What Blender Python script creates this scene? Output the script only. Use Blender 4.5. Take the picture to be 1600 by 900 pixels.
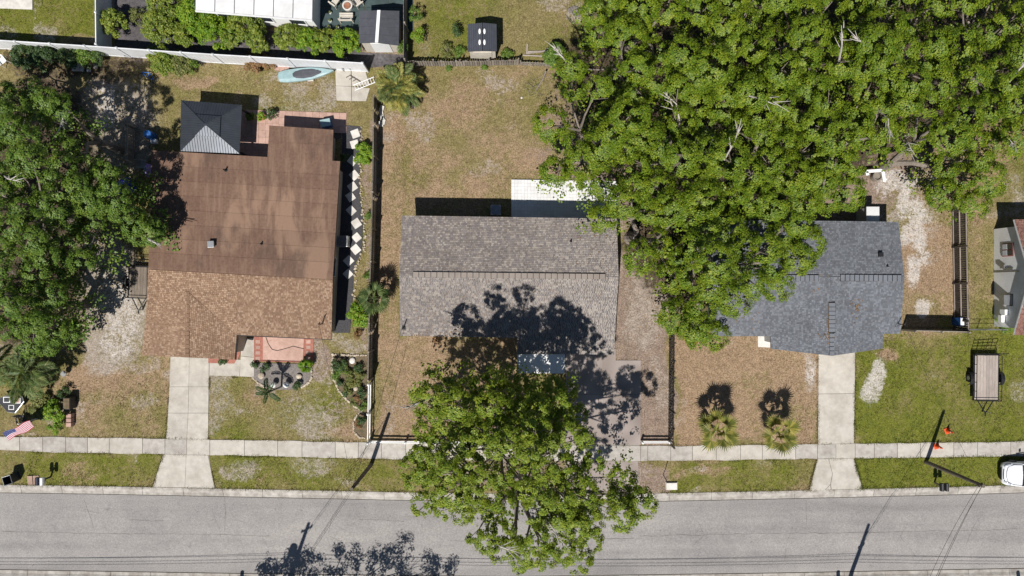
import bpy, bmesh, math, random
import numpy as np
from mathutils import Vector, Matrix, Euler

# ------------------------------------------------------------------ camera, world, sun, exposure
for o in list(bpy.data.objects):
    bpy.data.objects.remove(o, do_unlink=True)
scene = bpy.context.scene
COL = scene.collection
S, H = 21.3, 50.0                      # photograph pixels per metre on the ground, camera height in metres
cam_data = bpy.data.cameras.new("camera")
cam_data.sensor_width = 36.0
cam_data.lens = 36.0 * H / (1600.0 / S)
cam_data.clip_start = 0.5
cam_data.clip_end = 6000.0
cam = bpy.data.objects.new("camera", cam_data)
COL.objects.link(cam)
cam.location = (0, 0, H)
cam.rotation_euler = (0, 0, 0)
scene.camera = cam

SUN_EL = math.radians(57.0)
SUN_DIR = Vector((-0.33, -0.945, 0)).normalized()          # horizontal direction towards the sun
world = bpy.data.worlds.new("World")
scene.world = world
world.use_nodes = True
wn, wl = world.node_tree.nodes, world.node_tree.links
wn.clear()
wo = wn.new("ShaderNodeOutputWorld"); wb = wn.new("ShaderNodeBackground"); sky = wn.new("ShaderNodeTexSky")
sky.sky_type = 'NISHITA'; sky.sun_disc = False
sky.sun_elevation = SUN_EL
sky.sun_rotation = math.atan2(SUN_DIR.x, SUN_DIR.y)
sky.air_density = 1.0; sky.dust_density = 0.25; sky.ozone_density = 2.0
wb.inputs['Strength'].default_value = 0.05
wl.new(sky.outputs[0], wb.inputs[0]); wl.new(wb.outputs[0], wo.inputs[0])
sd = bpy.data.lights.new("sun", 'SUN'); sd.energy = 5.0; sd.angle = math.radians(0.53); sd.color = (1.0, 0.965, 0.91)
sun = bpy.data.objects.new("sun", sd); COL.objects.link(sun)
dvec = Vector((SUN_DIR.x * math.cos(SUN_EL), SUN_DIR.y * math.cos(SUN_EL), math.sin(SUN_EL)))
sun.rotation_euler = dvec.to_track_quat('Z', 'Y').to_euler()
sun.location = dvec * 60
scene.view_settings.view_transform = 'Standard'
scene.view_settings.look = 'None'
scene.view_settings.exposure = 0.26
scene.view_settings.gamma = 1.0
scene.view_settings.use_curve_mapping = False
scene.render.engine = 'CYCLES'

# ------------------------------------------------------------------ helpers
def W(px, py, z=0.0):
    k = (H - z) / H / S
    return Vector(((px - 800.0) * k, (450.0 - py) * k, z))
def W2(px, py, z=0.0):
    v = W(px, py, z); return (v.x, v.y)
RNG = random.Random(7)

def props(o, label=None, cat=None, group=None, kind=None):
    if label: o["label"] = label
    if cat: o["category"] = cat
    if group: o["group"] = group
    if kind: o["kind"] = kind
    return o
def thing(name, label, cat, loc=(0, 0, 0), rotz=0.0, group=None):
    o = bpy.data.objects.new(name, None)
    o.empty_display_size = 0.2
    COL.objects.link(o)
    o.location = loc; o.rotation_euler = (0, 0, rotz)
    return props(o, label, cat, group)
def root_loc(o):
    v = Vector((0, 0, 0))
    while o is not None:
        v += Vector(o.location); o = o.parent
    return v
def piece(name, mesh, parent, loc=(0, 0, 0), rot=(0, 0, 0), scale=(1, 1, 1)):
    o = bpy.data.objects.new(name, mesh); COL.objects.link(o)
    o.parent = parent; o.location = loc; o.rotation_euler = rot; o.scale = scale
    return o
def np_mesh(name, V, F, mat=None, smooth=False):
    """V (n,3) array, F (m,k) array with constant k"""
    V = np.asarray(V, dtype=np.float32); F = np.asarray(F, dtype=np.int32)
    me = bpy.data.meshes.new(name)
    k = F.shape[1]
    me.vertices.add(len(V)); me.vertices.foreach_set("co", V.ravel())
    me.loops.add(F.size); me.loops.foreach_set("vertex_index", F.ravel())
    me.polygons.add(len(F)); me.polygons.foreach_set("loop_start", np.arange(0, F.size, k, dtype=np.int32))
    me.polygons.foreach_set("loop_total", np.full(len(F), k, dtype=np.int32))
    me.update(calc_edges=True)
    if smooth: me.polygons.foreach_set("use_smooth", np.ones(len(F), dtype=bool))
    if mat: me.materials.append(mat)
    return me

class MB:
    """collects shapes in world coordinates; build() links them as one mesh object"""
    def __init__(s): s.v = []; s.f = []
    def add(s, vs, fs):
        b = len(s.v); s.v += [tuple(p) for p in vs]; s.f += [tuple(b + i for i in f) for f in fs]; return s
    def box(s, c, size, rz=0.0, rot=None):
        hx, hy, hz = size[0] / 2, size[1] / 2, size[2] / 2
        R = rot.to_matrix() if rot is not None else Matrix.Rotation(rz, 3, 'Z')
        c = Vector(c)
        vs = [c + R @ Vector((x * hx, y * hy, z * hz)) for z in (-1, 1) for x, y in ((-1, -1), (1, -1), (1, 1), (-1, 1))]
        return s.add(vs, [(3, 2, 1, 0), (4, 5, 6, 7), (0, 1, 5, 4), (1, 2, 6, 5), (2, 3, 7, 6), (3, 0, 4, 7)])
    def prism(s, poly, z0, z1):
        n = len(poly)
        a = sum(poly[i][0] * poly[(i + 1) % n][1] - poly[(i + 1) % n][0] * poly[i][1] for i in range(n))
        if a < 0: poly = poly[::-1]
        vs = [(p[0], p[1], z0) for p in poly] + [(p[0], p[1], z1) for p in poly]
        fs = [tuple(range(n - 1, -1, -1)), tuple(range(n, 2 * n))] + [(i, (i + 1) % n, n + (i + 1) % n, n + i) for i in range(n)]
        return s.add(vs, fs)
    def slab(s, pts, t):
        """thick panel: 3D polygon extruded straight down by t"""
        n = len(pts); pts = [Vector(p) for p in pts]
        a = sum(pts[i].x * pts[(i + 1) % n].y - pts[(i + 1) % n].x * pts[i].y for i in range(n))
        if a < 0: pts = pts[::-1]
        vs = pts + [p - Vector((0, 0, t)) for p in pts]
        fs = [tuple(range(n)), tuple(range(2 * n - 1, n - 1, -1))] + [(i, n + i, n + (i + 1) % n, (i + 1) % n) for i in range(n)]
        return s.add(vs, fs)
    def tube(s, pts, radii, n=6, cap=True):
        pts = [Vector(p) for p in pts]
        if not hasattr(radii, '__len__'): radii = [radii] * len(pts)
        b = len(s.v); prev = None
        for i, p in enumerate(pts):
            d = (pts[min(i + 1, len(pts) - 1)] - pts[max(i - 1, 0)])
            if d.length < 1e-9: d = Vector((0, 0, 1))
            d.normalize()
            if prev is None:
                ref = Vector((0, 0, 1)) if abs(d.z) < 0.9 else Vector((1, 0, 0))
                x = d.cross(ref).normalized()
            else:
                x = (prev - d * prev.dot(d))
                x = x.normalized() if x.length > 1e-6 else d.orthogonal().normalized()
            y = d.cross(x); prev = x
            for k in range(n):
                a = 2 * math.pi * k / n
                s.v.append(tuple(p + (x * math.cos(a) + y * math.sin(a)) * radii[i]))
        for i in range(len(pts) - 1):
            for k in range(n):
                s.f.append((b + i * n + k, b + i * n + (k + 1) % n, b + (i + 1) * n + (k + 1) % n, b + (i + 1) * n + k))
        if cap:
            s.f.append(tuple(b + k for k in range(n - 1, -1, -1)))
            e = b + (len(pts) - 1) * n
            s.f.append(tuple(e + k for k in range(n)))
        return s
    def lathe(s, c, prof, n=16):
        """prof: list of (r, z); closed at both ends"""
        c = Vector(c); b = len(s.v)
        for r, z in prof:
            for k in range(n):
                a = 2 * math.pi * k / n
                s.v.append((c.x + r * math.cos(a), c.y + r * math.sin(a), c.z + z))
        for i in range(len(prof) - 1):
            for k in range(n):
                s.f.append((b + i * n + k, b + i * n + (k + 1) % n, b + (i + 1) * n + (k + 1) % n, b + (i + 1) * n + k))
        s.f.append(tuple(b + k for k in range(n - 1, -1, -1)))
        e = b + (len(prof) - 1) * n
        s.f.append(tuple(e + k for k in range(n)))
        return s
    def loft(s, rings, cap=True):
        """rings: list of equal-length closed loops of points"""
        b = len(s.v); n = len(rings[0])
        for r in rings: s.v += [tuple(p) for p in r]
        for i in range(len(rings) - 1):
            for k in range(n):
                s.f.append((b + i * n + k, b + i * n + (k + 1) % n, b + (i + 1) * n + (k + 1) % n, b + (i + 1) * n + k))
        if cap:
            s.f.append(tuple(b + k for k in range(n - 1, -1, -1)))
            e = b + (len(rings) - 1) * n
            s.f.append(tuple(e + k for k in range(n)))
        return s
    def mesh(s, name, mat=None, off=(0, 0, 0), smooth=False, fixn=False):
        me = bpy.data.meshes.new(name)
        me.from_pydata([(v[0] - off[0], v[1] - off[1], v[2] - off[2]) for v in s.v], [], s.f)
        if fixn:
            bm = bmesh.new(); bm.from_mesh(me); bmesh.ops.recalc_face_normals(bm, faces=bm.faces); bm.to_mesh(me); bm.free()
        me.update()
        if smooth: me.polygons.foreach_set("use_smooth", np.ones(len(me.polygons), dtype=bool))
        if mat: me.materials.append(mat)
        return me
    def build(s, name, mat, parent=None, smooth=False, fixn=True, bevel=0.0, subsurf=0, origin=None, **kw):
        off = root_loc(parent) if parent is not None else Vector(origin if origin else (0, 0, 0))
        o = bpy.data.objects.new(name, s.mesh(name, mat, off, smooth, fixn)); COL.objects.link(o)
        if parent is not None: o.parent = parent
        elif origin: o.location = origin
        if bevel:
            m = o.modifiers.new("bevel", 'BEVEL'); m.width = bevel; m.segments = 2; m.limit_method = 'ANGLE'
        if subsurf:
            m = o.modifiers.new("sub", 'SUBSURF'); m.levels = subsurf; m.render_levels = subsurf
        return props(o, **kw)

def lerp(a, b, t): return a + (b - a) * t
def interp(x, pts):
    if x <= pts[0][0]:
        a, b = pts[0], pts[1]
    elif x >= pts[-1][0]:
        a, b = pts[-2], pts[-1]
    else:
        for a, b in zip(pts, pts[1:]):
            if a[0] <= x <= b[0]: break
    return a[1] + (b[1] - a[1]) * (x - a[0]) / (b[0] - a[0])

# ------------------------------------------------------------------ materials
def newmat(name):
    m = bpy.data.materials.new(name); m.use_nodes = True
    n, l = m.node_tree.nodes, m.node_tree.links
    n.clear()
    out = n.new("ShaderNodeOutputMaterial"); bs = n.new("ShaderNodeBsdfPrincipled")
    l.new(bs.outputs[0], out.inputs[0])
    return m, n, l, bs, out
def c4(c): return (c[0], c[1], c[2], 1.0)
def noise(n, l, scale, detail=4, rough=0.55, stretch=None, rot=0.0, dist=0.0):
    g = n.new("ShaderNodeNewGeometry")
    t = n.new("ShaderNodeTexNoise"); t.inputs['Scale'].default_value = scale; t.inputs['Detail'].default_value = detail
    t.inputs['Roughness'].default_value = rough; t.inputs['Distortion'].default_value = dist
    if stretch or rot:
        mp = n.new("ShaderNodeMapping"); mp.inputs['Rotation'].default_value = (0, 0, rot)
        mp.inputs['Scale'].default_value = stretch or (1, 1, 1)
        l.new(g.outputs['Position'], mp.inputs[0]); l.new(mp.outputs[0], t.inputs[0])
    else:
        l.new(g.outputs['Position'], t.inputs[0])
    return t.outputs[0]
def ramp(n, l, fac, stops):
    r = n.new("ShaderNodeValToRGB")
    e = r.color_ramp.elements
    e[0].position, e[0].color = stops[0][0], c4(stops[0][1])
    e[1].position, e[1].color = stops[-1][0], c4(stops[-1][1])
    for p, c in stops[1:-1]:
        x = e.new(p); x.color = c4(c)
    l.new(fac, r.inputs[0]); return r.outputs[0]
def mixc(n, l, fac, a, b, mode='MIX'):
    m = n.new("ShaderNodeMix"); m.data_type = 'RGBA'; m.blend_type = mode
    for sock, v in ((m.inputs[0], fac), (m.inputs[6], a), (m.inputs[7], b)):
        if isinstance(v, (int, float)): sock.default_value = v
        elif isinstance(v, tuple): sock.default_value = c4(v)
        else: l.new(v, sock)
    return m.outputs[2]
def maths(n, l, op, a, b=0.0, clamp=False):
    m = n.new("ShaderNodeMath"); m.operation = op; m.use_clamp = clamp
    for sock, v in ((m.inputs[0], a), (m.inputs[1], b)):
        if isinstance(v, (int, float)): sock.default_value = v
        else: l.new(v, sock)
    return m.outputs[0]
def smooth(n, l, v, lo, hi):
    m = n.new("ShaderNodeMapRange"); m.interpolation_type = 'SMOOTHSTEP'
    m.inputs['From Min'].default_value = lo; m.inputs['From Max'].default_value = hi
    l.new(v, m.inputs['Value']); return m.outputs[0]
def addbump(n, l, bs, h, strength=0.4, dist=0.02):
    b = n.new("ShaderNodeBump"); b.inputs['Strength'].default_value = strength; b.inputs['Distance'].default_value = dist
    l.new(h, b.inputs['Height']); l.new(b.outputs[0], bs.inputs['Normal'])
def grime(n, l, col, amount=0.35, scale=0.6):
    f = noise(n, l, scale, 5, 0.6)
    d = smooth(n, l, f, 0.35, 0.7)
    k = maths(n, l, 'MULTIPLY', d, amount)
    dark = mixc(n, l, 1.0, col, (0.45, 0.41, 0.37), 'MULTIPLY')
    return mixc(n, l, k, col, dark)
def simple(name, c1, c2=None, scale=12.0, rough=0.8, metal=0.0, bump=0.25, stretch=None, dirt=0.3, objvar=0.0, spec=0.4, dirt_scale=0.6, islvar=0.0, rot=0.0):
    m, n, l, bs, out = newmat(name)
    if c2 is None: c2 = tuple(x * 0.75 for x in c1)
    f = noise(n, l, scale, 5, 0.6, stretch, rot)
    col = ramp(n, l, f, [(0.32, c2), (0.68, c1)])
    if objvar:
        oi = n.new("ShaderNodeObjectInfo")
        v = maths(n, l, 'MULTIPLY_ADD', oi.outputs['Random'], objvar * 2); m_ = v.node; m_.inputs[2].default_value = 1 - objvar
        hs = n.new("ShaderNodeHueSaturation"); l.new(v, hs.inputs['Value']); l.new(col, hs.inputs['Color']); col = hs.outputs[0]
    if islvar:
        gi = n.new("ShaderNodeNewGeometry")
        v = maths(n, l, 'MULTIPLY_ADD', gi.outputs['Random Per Island'], islvar * 2); v.node.inputs[2].default_value = 1 - islvar
        hs = n.new("ShaderNodeHueSaturation"); l.new(v, hs.inputs['Value']); l.new(col, hs.inputs['Color']); col = hs.outputs[0]
    if dirt: col = grime(n, l, col, dirt, dirt_scale)
    l.new(col, bs.inputs['Base Color'])
    bs.inputs['Roughness'].default_value = rough; bs.inputs['Metallic'].default_value = metal
    bs.inputs['Specular IOR Level'].default_value = spec
    if bump: addbump(n, l, bs, noise(n, l, scale * 4, 3, 0.6), bump, 0.01)
    return m
def shingle_mat(name, cols, patch=0.25, mossy=None):
    m, n, l, bs, out = newmat(name)
    g = n.new("ShaderNodeNewGeometry")
    k = len(cols)
    r = n.new("ShaderNodeValToRGB"); r.color_ramp.interpolation = 'CONSTANT'
    e = r.color_ramp.elements
    e[0].position, e[0].color = 0.0, c4(cols[0]); e[1].position, e[1].color = 1.0 / k, c4(cols[1])
    for i in range(2, k):
        x = e.new(i / k); x.color = c4(cols[i])
    l.new(g.outputs['Random Per Island'], r.inputs[0])
    col = r.outputs[0]
    f = smooth(n, l, noise(n, l, 0.55, 5, 0.6), 0.38, 0.66)
    col = mixc(n, l, maths(n, l, 'MULTIPLY', f, patch), col, mixc(n, l, 1.0, col, (0.5, 0.48, 0.46), 'MULTIPLY'))
    if mossy:
        f2 = smooth(n, l, noise(n, l, 0.4, 4, 0.6, dist=0.6), 0.55, 0.7)
        col = mixc(n, l, maths(n, l, 'MULTIPLY', f2, 0.45), col, mossy)
    gr = noise(n, l, 45, 2, 0.7)
    col = mixc(n, l, 0.6, col, ramp(n, l, gr, [(0.3, (0.5, 0.5, 0.5)), (0.7, (1.35, 1.35, 1.35))]), 'MULTIPLY')
    l.new(col, bs.inputs['Base Color']); bs.inputs['Roughness'].default_value = 0.92
    bs.inputs['Specular IOR Level'].default_value = 0.2
    addbump(n, l, bs, gr, 0.5, 0.01)
    return m
def leaf_mat(name, cols, trans=0.3, vary=0.35, rough=0.55):
    """many-leaf foliage: colour differs leaf by leaf and slowly over the crown"""
    m, n, l, bs, out = newmat(name)
    g = n.new("ShaderNodeNewGeometry")
    col = ramp(n, l, g.outputs['Random Per Island'], [(i / (len(cols) - 1), c) for i, c in enumerate(cols)])
    f = noise(n, l, 0.9, 3, 0.5)
    col = mixc(n, l, vary, col, ramp(n, l, f, [(0.3, (0.55, 0.68, 0.5)), (0.5, (1, 1, 1)), (0.72, (1.5, 1.25, 0.9))]), 'MULTIPLY')
    l.new(col, bs.inputs['Base Color']); bs.inputs['Roughness'].default_value = rough
    bs.inputs['Specular IOR Level'].default_value = 0.35
    t = n.new("ShaderNodeBsdfTranslucent"); l.new(mixc(n, l, 1.0, col, (1.25, 1.2, 0.5), 'MULTIPLY'), t.inputs[0])
    ms = n.new("ShaderNodeMixShader"); ms.inputs[0].default_value = trans
    l.new(bs.outputs[0], ms.inputs[1]); l.new(t.outputs[0], ms.inputs[2]); l.new(ms.outputs[0], out.inputs[0])
    return m

MT = {}
MT['concrete'] = simple('concrete', (0.475, 0.44, 0.385), (0.40, 0.37, 0.325), 3.0, 0.9, bump=0.3, dirt=0.35, objvar=0.05, dirt_scale=0.9)
MT['concrete_old'] = simple('concrete_old', (0.44, 0.41, 0.37), (0.35, 0.325, 0.295), 3.5, 0.9, bump=0.3, dirt=0.45, objvar=0.06, dirt_scale=1.3)
MT['concrete_pink'] = simple('concrete_pink', (0.37, 0.315, 0.29), (0.26, 0.22, 0.20), 1.6, 0.9, bump=0.3, dirt=0.6, objvar=0.05, dirt_scale=0.8)
MT['kerb'] = simple('kerb', (0.43, 0.40, 0.36), (0.30, 0.28, 0.255), 4.0, 0.9, bump=0.3, dirt=0.6, objvar=0.07, dirt_scale=1.2)
MT['joint'] = simple('joint', (0.10, 0.085, 0.065), (0.06, 0.05, 0.04), 6, 0.95)
MT['joint_pale'] = simple('joint_pale', (0.26, 0.235, 0.20), (0.19, 0.17, 0.145), 6, 0.95)
MT['white'] = simple('white_paint', (0.78, 0.78, 0.78), (0.70, 0.70, 0.69), 5, 0.5, bump=0.05, dirt=0.12)
MT['vinyl'] = simple('white_vinyl', (0.74, 0.75, 0.77), (0.64, 0.65, 0.67), 4, 0.45, bump=0.05, dirt=0.25)
MT['white_metal'] = simple('white_metal', (0.66, 0.66, 0.66), (0.58, 0.58, 0.58), 2, 0.42, bump=0.03, dirt=0.2)
MT['stucco_cream'] = simple('stucco_cream', (0.52, 0.45, 0.36), None, 20, 0.9, bump=0.5)
MT['stucco_grey'] = simple('stucco_grey', (0.42, 0.42, 0.42), None, 20, 0.9, bump=0.5)
MT['stucco_white'] = simple('stucco_white', (0.80, 0.80, 0.79), (0.72, 0.72, 0.71), 12, 0.9, bump=0.5, dirt=0.25)
MT['glass'] = simple('glass', (0.03, 0.04, 0.05), (0.02, 0.025, 0.03), 3, 0.08, bump=0, dirt=0.1, spec=0.8)
MT['black_metal'] = simple('black_metal', (0.025, 0.025, 0.028), (0.015, 0.015, 0.017), 8, 0.5, 0.3, bump=0.1)
MT['grey_metal'] = simple('grey_metal', (0.40, 0.41, 0.42), (0.30, 0.31, 0.32), 8, 0.4, 0.7, bump=0.1)
MT['dark_plastic'] = simple('dark_plastic', (0.035, 0.037, 0.042), (0.025, 0.026, 0.03), 8, 0.55, bump=0.1)
MT['navy_plastic'] = simple('navy_plastic', (0.02, 0.025, 0.055), (0.014, 0.017, 0.035), 8, 0.5, bump=0.1)
MT['blue'] = simple('blue_plastic', (0.03, 0.14, 0.42), (0.02, 0.09, 0.30), 6, 0.45, bump=0.1)
MT['tarp'] = simple('blue_tarp', (0.015, 0.035, 0.40), (0.01, 0.02, 0.25), 5, 0.4, bump=0.3)
MT['purple'] = simple('purple_cloth', (0.38, 0.28, 0.62), (0.25, 0.18, 0.45), 6, 0.9)
MT['teal'] = simple('teal_plastic', (0.16, 0.32, 0.33), (0.10, 0.22, 0.23), 6, 0.5)
MT['paleblue'] = simple('pale_blue_hull', (0.30, 0.42, 0.43), (0.23, 0.34, 0.36), 3, 0.45, dirt=0.25)
MT['orange'] = simple('orange_plastic', (0.75, 0.10, 0.02), (0.60, 0.07, 0.015), 6, 0.5, dirt=0.1)
MT['red'] = simple('red_cloth', (0.36, 0.012, 0.045), (0.30, 0.01, 0.035), 6, 0.8, dirt=0.0)
MT['white_cloth'] = simple('white_cloth', (0.58, 0.55, 0.58), (0.5, 0.48, 0.5), 6, 0.8, dirt=0.1)
MT['navy'] = simple('navy_cloth', (0.02, 0.03, 0.14), (0.015, 0.02, 0.10), 6, 0.8, dirt=0.0)
MT['brick_red'] = simple('brick_red', (0.36, 0.15, 0.11), (0.26, 0.10, 0.075), 7, 0.9, objvar=0.15)
MT['brick_pink'] = simple('brick_pink', (0.47, 0.315, 0.26), (0.38, 0.24, 0.195), 4, 0.9, objvar=0.10, dirt=0.35)
MT['wood_grey'] = simple('wood_grey', (0.30, 0.265, 0.22), (0.18, 0.155, 0.13), 5, 0.9, stretch=(6, 6, 0.6), objvar=0.25)
MT['wood_dark'] = simple('wood_dark', (0.085, 0.07, 0.058), (0.045, 0.037, 0.032), 5, 0.9, stretch=(6, 6, 0.6), objvar=0.25)
MT['wood_plank'] = simple('wood_plank', (0.40, 0.34, 0.30), (0.29, 0.245, 0.215), 3, 0.9, stretch=(8, 0.8, 1), objvar=0.12)
MT['wood_plank_old'] = simple('wood_plank_old', (0.26, 0.215, 0.17), (0.16, 0.13, 0.105), 3, 0.9, stretch=(8, 0.8, 1), objvar=0.2)
MT['pole_wood'] = simple('pole_wood', (0.16, 0.13, 0.105), (0.09, 0.075, 0.06), 4, 0.9, stretch=(6, 6, 0.5))
MT['bark'] = simple('bark', (0.28, 0.24, 0.20), (0.14, 0.115, 0.095), 5, 0.95, stretch=(3, 3, 0.7), bump=0.7)
MT['deadwood'] = simple('deadwood', (0.50, 0.46, 0.42), (0.34, 0.31, 0.28), 5, 0.9, bump=0.4)
MT['mulch_dark'] = simple('mulch_dark', (0.075, 0.073, 0.078), (0.035, 0.034, 0.038), 9, 0.95, bump=0.9, dirt=0.2)
MT['gravel_bed'] = simple('gravel_bed', (0.24, 0.215, 0.20), (0.13, 0.115, 0.105), 8, 0.95, bump=1.0, dirt=0.4)
MT['gravel_dark'] = simple('gravel_dark', (0.14, 0.13, 0.135), (0.06, 0.055, 0.058), 5, 0.95, bump=1.0, dirt=0.5)
MT['bed_soil'] = simple('bed_soil', (0.19, 0.13, 0.09), (0.08, 0.075, 0.035), 3.5, 0.95, bump=1.0, dirt=0.4, dirt_scale=1.2)
MT['stone'] = simple('stone', (0.42, 0.36, 0.28), (0.29, 0.24, 0.185), 5, 0.9, bump=0.6, islvar=0.2, objvar=0.1)
MT['stone_edge'] = simple('stone_edge', (0.50, 0.43, 0.34), (0.38, 0.32, 0.25), 5, 0.9, bump=0.6, objvar=0.12)
MT['stone_white'] = simple('stone_white', (0.66, 0.63, 0.585), (0.55, 0.52, 0.48), 4, 0.9, bump=0.4, objvar=0.08, dirt=0.35, dirt_scale=1.5)
MT['tile_white'] = simple('tile_white', (0.66, 0.655, 0.65), (0.61, 0.605, 0.60), 4, 0.6, bump=0.1, dirt=0.2, islvar=0.06)
MT['rubber'] = simple('rubber', (0.02, 0.02, 0.02), (0.012, 0.012, 0.012), 10, 0.85)
MT['ceramic'] = simple('ceramic_white', (0.8, 0.8, 0.78), (0.72, 0.72, 0.7), 4, 0.4, dirt=0.1)
MT['terracotta'] = simple('terracotta', (0.36, 0.16, 0.09), (0.26, 0.11, 0.06), 6, 0.9)
MT['car_white'] = simple('car_white', (0.68, 0.69, 0.71), (0.66, 0.67, 0.69), 2, 0.16, bump=0, dirt=0.03, spec=0.6)
MT['chrome'] = simple('lamp_lens', (0.55, 0.57, 0.6), (0.4, 0.42, 0.45), 6, 0.12, bump=0, dirt=0, spec=0.8)
MT['wire'] = simple('wire_black', (0.03, 0.03, 0.03), (0.02, 0.02, 0.02), 6, 0.7)
MT['cardboard'] = simple('cardboard', (0.36, 0.25, 0.19), (0.28, 0.19, 0.145), 4, 0.9)
MT['slate_metal'] = simple('slate_metal', (0.075, 0.083, 0.098), (0.060, 0.066, 0.078), 2, 0.34, 0.5, bump=0.04, dirt=0.2, spec=0.6)
MT['shed_grey'] = simple('shed_grey', (0.075, 0.078, 0.092), (0.055, 0.057, 0.068), 3, 0.75, bump=0.15, dirt=0.3)
MT['shed_roof'] = simple('shed_roof_plastic', (0.065, 0.07, 0.085), (0.05, 0.054, 0.066), 3, 0.5, bump=0.1, dirt=0.15)
MT['beige_plastic'] = simple('beige_plastic', (0.58, 0.54, 0.46), (0.50, 0.46, 0.40), 3, 0.6, dirt=0.2)
MT['green_paint'] = simple('green_patio', (0.055, 0.085, 0.085), (0.035, 0.06, 0.06), 2.5, 0.75, bump=0.2, dirt=0.45)
MT['leaf_front'] = leaf_mat('leaf_front', [(0.08, 0.138, 0.010), (0.14, 0.212, 0.016), (0.205, 0.268, 0.024), (0.28, 0.31, 0.04)], 0.26)
MT['leaf_oak'] = leaf_mat('leaf_oak', [(0.052, 0.102, 0.006), (0.100, 0.165, 0.008), (0.150, 0.215, 0.012), (0.215, 0.255, 0.018)], 0.18, 0.5)
MT['leaf_left'] = leaf_mat('leaf_left', [(0.04, 0.088, 0.010), (0.075, 0.142, 0.015), (0.115, 0.188, 0.022), (0.17, 0.222, 0.038)], 0.17, 0.5)
MT['leaf_hedge'] = leaf_mat('leaf_hedge', [(0.075, 0.12, 0.014), (0.125, 0.185, 0.02), (0.185, 0.24, 0.03), (0.26, 0.28, 0.05)], 0.25, 0.5)
MT['leaf_bright'] = leaf_mat('leaf_bright', [(0.07, 0.17, 0.012), (0.13, 0.25, 0.015), (0.20, 0.31, 0.02), (0.28, 0.35, 0.03)], 0.35)
MT['leaf_olive'] = leaf_mat('leaf_olive', [(0.075, 0.095, 0.025), (0.12, 0.145, 0.035), (0.17, 0.19, 0.05), (0.26, 0.24, 0.08)], 0.25)
MT['leaf_dark'] = leaf_mat('leaf_dark', [(0.02, 0.045, 0.015), (0.035, 0.07, 0.02), (0.05, 0.095, 0.025), (0.08, 0.12, 0.035)], 0.2)
MT['leaf_yellow'] = leaf_mat('leaf_yellow', [(0.14, 0.15, 0.02), (0.22, 0.22, 0.03), (0.32, 0.28, 0.03), (0.42, 0.34, 0.05)], 0.3)
MT['leaf_rust'] = leaf_mat('leaf_rust', [(0.14, 0.07, 0.03), (0.22, 0.12, 0.05), (0.28, 0.16, 0.08), (0.18, 0.14, 0.05)], 0.2)
MT['palm_yellow'] = leaf_mat('palm_yellow', [(0.12, 0.14, 0.03), (0.20, 0.21, 0.045), (0.30, 0.28, 0.075), (0.36, 0.32, 0.11)], 0.25)
MT['palm_green'] = leaf_mat('palm_green', [(0.05, 0.09, 0.025), (0.085, 0.13, 0.035), (0.13, 0.17, 0.055), (0.20, 0.22, 0.09)], 0.25)
MT['roof_brownmix'] = shingle_mat('roof_grey_brown', [(0.165, 0.143, 0.134), (0.20, 0.172, 0.158), (0.23, 0.20, 0.186), (0.182, 0.163, 0.158), (0.265, 0.228, 0.20), (0.21, 0.178, 0.158), (0.315, 0.275, 0.24)], 0.3)
MT['roof_slate'] = shingle_mat('roof_slate', [(0.118, 0.124, 0.138), (0.145, 0.153, 0.170), (0.165, 0.174, 0.194), (0.130, 0.137, 0.152), (0.185, 0.195, 0.215)], 0.22)
MT['roof_tan'] = shingle_mat('roof_tan', [(0.27, 0.172, 0.112), (0.305, 0.20, 0.134), (0.215, 0.134, 0.088), (0.35, 0.24, 0.165), (0.25, 0.158, 0.104)], 0.2)
MT['roof_red'] = shingle_mat('roof_red', [(0.20, 0.10, 0.078), (0.24, 0.125, 0.095), (0.16, 0.08, 0.065), (0.27, 0.15, 0.12)], 0.3)

# rolled roofing with run-off streaks
def rolled():
    m, n, l, bs, out = newmat('rolled_roofing')
    base = ramp(n, l, noise(n, l, 6, 4, 0.6), [(0.3, (0.122, 0.072, 0.050)), (0.7, (0.168, 0.103, 0.074))])
    streak = smooth(n, l, noise(n, l, 0.55, 5, 0.6, stretch=(1.0, 0.30, 1), dist=0.5), 0.50, 0.63)
    col = mixc(n, l, maths(n, l, 'MULTIPLY', streak, 0.6), base, (0.275, 0.178, 0.122))
    fine = smooth(n, l, noise(n, l, 2.4, 4, 0.65, stretch=(1.6, 0.12, 1)), 0.45, 0.68)
    col = mixc(n, l, maths(n, l, 'MULTIPLY', fine, 0.42), col, (0.24, 0.155, 0.11))
    dk = smooth(n, l, noise(n, l, 0.5, 5, 0.65, stretch=(1, 0.5, 1)), 0.53, 0.70)
    col = mixc(n, l, maths(n, l, 'MULTIPLY', dk, 0.7), col, (0.085, 0.055, 0.043))
    oi = n.new("ShaderNodeObjectInfo")
    v = maths(n, l, 'MULTIPLY_ADD', oi.outputs['Random'], 0.16); v.node.inputs[2].default_value = 0.92
    hs = n.new("ShaderNodeHueSaturation"); l.new(v, hs.inputs['Value']); l.new(col, hs.inputs['Color']); col = hs.outputs[0]
    l.new(col, bs.inputs['Base Color']); bs.inputs['Roughness'].default_value = 0.9; bs.inputs['Specular IOR Level'].default_value = 0.2
    addbump(n, l, bs, noise(n, l, 40, 2, 0.6), 0.4, 0.01)
    return m
MT['rolled'] = rolled()

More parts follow.
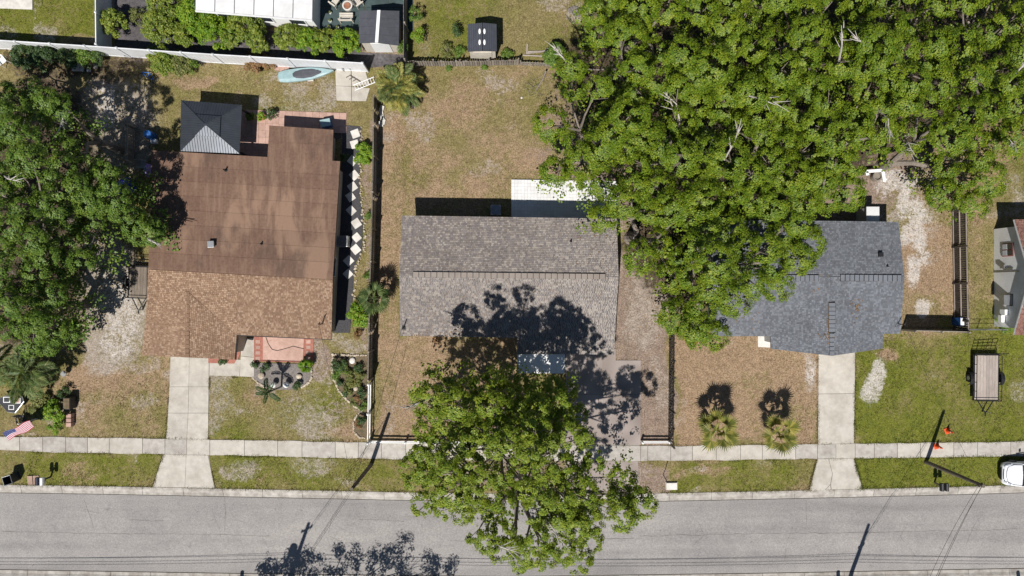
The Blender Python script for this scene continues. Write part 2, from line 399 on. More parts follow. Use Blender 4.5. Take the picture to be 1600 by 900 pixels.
def asphalt():
    m, n, l, bs, out = newmat('asphalt')
    col = ramp(n, l, noise(n, l, 10, 4, 0.85), [(0.33, (0.190, 0.178, 0.170)), (0.5, (0.253, 0.238, 0.227)), (0.67, (0.326, 0.307, 0.293))])
    lane = noise(n, l, 0.6, 5, 0.6, stretch=(0.06, 1.0, 1))
    col = mixc(n, l, 0.8, col, ramp(n, l, lane, [(0.33, (0.78, 0.78, 0.79)), (0.5, (1, 1, 1)), (0.67, (1.16, 1.15, 1.14))]), 'MULTIPLY')
    blot = noise(n, l, 0.35, 5, 0.65, dist=0.8)
    col = mixc(n, l, 0.6, col, ramp(n, l, blot, [(0.35, (0.84, 0.84, 0.85)), (0.65, (1.12, 1.11, 1.10))]), 'MULTIPLY')
    spot = smooth(n, l, noise(n, l, 1.0, 4, 0.55, dist=0.5), 0.64, 0.74)
    col = mixc(n, l, maths(n, l, 'MULTIPLY', spot, 0.35), col, (0.11, 0.106, 0.105))
    drip = smooth(n, l, noise(n, l, 4.0, 2, 0.5), 0.70, 0.76)
    col = mixc(n, l, maths(n, l, 'MULTIPLY', drip, 0.4), col, (0.09, 0.087, 0.086))
    l.new(col, bs.inputs['Base Color']); bs.inputs['Roughness'].default_value = 0.9; bs.inputs['Specular IOR Level'].default_value = 0.25
    addbump(n, l, bs, noise(n, l, 25, 3, 0.8), 0.6, 0.02)
    return m
MT['asphalt'] = asphalt()

def ground_mat():
    m, n, l, bs, out = newmat('yard_ground')
    a1 = n.new("ShaderNodeVertexColor"); a1.layer_name = "gm"
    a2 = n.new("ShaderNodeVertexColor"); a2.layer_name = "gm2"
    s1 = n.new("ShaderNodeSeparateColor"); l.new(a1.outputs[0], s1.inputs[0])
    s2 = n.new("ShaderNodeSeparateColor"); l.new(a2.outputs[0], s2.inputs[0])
    n1 = noise(n, l, 0.9, 6, 0.65); n2 = noise(n, l, 3.6, 5, 0.7); n3 = noise(n, l, 9.5, 3, 0.8); n4 = noise(n, l, 2.2, 4, 0.6)
    def wob(ch, amp=0.55, lo=0.38, hi=0.62):
        v = maths(n, l, 'ADD', ch, maths(n, l, 'MULTIPLY', maths(n, l, 'SUBTRACT', n1, 0.5), amp))
        v = maths(n, l, 'ADD', v, maths(n, l, 'MULTIPLY', maths(n, l, 'SUBTRACT', n2, 0.5), amp * 1.2))
        v = maths(n, l, 'ADD', v, maths(n, l, 'MULTIPLY', maths(n, l, 'SUBTRACT', n3, 0.5), amp * 0.6))
        return maths(n, l, 'MULTIPLY', smooth(n, l, v, lo, hi), smooth(n, l, ch, 0.03, 0.28))
    def tri(c1, c2, c3): return ramp(n, l, n3, [(0.36, c1), (0.5, c2), (0.64, c3)])
    olive = tri((0.115, 0.093, 0.035), (0.180, 0.148, 0.062), (0.255, 0.212, 0.105))
    green = tri((0.062, 0.078, 0.008), (0.112, 0.124, 0.016), (0.168, 0.170, 0.034))
    brown = tri((0.170, 0.112, 0.066), (0.265, 0.180, 0.115), (0.360, 0.265, 0.180))
    sand = tri((0.21, 0.165, 0.125), (0.30, 0.255, 0.215), (0.40, 0.355, 0.315))
    white = tri((0.32, 0.28, 0.245), (0.47, 0.43, 0.395), (0.58, 0.55, 0.52))
    dirt = tri((0.145, 0.103, 0.077), (0.225, 0.165, 0.130), (0.305, 0.24, 0.198))
    col = mixc(n, l, wob(s1.outputs['Green'], 1.1, 0.22, 0.88), olive, green)
    lush = smooth(n, l, n1, 0.52, 0.72)
    col = mixc(n, l, maths(n, l, 'MULTIPLY', lush, maths(n, l, 'MULTIPLY', s1.outputs['Green'], 0.75)), col, tri((0.05, 0.068, 0.012), (0.085, 0.105, 0.02), (0.13, 0.145, 0.04)))
    col = mixc(n, l, wob(s1.outputs['Blue'], 1.0, 0.18, 0.88), col, brown)
    col = mixc(n, l, wob(s2.outputs['Red'], 1.0, 0.3, 0.75), col, dirt)
    col = mixc(n, l, maths(n, l, 'MULTIPLY', wob(s1.outputs['Red'], 1.4, 0.12, 0.95), 0.9), col, sand)
    col = mixc(n, l, maths(n, l, 'MULTIPLY', wob(s2.outputs['Green'], 1.5, 0.12, 0.95), 0.85), col, white)
    col = mixc(n, l, wob(s2.outputs['Blue'], 0.9, 0.25, 0.7), col, tri((0.030, 0.023, 0.015), (0.060, 0.045, 0.030), (0.10, 0.076, 0.052)))  # h channel: dark leaf litter colour that also paints in shade beneath the trees
    col = mixc(n, l, 0.55, col, ramp(n, l, n4, [(0.32, (0.62, 0.62, 0.60)), (0.5, (1, 1, 1)), (0.7, (1.3, 1.28, 1.25))]), 'MULTIPLY')
    sp = smooth(n, l, noise(n, l, 13, 2, 0.5), 0.63, 0.70)
    col = mixc(n, l, maths(n, l, 'MULTIPLY', sp, 0.4), col, (0.30, 0.23, 0.145))
    dk = smooth(n, l, noise(n, l, 11, 2, 0.5, rot=0.7), 0.62, 0.70)
    col = mixc(n, l, maths(n, l, 'MULTIPLY', dk, 0.4), col, (0.07, 0.055, 0.03))
    l.new(col, bs.inputs['Base Color']); bs.inputs['Roughness'].default_value = 0.95; bs.inputs['Specular IOR Level'].default_value = 0.1
    addbump(n, l, bs, n3, 0.8, 0.06)
    return m
MT['ground'] = ground_mat()

def blade_mat():
    m, n, l, bs, out = newmat('grass_blades')
    a1 = n.new("ShaderNodeVertexColor"); a1.layer_name = "tone"
    l.new(a1.outputs[0], bs.inputs['Base Color']); bs.inputs['Roughness'].default_value = 0.8; bs.inputs['Specular IOR Level'].default_value = 0.2
    return m
MT['blades'] = blade_mat()
# ------------------------------------------------------------------ ground sheet
KN = [(-400, 751), (0, 757.5), (150, 759.5), (300, 762.5), (500, 766.5), (640, 769.5), (800, 771.5), (1020, 771), (1200, 767.5), (1350, 764), (1480, 761), (1600, 757.5), (2000, 747)]
KS = [(-400, 883), (0, 891), (400, 897.5), (800, 902), (1200, 896.5), (1600, 889), (2000, 880)]
SWT = [(-400, 679), (0, 682.5), (90, 683), (255, 685.5), (330, 687), (575, 691), (800, 695), (1050, 697), (1180, 695.5), (1275, 694), (1335, 693), (1600, 690), (2000, 683)]
SWB = [(-400, 696), (0, 702), (60, 706), (255, 709), (330, 711), (640, 717.5), (800, 719.5), (1050, 720), (1275, 717), (1335, 716), (1600, 712), (2000, 705)]

def vnoise(X, Y, f, seed):
    r = np.random.RandomState(seed); T = r.rand(256, 256)
    x = X * f + 1000; y = Y * f + 1000
    xi = np.floor(x).astype(int); yi = np.floor(y).astype(int)
    u = x - xi; v = y - yi; u = u * u * (3 - 2 * u); v = v * v * (3 - 2 * v)
    a = T[xi % 256, yi % 256]; b = T[(xi + 1) % 256, yi % 256]; c = T[xi % 256, (yi + 1) % 256]; d = T[(xi + 1) % 256, (yi + 1) % 256]
    return (a * (1 - u) + b * u) * (1 - v) + (c * (1 - u) + d * u) * v

GRID = {}
def make_ground():
    st = 0.2
    xs = np.arange(-44, 44.01, st); ys = np.arange(-25, 27.01, st)
    def ext(a):
        far = np.array([2, 6, 15, 40, 100, 300, 900, 2500.0])
        return np.concatenate([a[0] - far[::-1], a, a[-1] + far])
    xs, ys = ext(xs), ext(ys)
    X, Y = np.meshgrid(xs, ys)
    PX = X * S + 800; PY = 450 - Y * S
    w = (vnoise(X, Y, 0.35, 1) - 0.5) * 2; w2 = (vnoise(X, Y, 0.9, 2) - 0.5) * 2; w3 = (vnoise(X, Y, 2.4, 5) - 0.5) * 2
    QX = PX + 12 * w + 6 * w2; QY = PY + 12 * np.roll(w, 37, 0) + 6 * np.roll(w2, 41, 1)
    ch = {k: np.zeros_like(X) for k in 'sgbdwh'}
    def box(k, x0, y0, x1, y1, a, soft=10.0, wob=True):
        xx, yy = (QX, QY) if wob else (PX, PY)
        d = np.minimum(np.minimum(xx - x0, x1 - xx), np.minimum(yy - y0, y1 - yy))
        t = np.clip(d / soft + 0.5, 0, 1); t = t * t * (3 - 2 * t)
        ch[k] = ch[k] * (1 - t) + a * t
    def ell(k, cx, cy, rx, ry, a, soft=0.35):
        d = np.sqrt(((QX - cx) / rx) ** 2 + ((QY - cy) / ry) ** 2)
        t = np.clip((1 - d) / soft + 0.5, 0, 1); t = t * t * (3 - 2 * t)
        ch[k] = np.maximum(ch[k], a * t)
    ch['g'] += 0.42 + 0.25 * w; ch['b'] += 0.22 + 0.2 * w2
    # whole-yard characters
    box('g', 660, -40, 905, 95, 0.50); box('b', 660, -40, 905, 95, 0.18); box('b', 780, -40, 905, 95, 0.34, 60)
    box('g', 588, 95, 880, 340, 0.34, 10); box('b', 588, 95, 880, 340, 0.42, 10); ell('b', 700, 170, 90, 60, 0.5, 0.9); ell('b', 800, 280, 90, 60, 0.62, 0.8)
    ell('g', 650, 260, 50, 70, 0.5, 0.8); ell('b', 606, 300, 30, 200, 0.62, 0.8); ell('s', 760, 265, 22, 16, 0.42); ell('s', 770, 125, 35, 14, 0.42)
    box('b', 585, 330, 628, 700, 0.75, 8); box('g', 585, 330, 628, 700, 0.12, 8)
    box('b', 588, 525, 810, 690, 0.72, 8); box('g', 588, 525, 810, 690, 0.22, 8); ell('s', 600, 650, 12, 40, 0.4)
    box('d', 962, 400, 1050, 695, 0.85, 10); ell('s', 1015, 480, 26, 80, 0.62, 0.7); ell('s', 1028, 600, 14, 40, 0.5); ell('b', 1030, 660, 22, 40, 0.6)
    box('b', 1056, 520, 1280, 694, 0.86, 9); box('g', 1056, 520, 1280, 694, 0.15, 9)
    ell('g', 1250, 660, 45, 40, 0.65, 0.8); ell('s', 1262, 585, 10, 26, 0.62); ell('w', 1262, 582, 8, 11, 0.58)
    box('g', 1336, 515, 1700, 770, 0.78, 8); box('b', 1336, 515, 1700, 770, 0.06, 8); ell('b', 1400, 530, 70, 18, 0.4, 0.8); ell('b', 1385, 552, 18, 10, 0.8); ell('s', 1590, 605, 16, 22, 0.42)
    ell('w', 1367, 592, 15, 36, 0.85, 0.7)
    # right side yard
    box('b', 1406, 250, 1500, 515, 0.55, 10); box('g', 1406, 250, 1500, 515, 0.3, 10); ell('b', 1450, 400, 50, 60, 0.85); ell('g', 1475, 470, 25, 40, 0.7)
    for e in ((1400, 290, 26, 16), (1415, 320, 10, 26), (1432, 345, 14, 36), (1440, 385, 12, 26), (1420, 370, 12, 14), (1428, 420, 10, 22), (1445, 478, 8, 14), (1385, 275, 16, 10), (1455, 285, 10, 18)): ell('w', *e, 0.8, 0.9)
    box('g', 1518, 330, 1553, 515, 0.55, 8); ell('b', 1530, 380, 14, 60, 0.5)
    # left property
    box('b', 110, 560, 262, 688, 0.48, 8); box('g', 110, 560, 262, 688, 0.35, 8); ell('g', 215, 640, 40, 60, 0.66, 0.8); ell('s', 222, 625, 20, 12, 0.5); ell('s', 215, 572, 30, 14, 0.44); ell('s', 130, 640, 14, 30, 0.40)
    ell('b', 160, 580, 50, 26, 0.72)
    ell('s', 178, 480, 60, 100, 0.86, 0.3); ell('w', 190, 490, 36, 66, 0.5, 0.5); ell('s', 160, 405, 40, 40, 0.6)
    ell('s', 178, 190, 62, 95, 0.72, 0.5); ell('w', 170, 160, 16, 40, 0.55); ell('b', 190, 110, 80, 30, 0.45)
    box('b', 268, 95, 580, 170, 0.34, 10); box('g', 268, 95, 580, 170, 0.44, 10); ell('s', 505, 145, 24, 26, 0.6); ell('s', 490, 175, 30, 12, 0.5); ell('b', 300, 120, 40, 14, 0.8); ell('s', 405, 160, 16, 16, 0.55)
    box('g', 326, 586, 400, 690, 0.58, 6); box('g', 400, 605, 520, 690, 0.42, 6); box('b', 326, 586, 575, 690, 0.34, 6); ell('s', 470, 640, 60, 40, 0.36, 0.9); ell('d', 540, 640, 30, 40, 0.42, .8)
    ell('s', 492, 662, 34, 32, 0.58, 0.9); ell('s', 410, 605, 12, 16, 0.5); ell('b', 500, 640, 60, 50, 0.34); ell('d', 505, 560, 16, 34, 0.7); ell('s', 500, 555, 10, 24, 0.45); ell('b', 540, 675, 40, 10, 0.6); ell('g', 520, 630, 20, 30, 0.62)
    ell('s', 545, 530, 30, 16, 0.55); box('d', 566, 190, 582, 560, 0.6, 8)
    # verge between sidewalk and kerb
    box('g', -400, 705, 255, 762, 0.66, 5); box('b', -400, 705, 255, 762, 0.16, 5); ell('b', 150, 730, 60, 14, 0.35)
    box('g', 328, 708, 645, 772, 0.55, 5); box('b', 328, 708, 645, 772, 0.2, 5); ell('s', 378, 732, 28, 16, 0.58, 0.7); ell('s', 485, 730, 42, 14, 0.52, 0.7); ell('s', 350, 735, 10, 10, 0.52); ell('g', 590, 745, 60, 24, 0.7)
    box('d', 998, 718, 1058, 772, 0.7, 6); box('b', 998, 718, 1058, 772, 0.5, 6)
    box('g', 1058, 718, 1275, 770, 0.68, 6); box('b', 1058, 718, 1275, 770, 0.14, 6); ell('b', 1100, 735, 40, 10, 0.55); ell('s', 1092, 733, 18, 6, 0.45)
    # neighbours at the top
    box('g', -400, -60, 157, 60, 0.86, 6); box('b', -400, -60, 157, 60, 0.04, 6); ell('s', 68, 42, 22, 18, 0.58); ell('s', 5, 40, 20, 12, 0.55); ell('s', 60, 8, 6, 14, 0.4)
    box('d', 176, -60, 640, 92, 0.55, 6); ell('s', 215, 20, 50, 30, 0.38); ell('s', 495, 45, 20, 10, 0.42)
    # bare ground under the oaks; the h ellipses add painted canopy shade
    ell('d', 1160, 200, 300, 240, 0.85, 0.6); ell('b', 1480, 200, 140, 140, 0.6, 0.7); ell('d', 60, 330, 110, 240, 0.75, 0.5); ell('s', 20, 500, 60, 60, 0.45); ell('b', 1540, 250, 30, 40, 0.6)
    ell('d', 820, 720, 180, 60, 0.55, 0.6); ell('s', 900, 15, 14, 16, 0.62)
    ell('h', 1150, 130, 270, 200, 0.9, 0.4); ell('h', 1090, 330, 110, 150, 0.85, 0.4); ell('h', 1420, 100, 200, 130, 0.85, 0.4); ell('h', 50, 260, 110, 150, 0.8, 0.5); ell('h', 50, 440, 90, 110, 0.75, 0.5); ell('h', 960, 120, 70, 120, .8, .4); ell('h', 110, 100, 110, 26, .6, .5)  # litter tone darkened so gaps in the crowns look shaded
    # south verge
    box('g', -400, 905, 2000, 1200, 0.5, 6); box('d', -60, 893, 320, 912, 0.6, 6)
    v1 = (vnoise(X, Y, 0.22, 21) - .5) * 2; v2 = (vnoise(X, Y, 0.6, 22) - .5) * 2; v3 = (vnoise(X, Y, 0.28, 23) - .5) * 2; v4 = (vnoise(X, Y, 0.75, 24) - .5) * 2
    ch['g'] += .20 * v1 + .20 * v2; ch['b'] += .16 * v3 + .18 * v4
    worn = np.clip((vnoise(X, Y, 0.33, 25) * .6 + vnoise(X, Y, 1.1, 26) * .4 - .60) * 2.4, 0, .5)
    ch['s'] = np.maximum(ch['s'], worn * (ch['g'] < .62))
    for k in ch: ch[k] = np.clip(ch[k] + 0.10 * w2 * (ch[k] > 0.02) + 0.06 * w3, 0, 1)
    kn = np.array([interp(x, KN) for x in (xs * S + 800).clip(-3000, 5000)])[None, :] + 5
    ks = np.array([interp(x, KS) for x in (xs * S + 800).clip(-3000, 5000)])[None, :] + 8
    Z = np.where((PY > kn) & (PY < ks), -0.20, 0.0)
    flat = np.abs(X) < 60
    Z = Z + np.where(Z < -0.1, 0, 1) * ((w2 * 0.012 + w3 * 0.006) * flat - 0.018)
    GRID.update(xs=xs, ys=ys, ch=ch)
    V = np.stack([X, Y, Z], -1).reshape(-1, 3)
    ny, nx = X.shape
    i = np.arange(ny * nx).reshape(ny, nx)
    F = np.stack([i[:-1, :-1], i[:-1, 1:], i[1:, 1:], i[1:, :-1]], -1).reshape(-1, 4)
    me = np_mesh('ground', V, F, MT['ground'], True)
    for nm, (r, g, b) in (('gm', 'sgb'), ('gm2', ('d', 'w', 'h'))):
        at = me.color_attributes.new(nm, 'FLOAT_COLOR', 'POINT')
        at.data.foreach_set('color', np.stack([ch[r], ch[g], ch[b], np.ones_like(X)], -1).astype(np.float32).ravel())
    o = bpy.data.objects.new('ground', me); COL.objects.link(o)
    return props(o, 'dry lawn and sandy yard ground around the houses', kind='structure')
make_ground()

# ------------------------------------------------------------------ road, kerbs, sidewalk
XR = list(range(-1000, 2601, 40))
def strip(name, x_list, fa, fb, za, zb, mat, **kw):
    m = MB()
    vs = []; fs = []
    for x in x_list:
        a = W(x, fa(x)); b = W(x, fb(x)); a.z = za; b.z = zb; vs += [a, b]
    for i in range(len(x_list) - 1): fs.append((2 * i + 1, 2 * i + 3, 2 * i + 2, 2 * i))
    m.add(vs, fs)
    return m.build(name, mat, **kw)
strip('road_bed', XR, lambda x: interp(x, KN) + 8, lambda x: interp(x, KS) + 6, -0.125, -0.125, MT['joint'], kind='structure', label='dark bedding seam along the road edges')
road = MB()
vs = []; fs = []; NR = 9
for x in XR:
    a = W(x, interp(x, KN) + 13.6); b = W(x, interp(x, KS) - 0.8)
    for k in range(NR):
        t = k / (NR - 1); p = a.lerp(b, t); p.z = -0.105 + 0.05 * math.sin(math.pi * t); vs.append(p)
for i in range(len(XR) - 1):
    for k in range(NR - 1):
        fs.append((i * NR + k + 1, (i + 1) * NR + k + 1, (i + 1) * NR + k, i * NR + k))
road.add(vs, fs)
ROAD = road.build('road', MT['asphalt'], smooth=True, kind='structure', label='sun bleached grey asphalt street along the bottom')
# long cracks in the asphalt
def crack(pts_px, w=0.02, z=-0.05):
    m = MB(); P = []
    for (x0, y0), (x1, y1) in zip(pts_px, pts_px[1:]):
        n_ = max(2, int(abs(x1 - x0) / 9 + abs(y1 - y0) / 9))
        for k in range(n_): P.append((lerp(x0, x1, k / n_) + RNG.uniform(-.5, .5), lerp(y0, y1, k / n_) + RNG.uniform(-.9, .9)))
    vs = []; fs = []
    for i, (x, y) in enumerate(P):
        a = W(*P[max(i - 1, 0)]); b = W(*P[min(i + 1, len(P) - 1)]); d = (b - a).normalized(); nn = Vector((-d.y, d.x, 0)) * w * RNG.uniform(.3, 1) * 0.5
        t = (y - interp(x, KN) - 13) / (interp(x, KS) - interp(x, KN) - 14); t = min(max(t, 0), 1)
        zz = -0.105 + 0.05 * math.sin(math.pi * t) + 0.006
        c = W(x, y); vs += [(c.x + nn.x, c.y + nn.y, zz), (c.x - nn.x, c.y - nn.y, zz)]
    for i in range(len(P) - 1): fs.append((2 * i, 2 * i + 1, 2 * i + 3, 2 * i + 2))
    m.add(vs, fs); return m.build('crack', MT['joint'], ROAD)
for c in ([(0, 831), (150, 834), (320, 835), (430, 838)], [(200, 813), (265, 815)], [(1000, 838), (1180, 834), (1330, 833), (1600, 827)], [(700, 846), (1000, 842)],
          [(350, 776), (352, 800), (350, 840)], [(418, 778), (417, 786)], [(1260, 770), (1261, 830)], [(560, 812), (640, 815)]):
    crack(c, 0.022)
for x in (130, 330, 520, 905, 1090, 1240, 1420, 1530):
    y = interp(x, KN) + RNG.uniform(16, 60); crack([(x, y), (x + RNG.uniform(-14, 14), y + RNG.uniform(12, 34)), (x + RNG.uniform(-26, 26), y + RNG.uniform(40, 62))], 0.016)
    crack([(x + RNG.uniform(-6, 6), y + 18), (x + RNG.uniform(-40, 40), y + RNG.uniform(10, 30))], 0.012)

def kerb(name, pts, sgn, label):
    root = props(bpy.data.objects.new(name, None), label, kind='structure'); COL.objects.link(root)
    prof = [(0.0, -0.02), (0.0, 0.012), (1.0, 0.016), (4.0, 0.004), (7.0, -0.055), (8.2, -0.078), (12.6, -0.094), (12.6, -0.13)]
    x = -600.0
    while x < 2200:
        x1 = x + RNG.choice((62, 64, 66)); rings = []
        for xx in (x + 0.25, (x + x1) / 2, x1 - 0.25):
            y = interp(xx, pts); r = []
            for d, z in prof:
                p = W(xx, y + sgn * d); p.z = z; r.append(p)
            rings.append(r)
        m = MB(); m.loft(rings); m.build('kerb_stone', MT['kerb'], root); x = x1
    return root
kerb('kerb_north', KN, 1, 'pale concrete kerb and gutter on the house side of the street')
kerb('kerb_south', [(x, y + 13) for x, y in KS], -1, 'pale concrete kerb at the bottom edge of the street')

SIDEWALK = props(bpy.data.objects.new('sidewalk', None), 'pale concrete sidewalk running between the lawns and the verge', kind='structure'); COL.objects.link(SIDEWALK)
strip('bedding', XR, lambda x: interp(x, SWT) + 1, lambda x: interp(x, SWB) - 1, 0.0, 0.0, MT['joint'], parent=SIDEWALK)
joints = [-600]
while joints[-1] < 2200: joints.append(joints[-1] + RNG.choice((34, 36, 38, 37, 52)))
joints = [j for j in joints if not (250 < j < 335 or 880 < j < 1006 or 1270 < j < 1345)] + [258, 292, 328, 886, 943, 1001, 1277, 1306, 1336]
joints.sort()
for a, b in zip(joints, joints[1:]):
    n_ = max(1, int((b - a) / 14)); top = []; bot = []
    for k in range(n_ + 1):
        x = lerp(a + 0.35, b - 0.35, k / n_)
        e = 1.0 if k not in (0, n_) else 0.3
        top.append(W2(x, interp(x, SWT) + RNG.uniform(-1.0, 1.0) * e)); bot.append(W2(x, interp(x, SWB) + RNG.uniform(-1.1, 1.1) * e))
    MB().prism(bot + top[::-1], -0.05, 0.022 + RNG.uniform(-.004, .004)).build('slab', MT['concrete_old'] if RNG.random() < 0.45 else MT['concrete'], SIDEWALK)

def slabs(name, label, polys, mat, z=0.02, bed=None, parent=None, piecename='slab'):
    if parent is None:
        parent = props(bpy.data.objects.new(name, None), label, kind='structure'); COL.objects.link(parent)
    if bed: MB().prism([W2(*p) for p in bed], -0.05, 0.012).build('bedding', MT['joint_pale'], parent)
    for i, poly in enumerate(polys):
        MB().prism([W2(*p) for p in poly], -0.05, z + 0.003 * (i % 3)).build(piecename, mat, parent)
    return parent
slabs('driveway', 'pale concrete driveway of the brown roofed house', [
    [(267, 552), (296, 553), (295, 604), (265.3, 604)], [(296.5, 553), (327, 555), (326.2, 604), (295.5, 604)],
    [(265.2, 604.6), (295, 604.6), (294, 645), (263, 645)], [(295.5, 604.6), (326.2, 604.6), (325.7, 645), (294.5, 645)],
    [(263, 645.6), (294, 645.6), (292, 685.5), (260, 685.0)], [(294.5, 645.6), (325.7, 645.6), (325.2, 686.3), (292.5, 685.6)],
    [(255.5, 709.7), (291, 710.5), (289, 761.5), (238.5, 760.8)], [(291.5, 710.5), (325, 711.5), (335.5, 762.4), (289.5, 761.6)]],
    MT['concrete'], 0.024, [(268, 553), (326, 555), (324, 688), (333, 761), (241, 759), (257, 708), (261, 688)])
slabs('driveway', 'pale driveway with a cracked apron in front of the grey roofed house', [
    [(1279, 545), (1336, 545), (1335, 614.5), (1278.5, 615)], [(1278.5, 615.8), (1335, 615.3), (1334, 692.6), (1278, 693.6)],
    [(1277.5, 717.3), (1294, 717), (1300, 740), (1297, 756), (1288, 766), (1264.5, 766.2)], [(1295, 717), (1333.5, 716.3), (1347.5, 763.6), (1299, 764.8), (1298.3, 756), (1301, 740)],
    [(1296.8, 757.5), (1298, 764.8), (1289.5, 765.2)]],
    MT['concrete'], 0.024, [(1279, 546), (1335, 546), (1333, 695), (1334, 716), (1346, 764), (1267, 765), (1278, 716), (1279, 695)])
slabs('driveway', 'pinkish grey driveway half hidden under the street tree', [
    [(884, 545), (942, 545), (942, 616), (884, 616)], [(942.6, 545), (962, 545), (962, 563), (1001, 563), (1001, 616), (942.6, 616)],
    [(884, 616.6), (942, 616.6), (942, 694.8), (884, 694.2)], [(942.6, 616.6), (1001, 616.6), (1000.5, 695.4), (942.6, 694.9)],
    [(886, 720.4), (942, 720.4), (942, 770.5), (872, 770.6)], [(942.6, 720.4), (996, 720.4), (1001, 770.3), (942.6, 770.5)]],
    MT['concrete_pink'], 0.024, [(885, 546), (960, 546), (960, 566), (1000, 566), (999, 697), (997, 722), (1000, 770), (876, 770), (885, 722)])
slabs('path', 'pale concrete walk from the driveway to the front door', [
    [(327.6, 560), (376, 562), (374, 588), (327.2, 586.5)], [(376.6, 528), (397, 528), (397, 558), (376.4, 556)], [(376.4, 556.6), (397, 558.6), (397, 589), (374.6, 588)]], MT['concrete'], 0.022)
slabs('patio_pad', 'pale concrete pad beside the pale blue boat', [
    [(524, 107), (548, 106), (549, 135), (525, 134)], [(525, 134.6), (549, 135.6), (549, 158), (526, 157)], [(549.6, 110), (570, 108), (577, 132), (549.8, 135)], [(549.8, 136), (578, 138), (572, 158), (549.6, 158)]], MT['concrete'], 0.03)
slabs('door_slab', 'white concrete square beside the grey front gable', [[(1184, 525), (1203, 526), (1203, 543), (1184, 542)]], MT['stone_white'], 0.04)
slabs('patio', 'pale concrete slab at the top left corner', [[(-60, -60), (51, -60), (51, 15), (-60, 11)]], MT['stone_white'], 0.04)

# front patio of red pavers
P1 = slabs('paver_patio', 'pink paver terrace with a red brick border under the brown eave', [[(411, 524), (475, 524), (474, 564), (411, 562)]], MT['brick_pink'], 0.03)
for x0, x1 in ((396, 411), (475, 490)):
    slabs('', '', [[(x0, 522), (x1, 522), (x1, 566 if x0 > 450 else 563), (x0, 562)]], MT['brick_red'], 0.02, parent=P1, piecename='border')
    for k in range(4):
        y = 531.5 + k * 8.6
        slabs('', '', [[(x0 + 3.6, y), (x0 + 10.4, y), (x0 + 10.4, y + 5.2), (x0 + 3.6, y + 5.2)]], MT['brick_pink'], 0.034, parent=P1, piecename='paver')
slabs('', '', [[(396, 562.6), (474, 564.6), (474, 566.6), (396, 564.6)]], MT['brick_red'], 0.05, parent=P1, piecename='edging_brick')
# brick planting strip at the garage front
P2 = slabs('brick_strip', 'red brick strip along the garage front under the eave', [[(326, 556), (372, 558), (366, 568), (326, 567)], [(367, 540), (376, 538), (376, 552), (372, 562), (367, 560)]], MT['brick_red'], 0.06)
# back patio of red pavers under the gazebo, brick by brick where it can be seen
P3 = props(bpy.data.objects.new('paver_terrace', None), 'red paver terrace between the gazebo and the brown roof', kind='structure'); COL.objects.link(P3)
MB().prism([W2(*p) for p in [(288, 172), (442, 180), (530, 186), (533, 215), (440, 262), (300, 262)]], -0.05, 0.006).build('bedding', MT['joint'], P3)
pv = MB().box((0, 0, 0), (0.485, 0.485, 0.05)).mesh('paver', MT['brick_pink'])
for i in range(16):
    for j in range(10):
        px = 378 + i * 10.55; py = 176.5 + j * 10.55 + i * 0.35
        if (px < 424 and py < 258) or (px >= 424 and py < 210):
            c = W(px, py); piece('paver', pv, P3, (c.x, c.y, 0.012 + RNG.uniform(-.004, .004)), (0, 0, -0.045))
# green painted patio with its joints
P4 = props(bpy.data.objects.new('green_patio', None), 'dark green painted patio around the fire pit', kind='structure'); COL.objects.link(P4)
for i in range(4):
    for j in range(3):
        x0 = 494 + i * 38; y0 = -60 + j * 36
        MB().prism([W2(x0 + .3, y0 + .3), W2(x0 + 37.7, y0 + .3), W2(x0 + 37.7, y0 + 35.7), W2(x0 + .3, y0 + 35.7)], -0.03, 0.02 + 0.002 * ((i + j) % 2)).build('slab', MT['green_paint'], P4)
# planting beds
def bed(name, label, pts, mat, z=0.014):
    m = MB(); m.prism([W2(*p) for p in pts], -0.04, z); return m.build(name, mat, kind='structure', label=label)
bed('gravel_strip', 'dark grey gravel strip between the white roofed building and the white fence', [(178, -60), (300, -60), (302, 40), (496, 52), (560, 52), (566, 82), (634, 86), (634, 100), (560, 108), (350, 95), (180, 84)], MT['gravel_dark'], 0.006)
bed('mulch_strip', 'charcoal mulch strip under the white stepping stones', [(536, 195), (564, 198), (563, 250), (562, 300), (567, 340), (566, 395), (556, 410), (553, 430), (551, 470), (547, 520), (520, 520), (527, 400), (533, 260)], MT['mulch_dark'])
bed('gravel_bed', 'grey gravel bed in front of the pink terrace', [(397, 567), (487, 569), (487, 588), (483, 597), (472, 605), (455, 609), (435, 609), (415, 604), (402, 596), (395, 589)], MT['gravel_bed'])
bed('garden_bed', 'curved planting bed with stone edging beside the side fence', [(520, 554), (574, 556), (574, 684), (562, 684), (553, 674), (552, 661), (558, 648), (566, 641), (556, 636), (541, 624), (530, 611), (523, 595), (519, 572)], MT['bed_soil'])

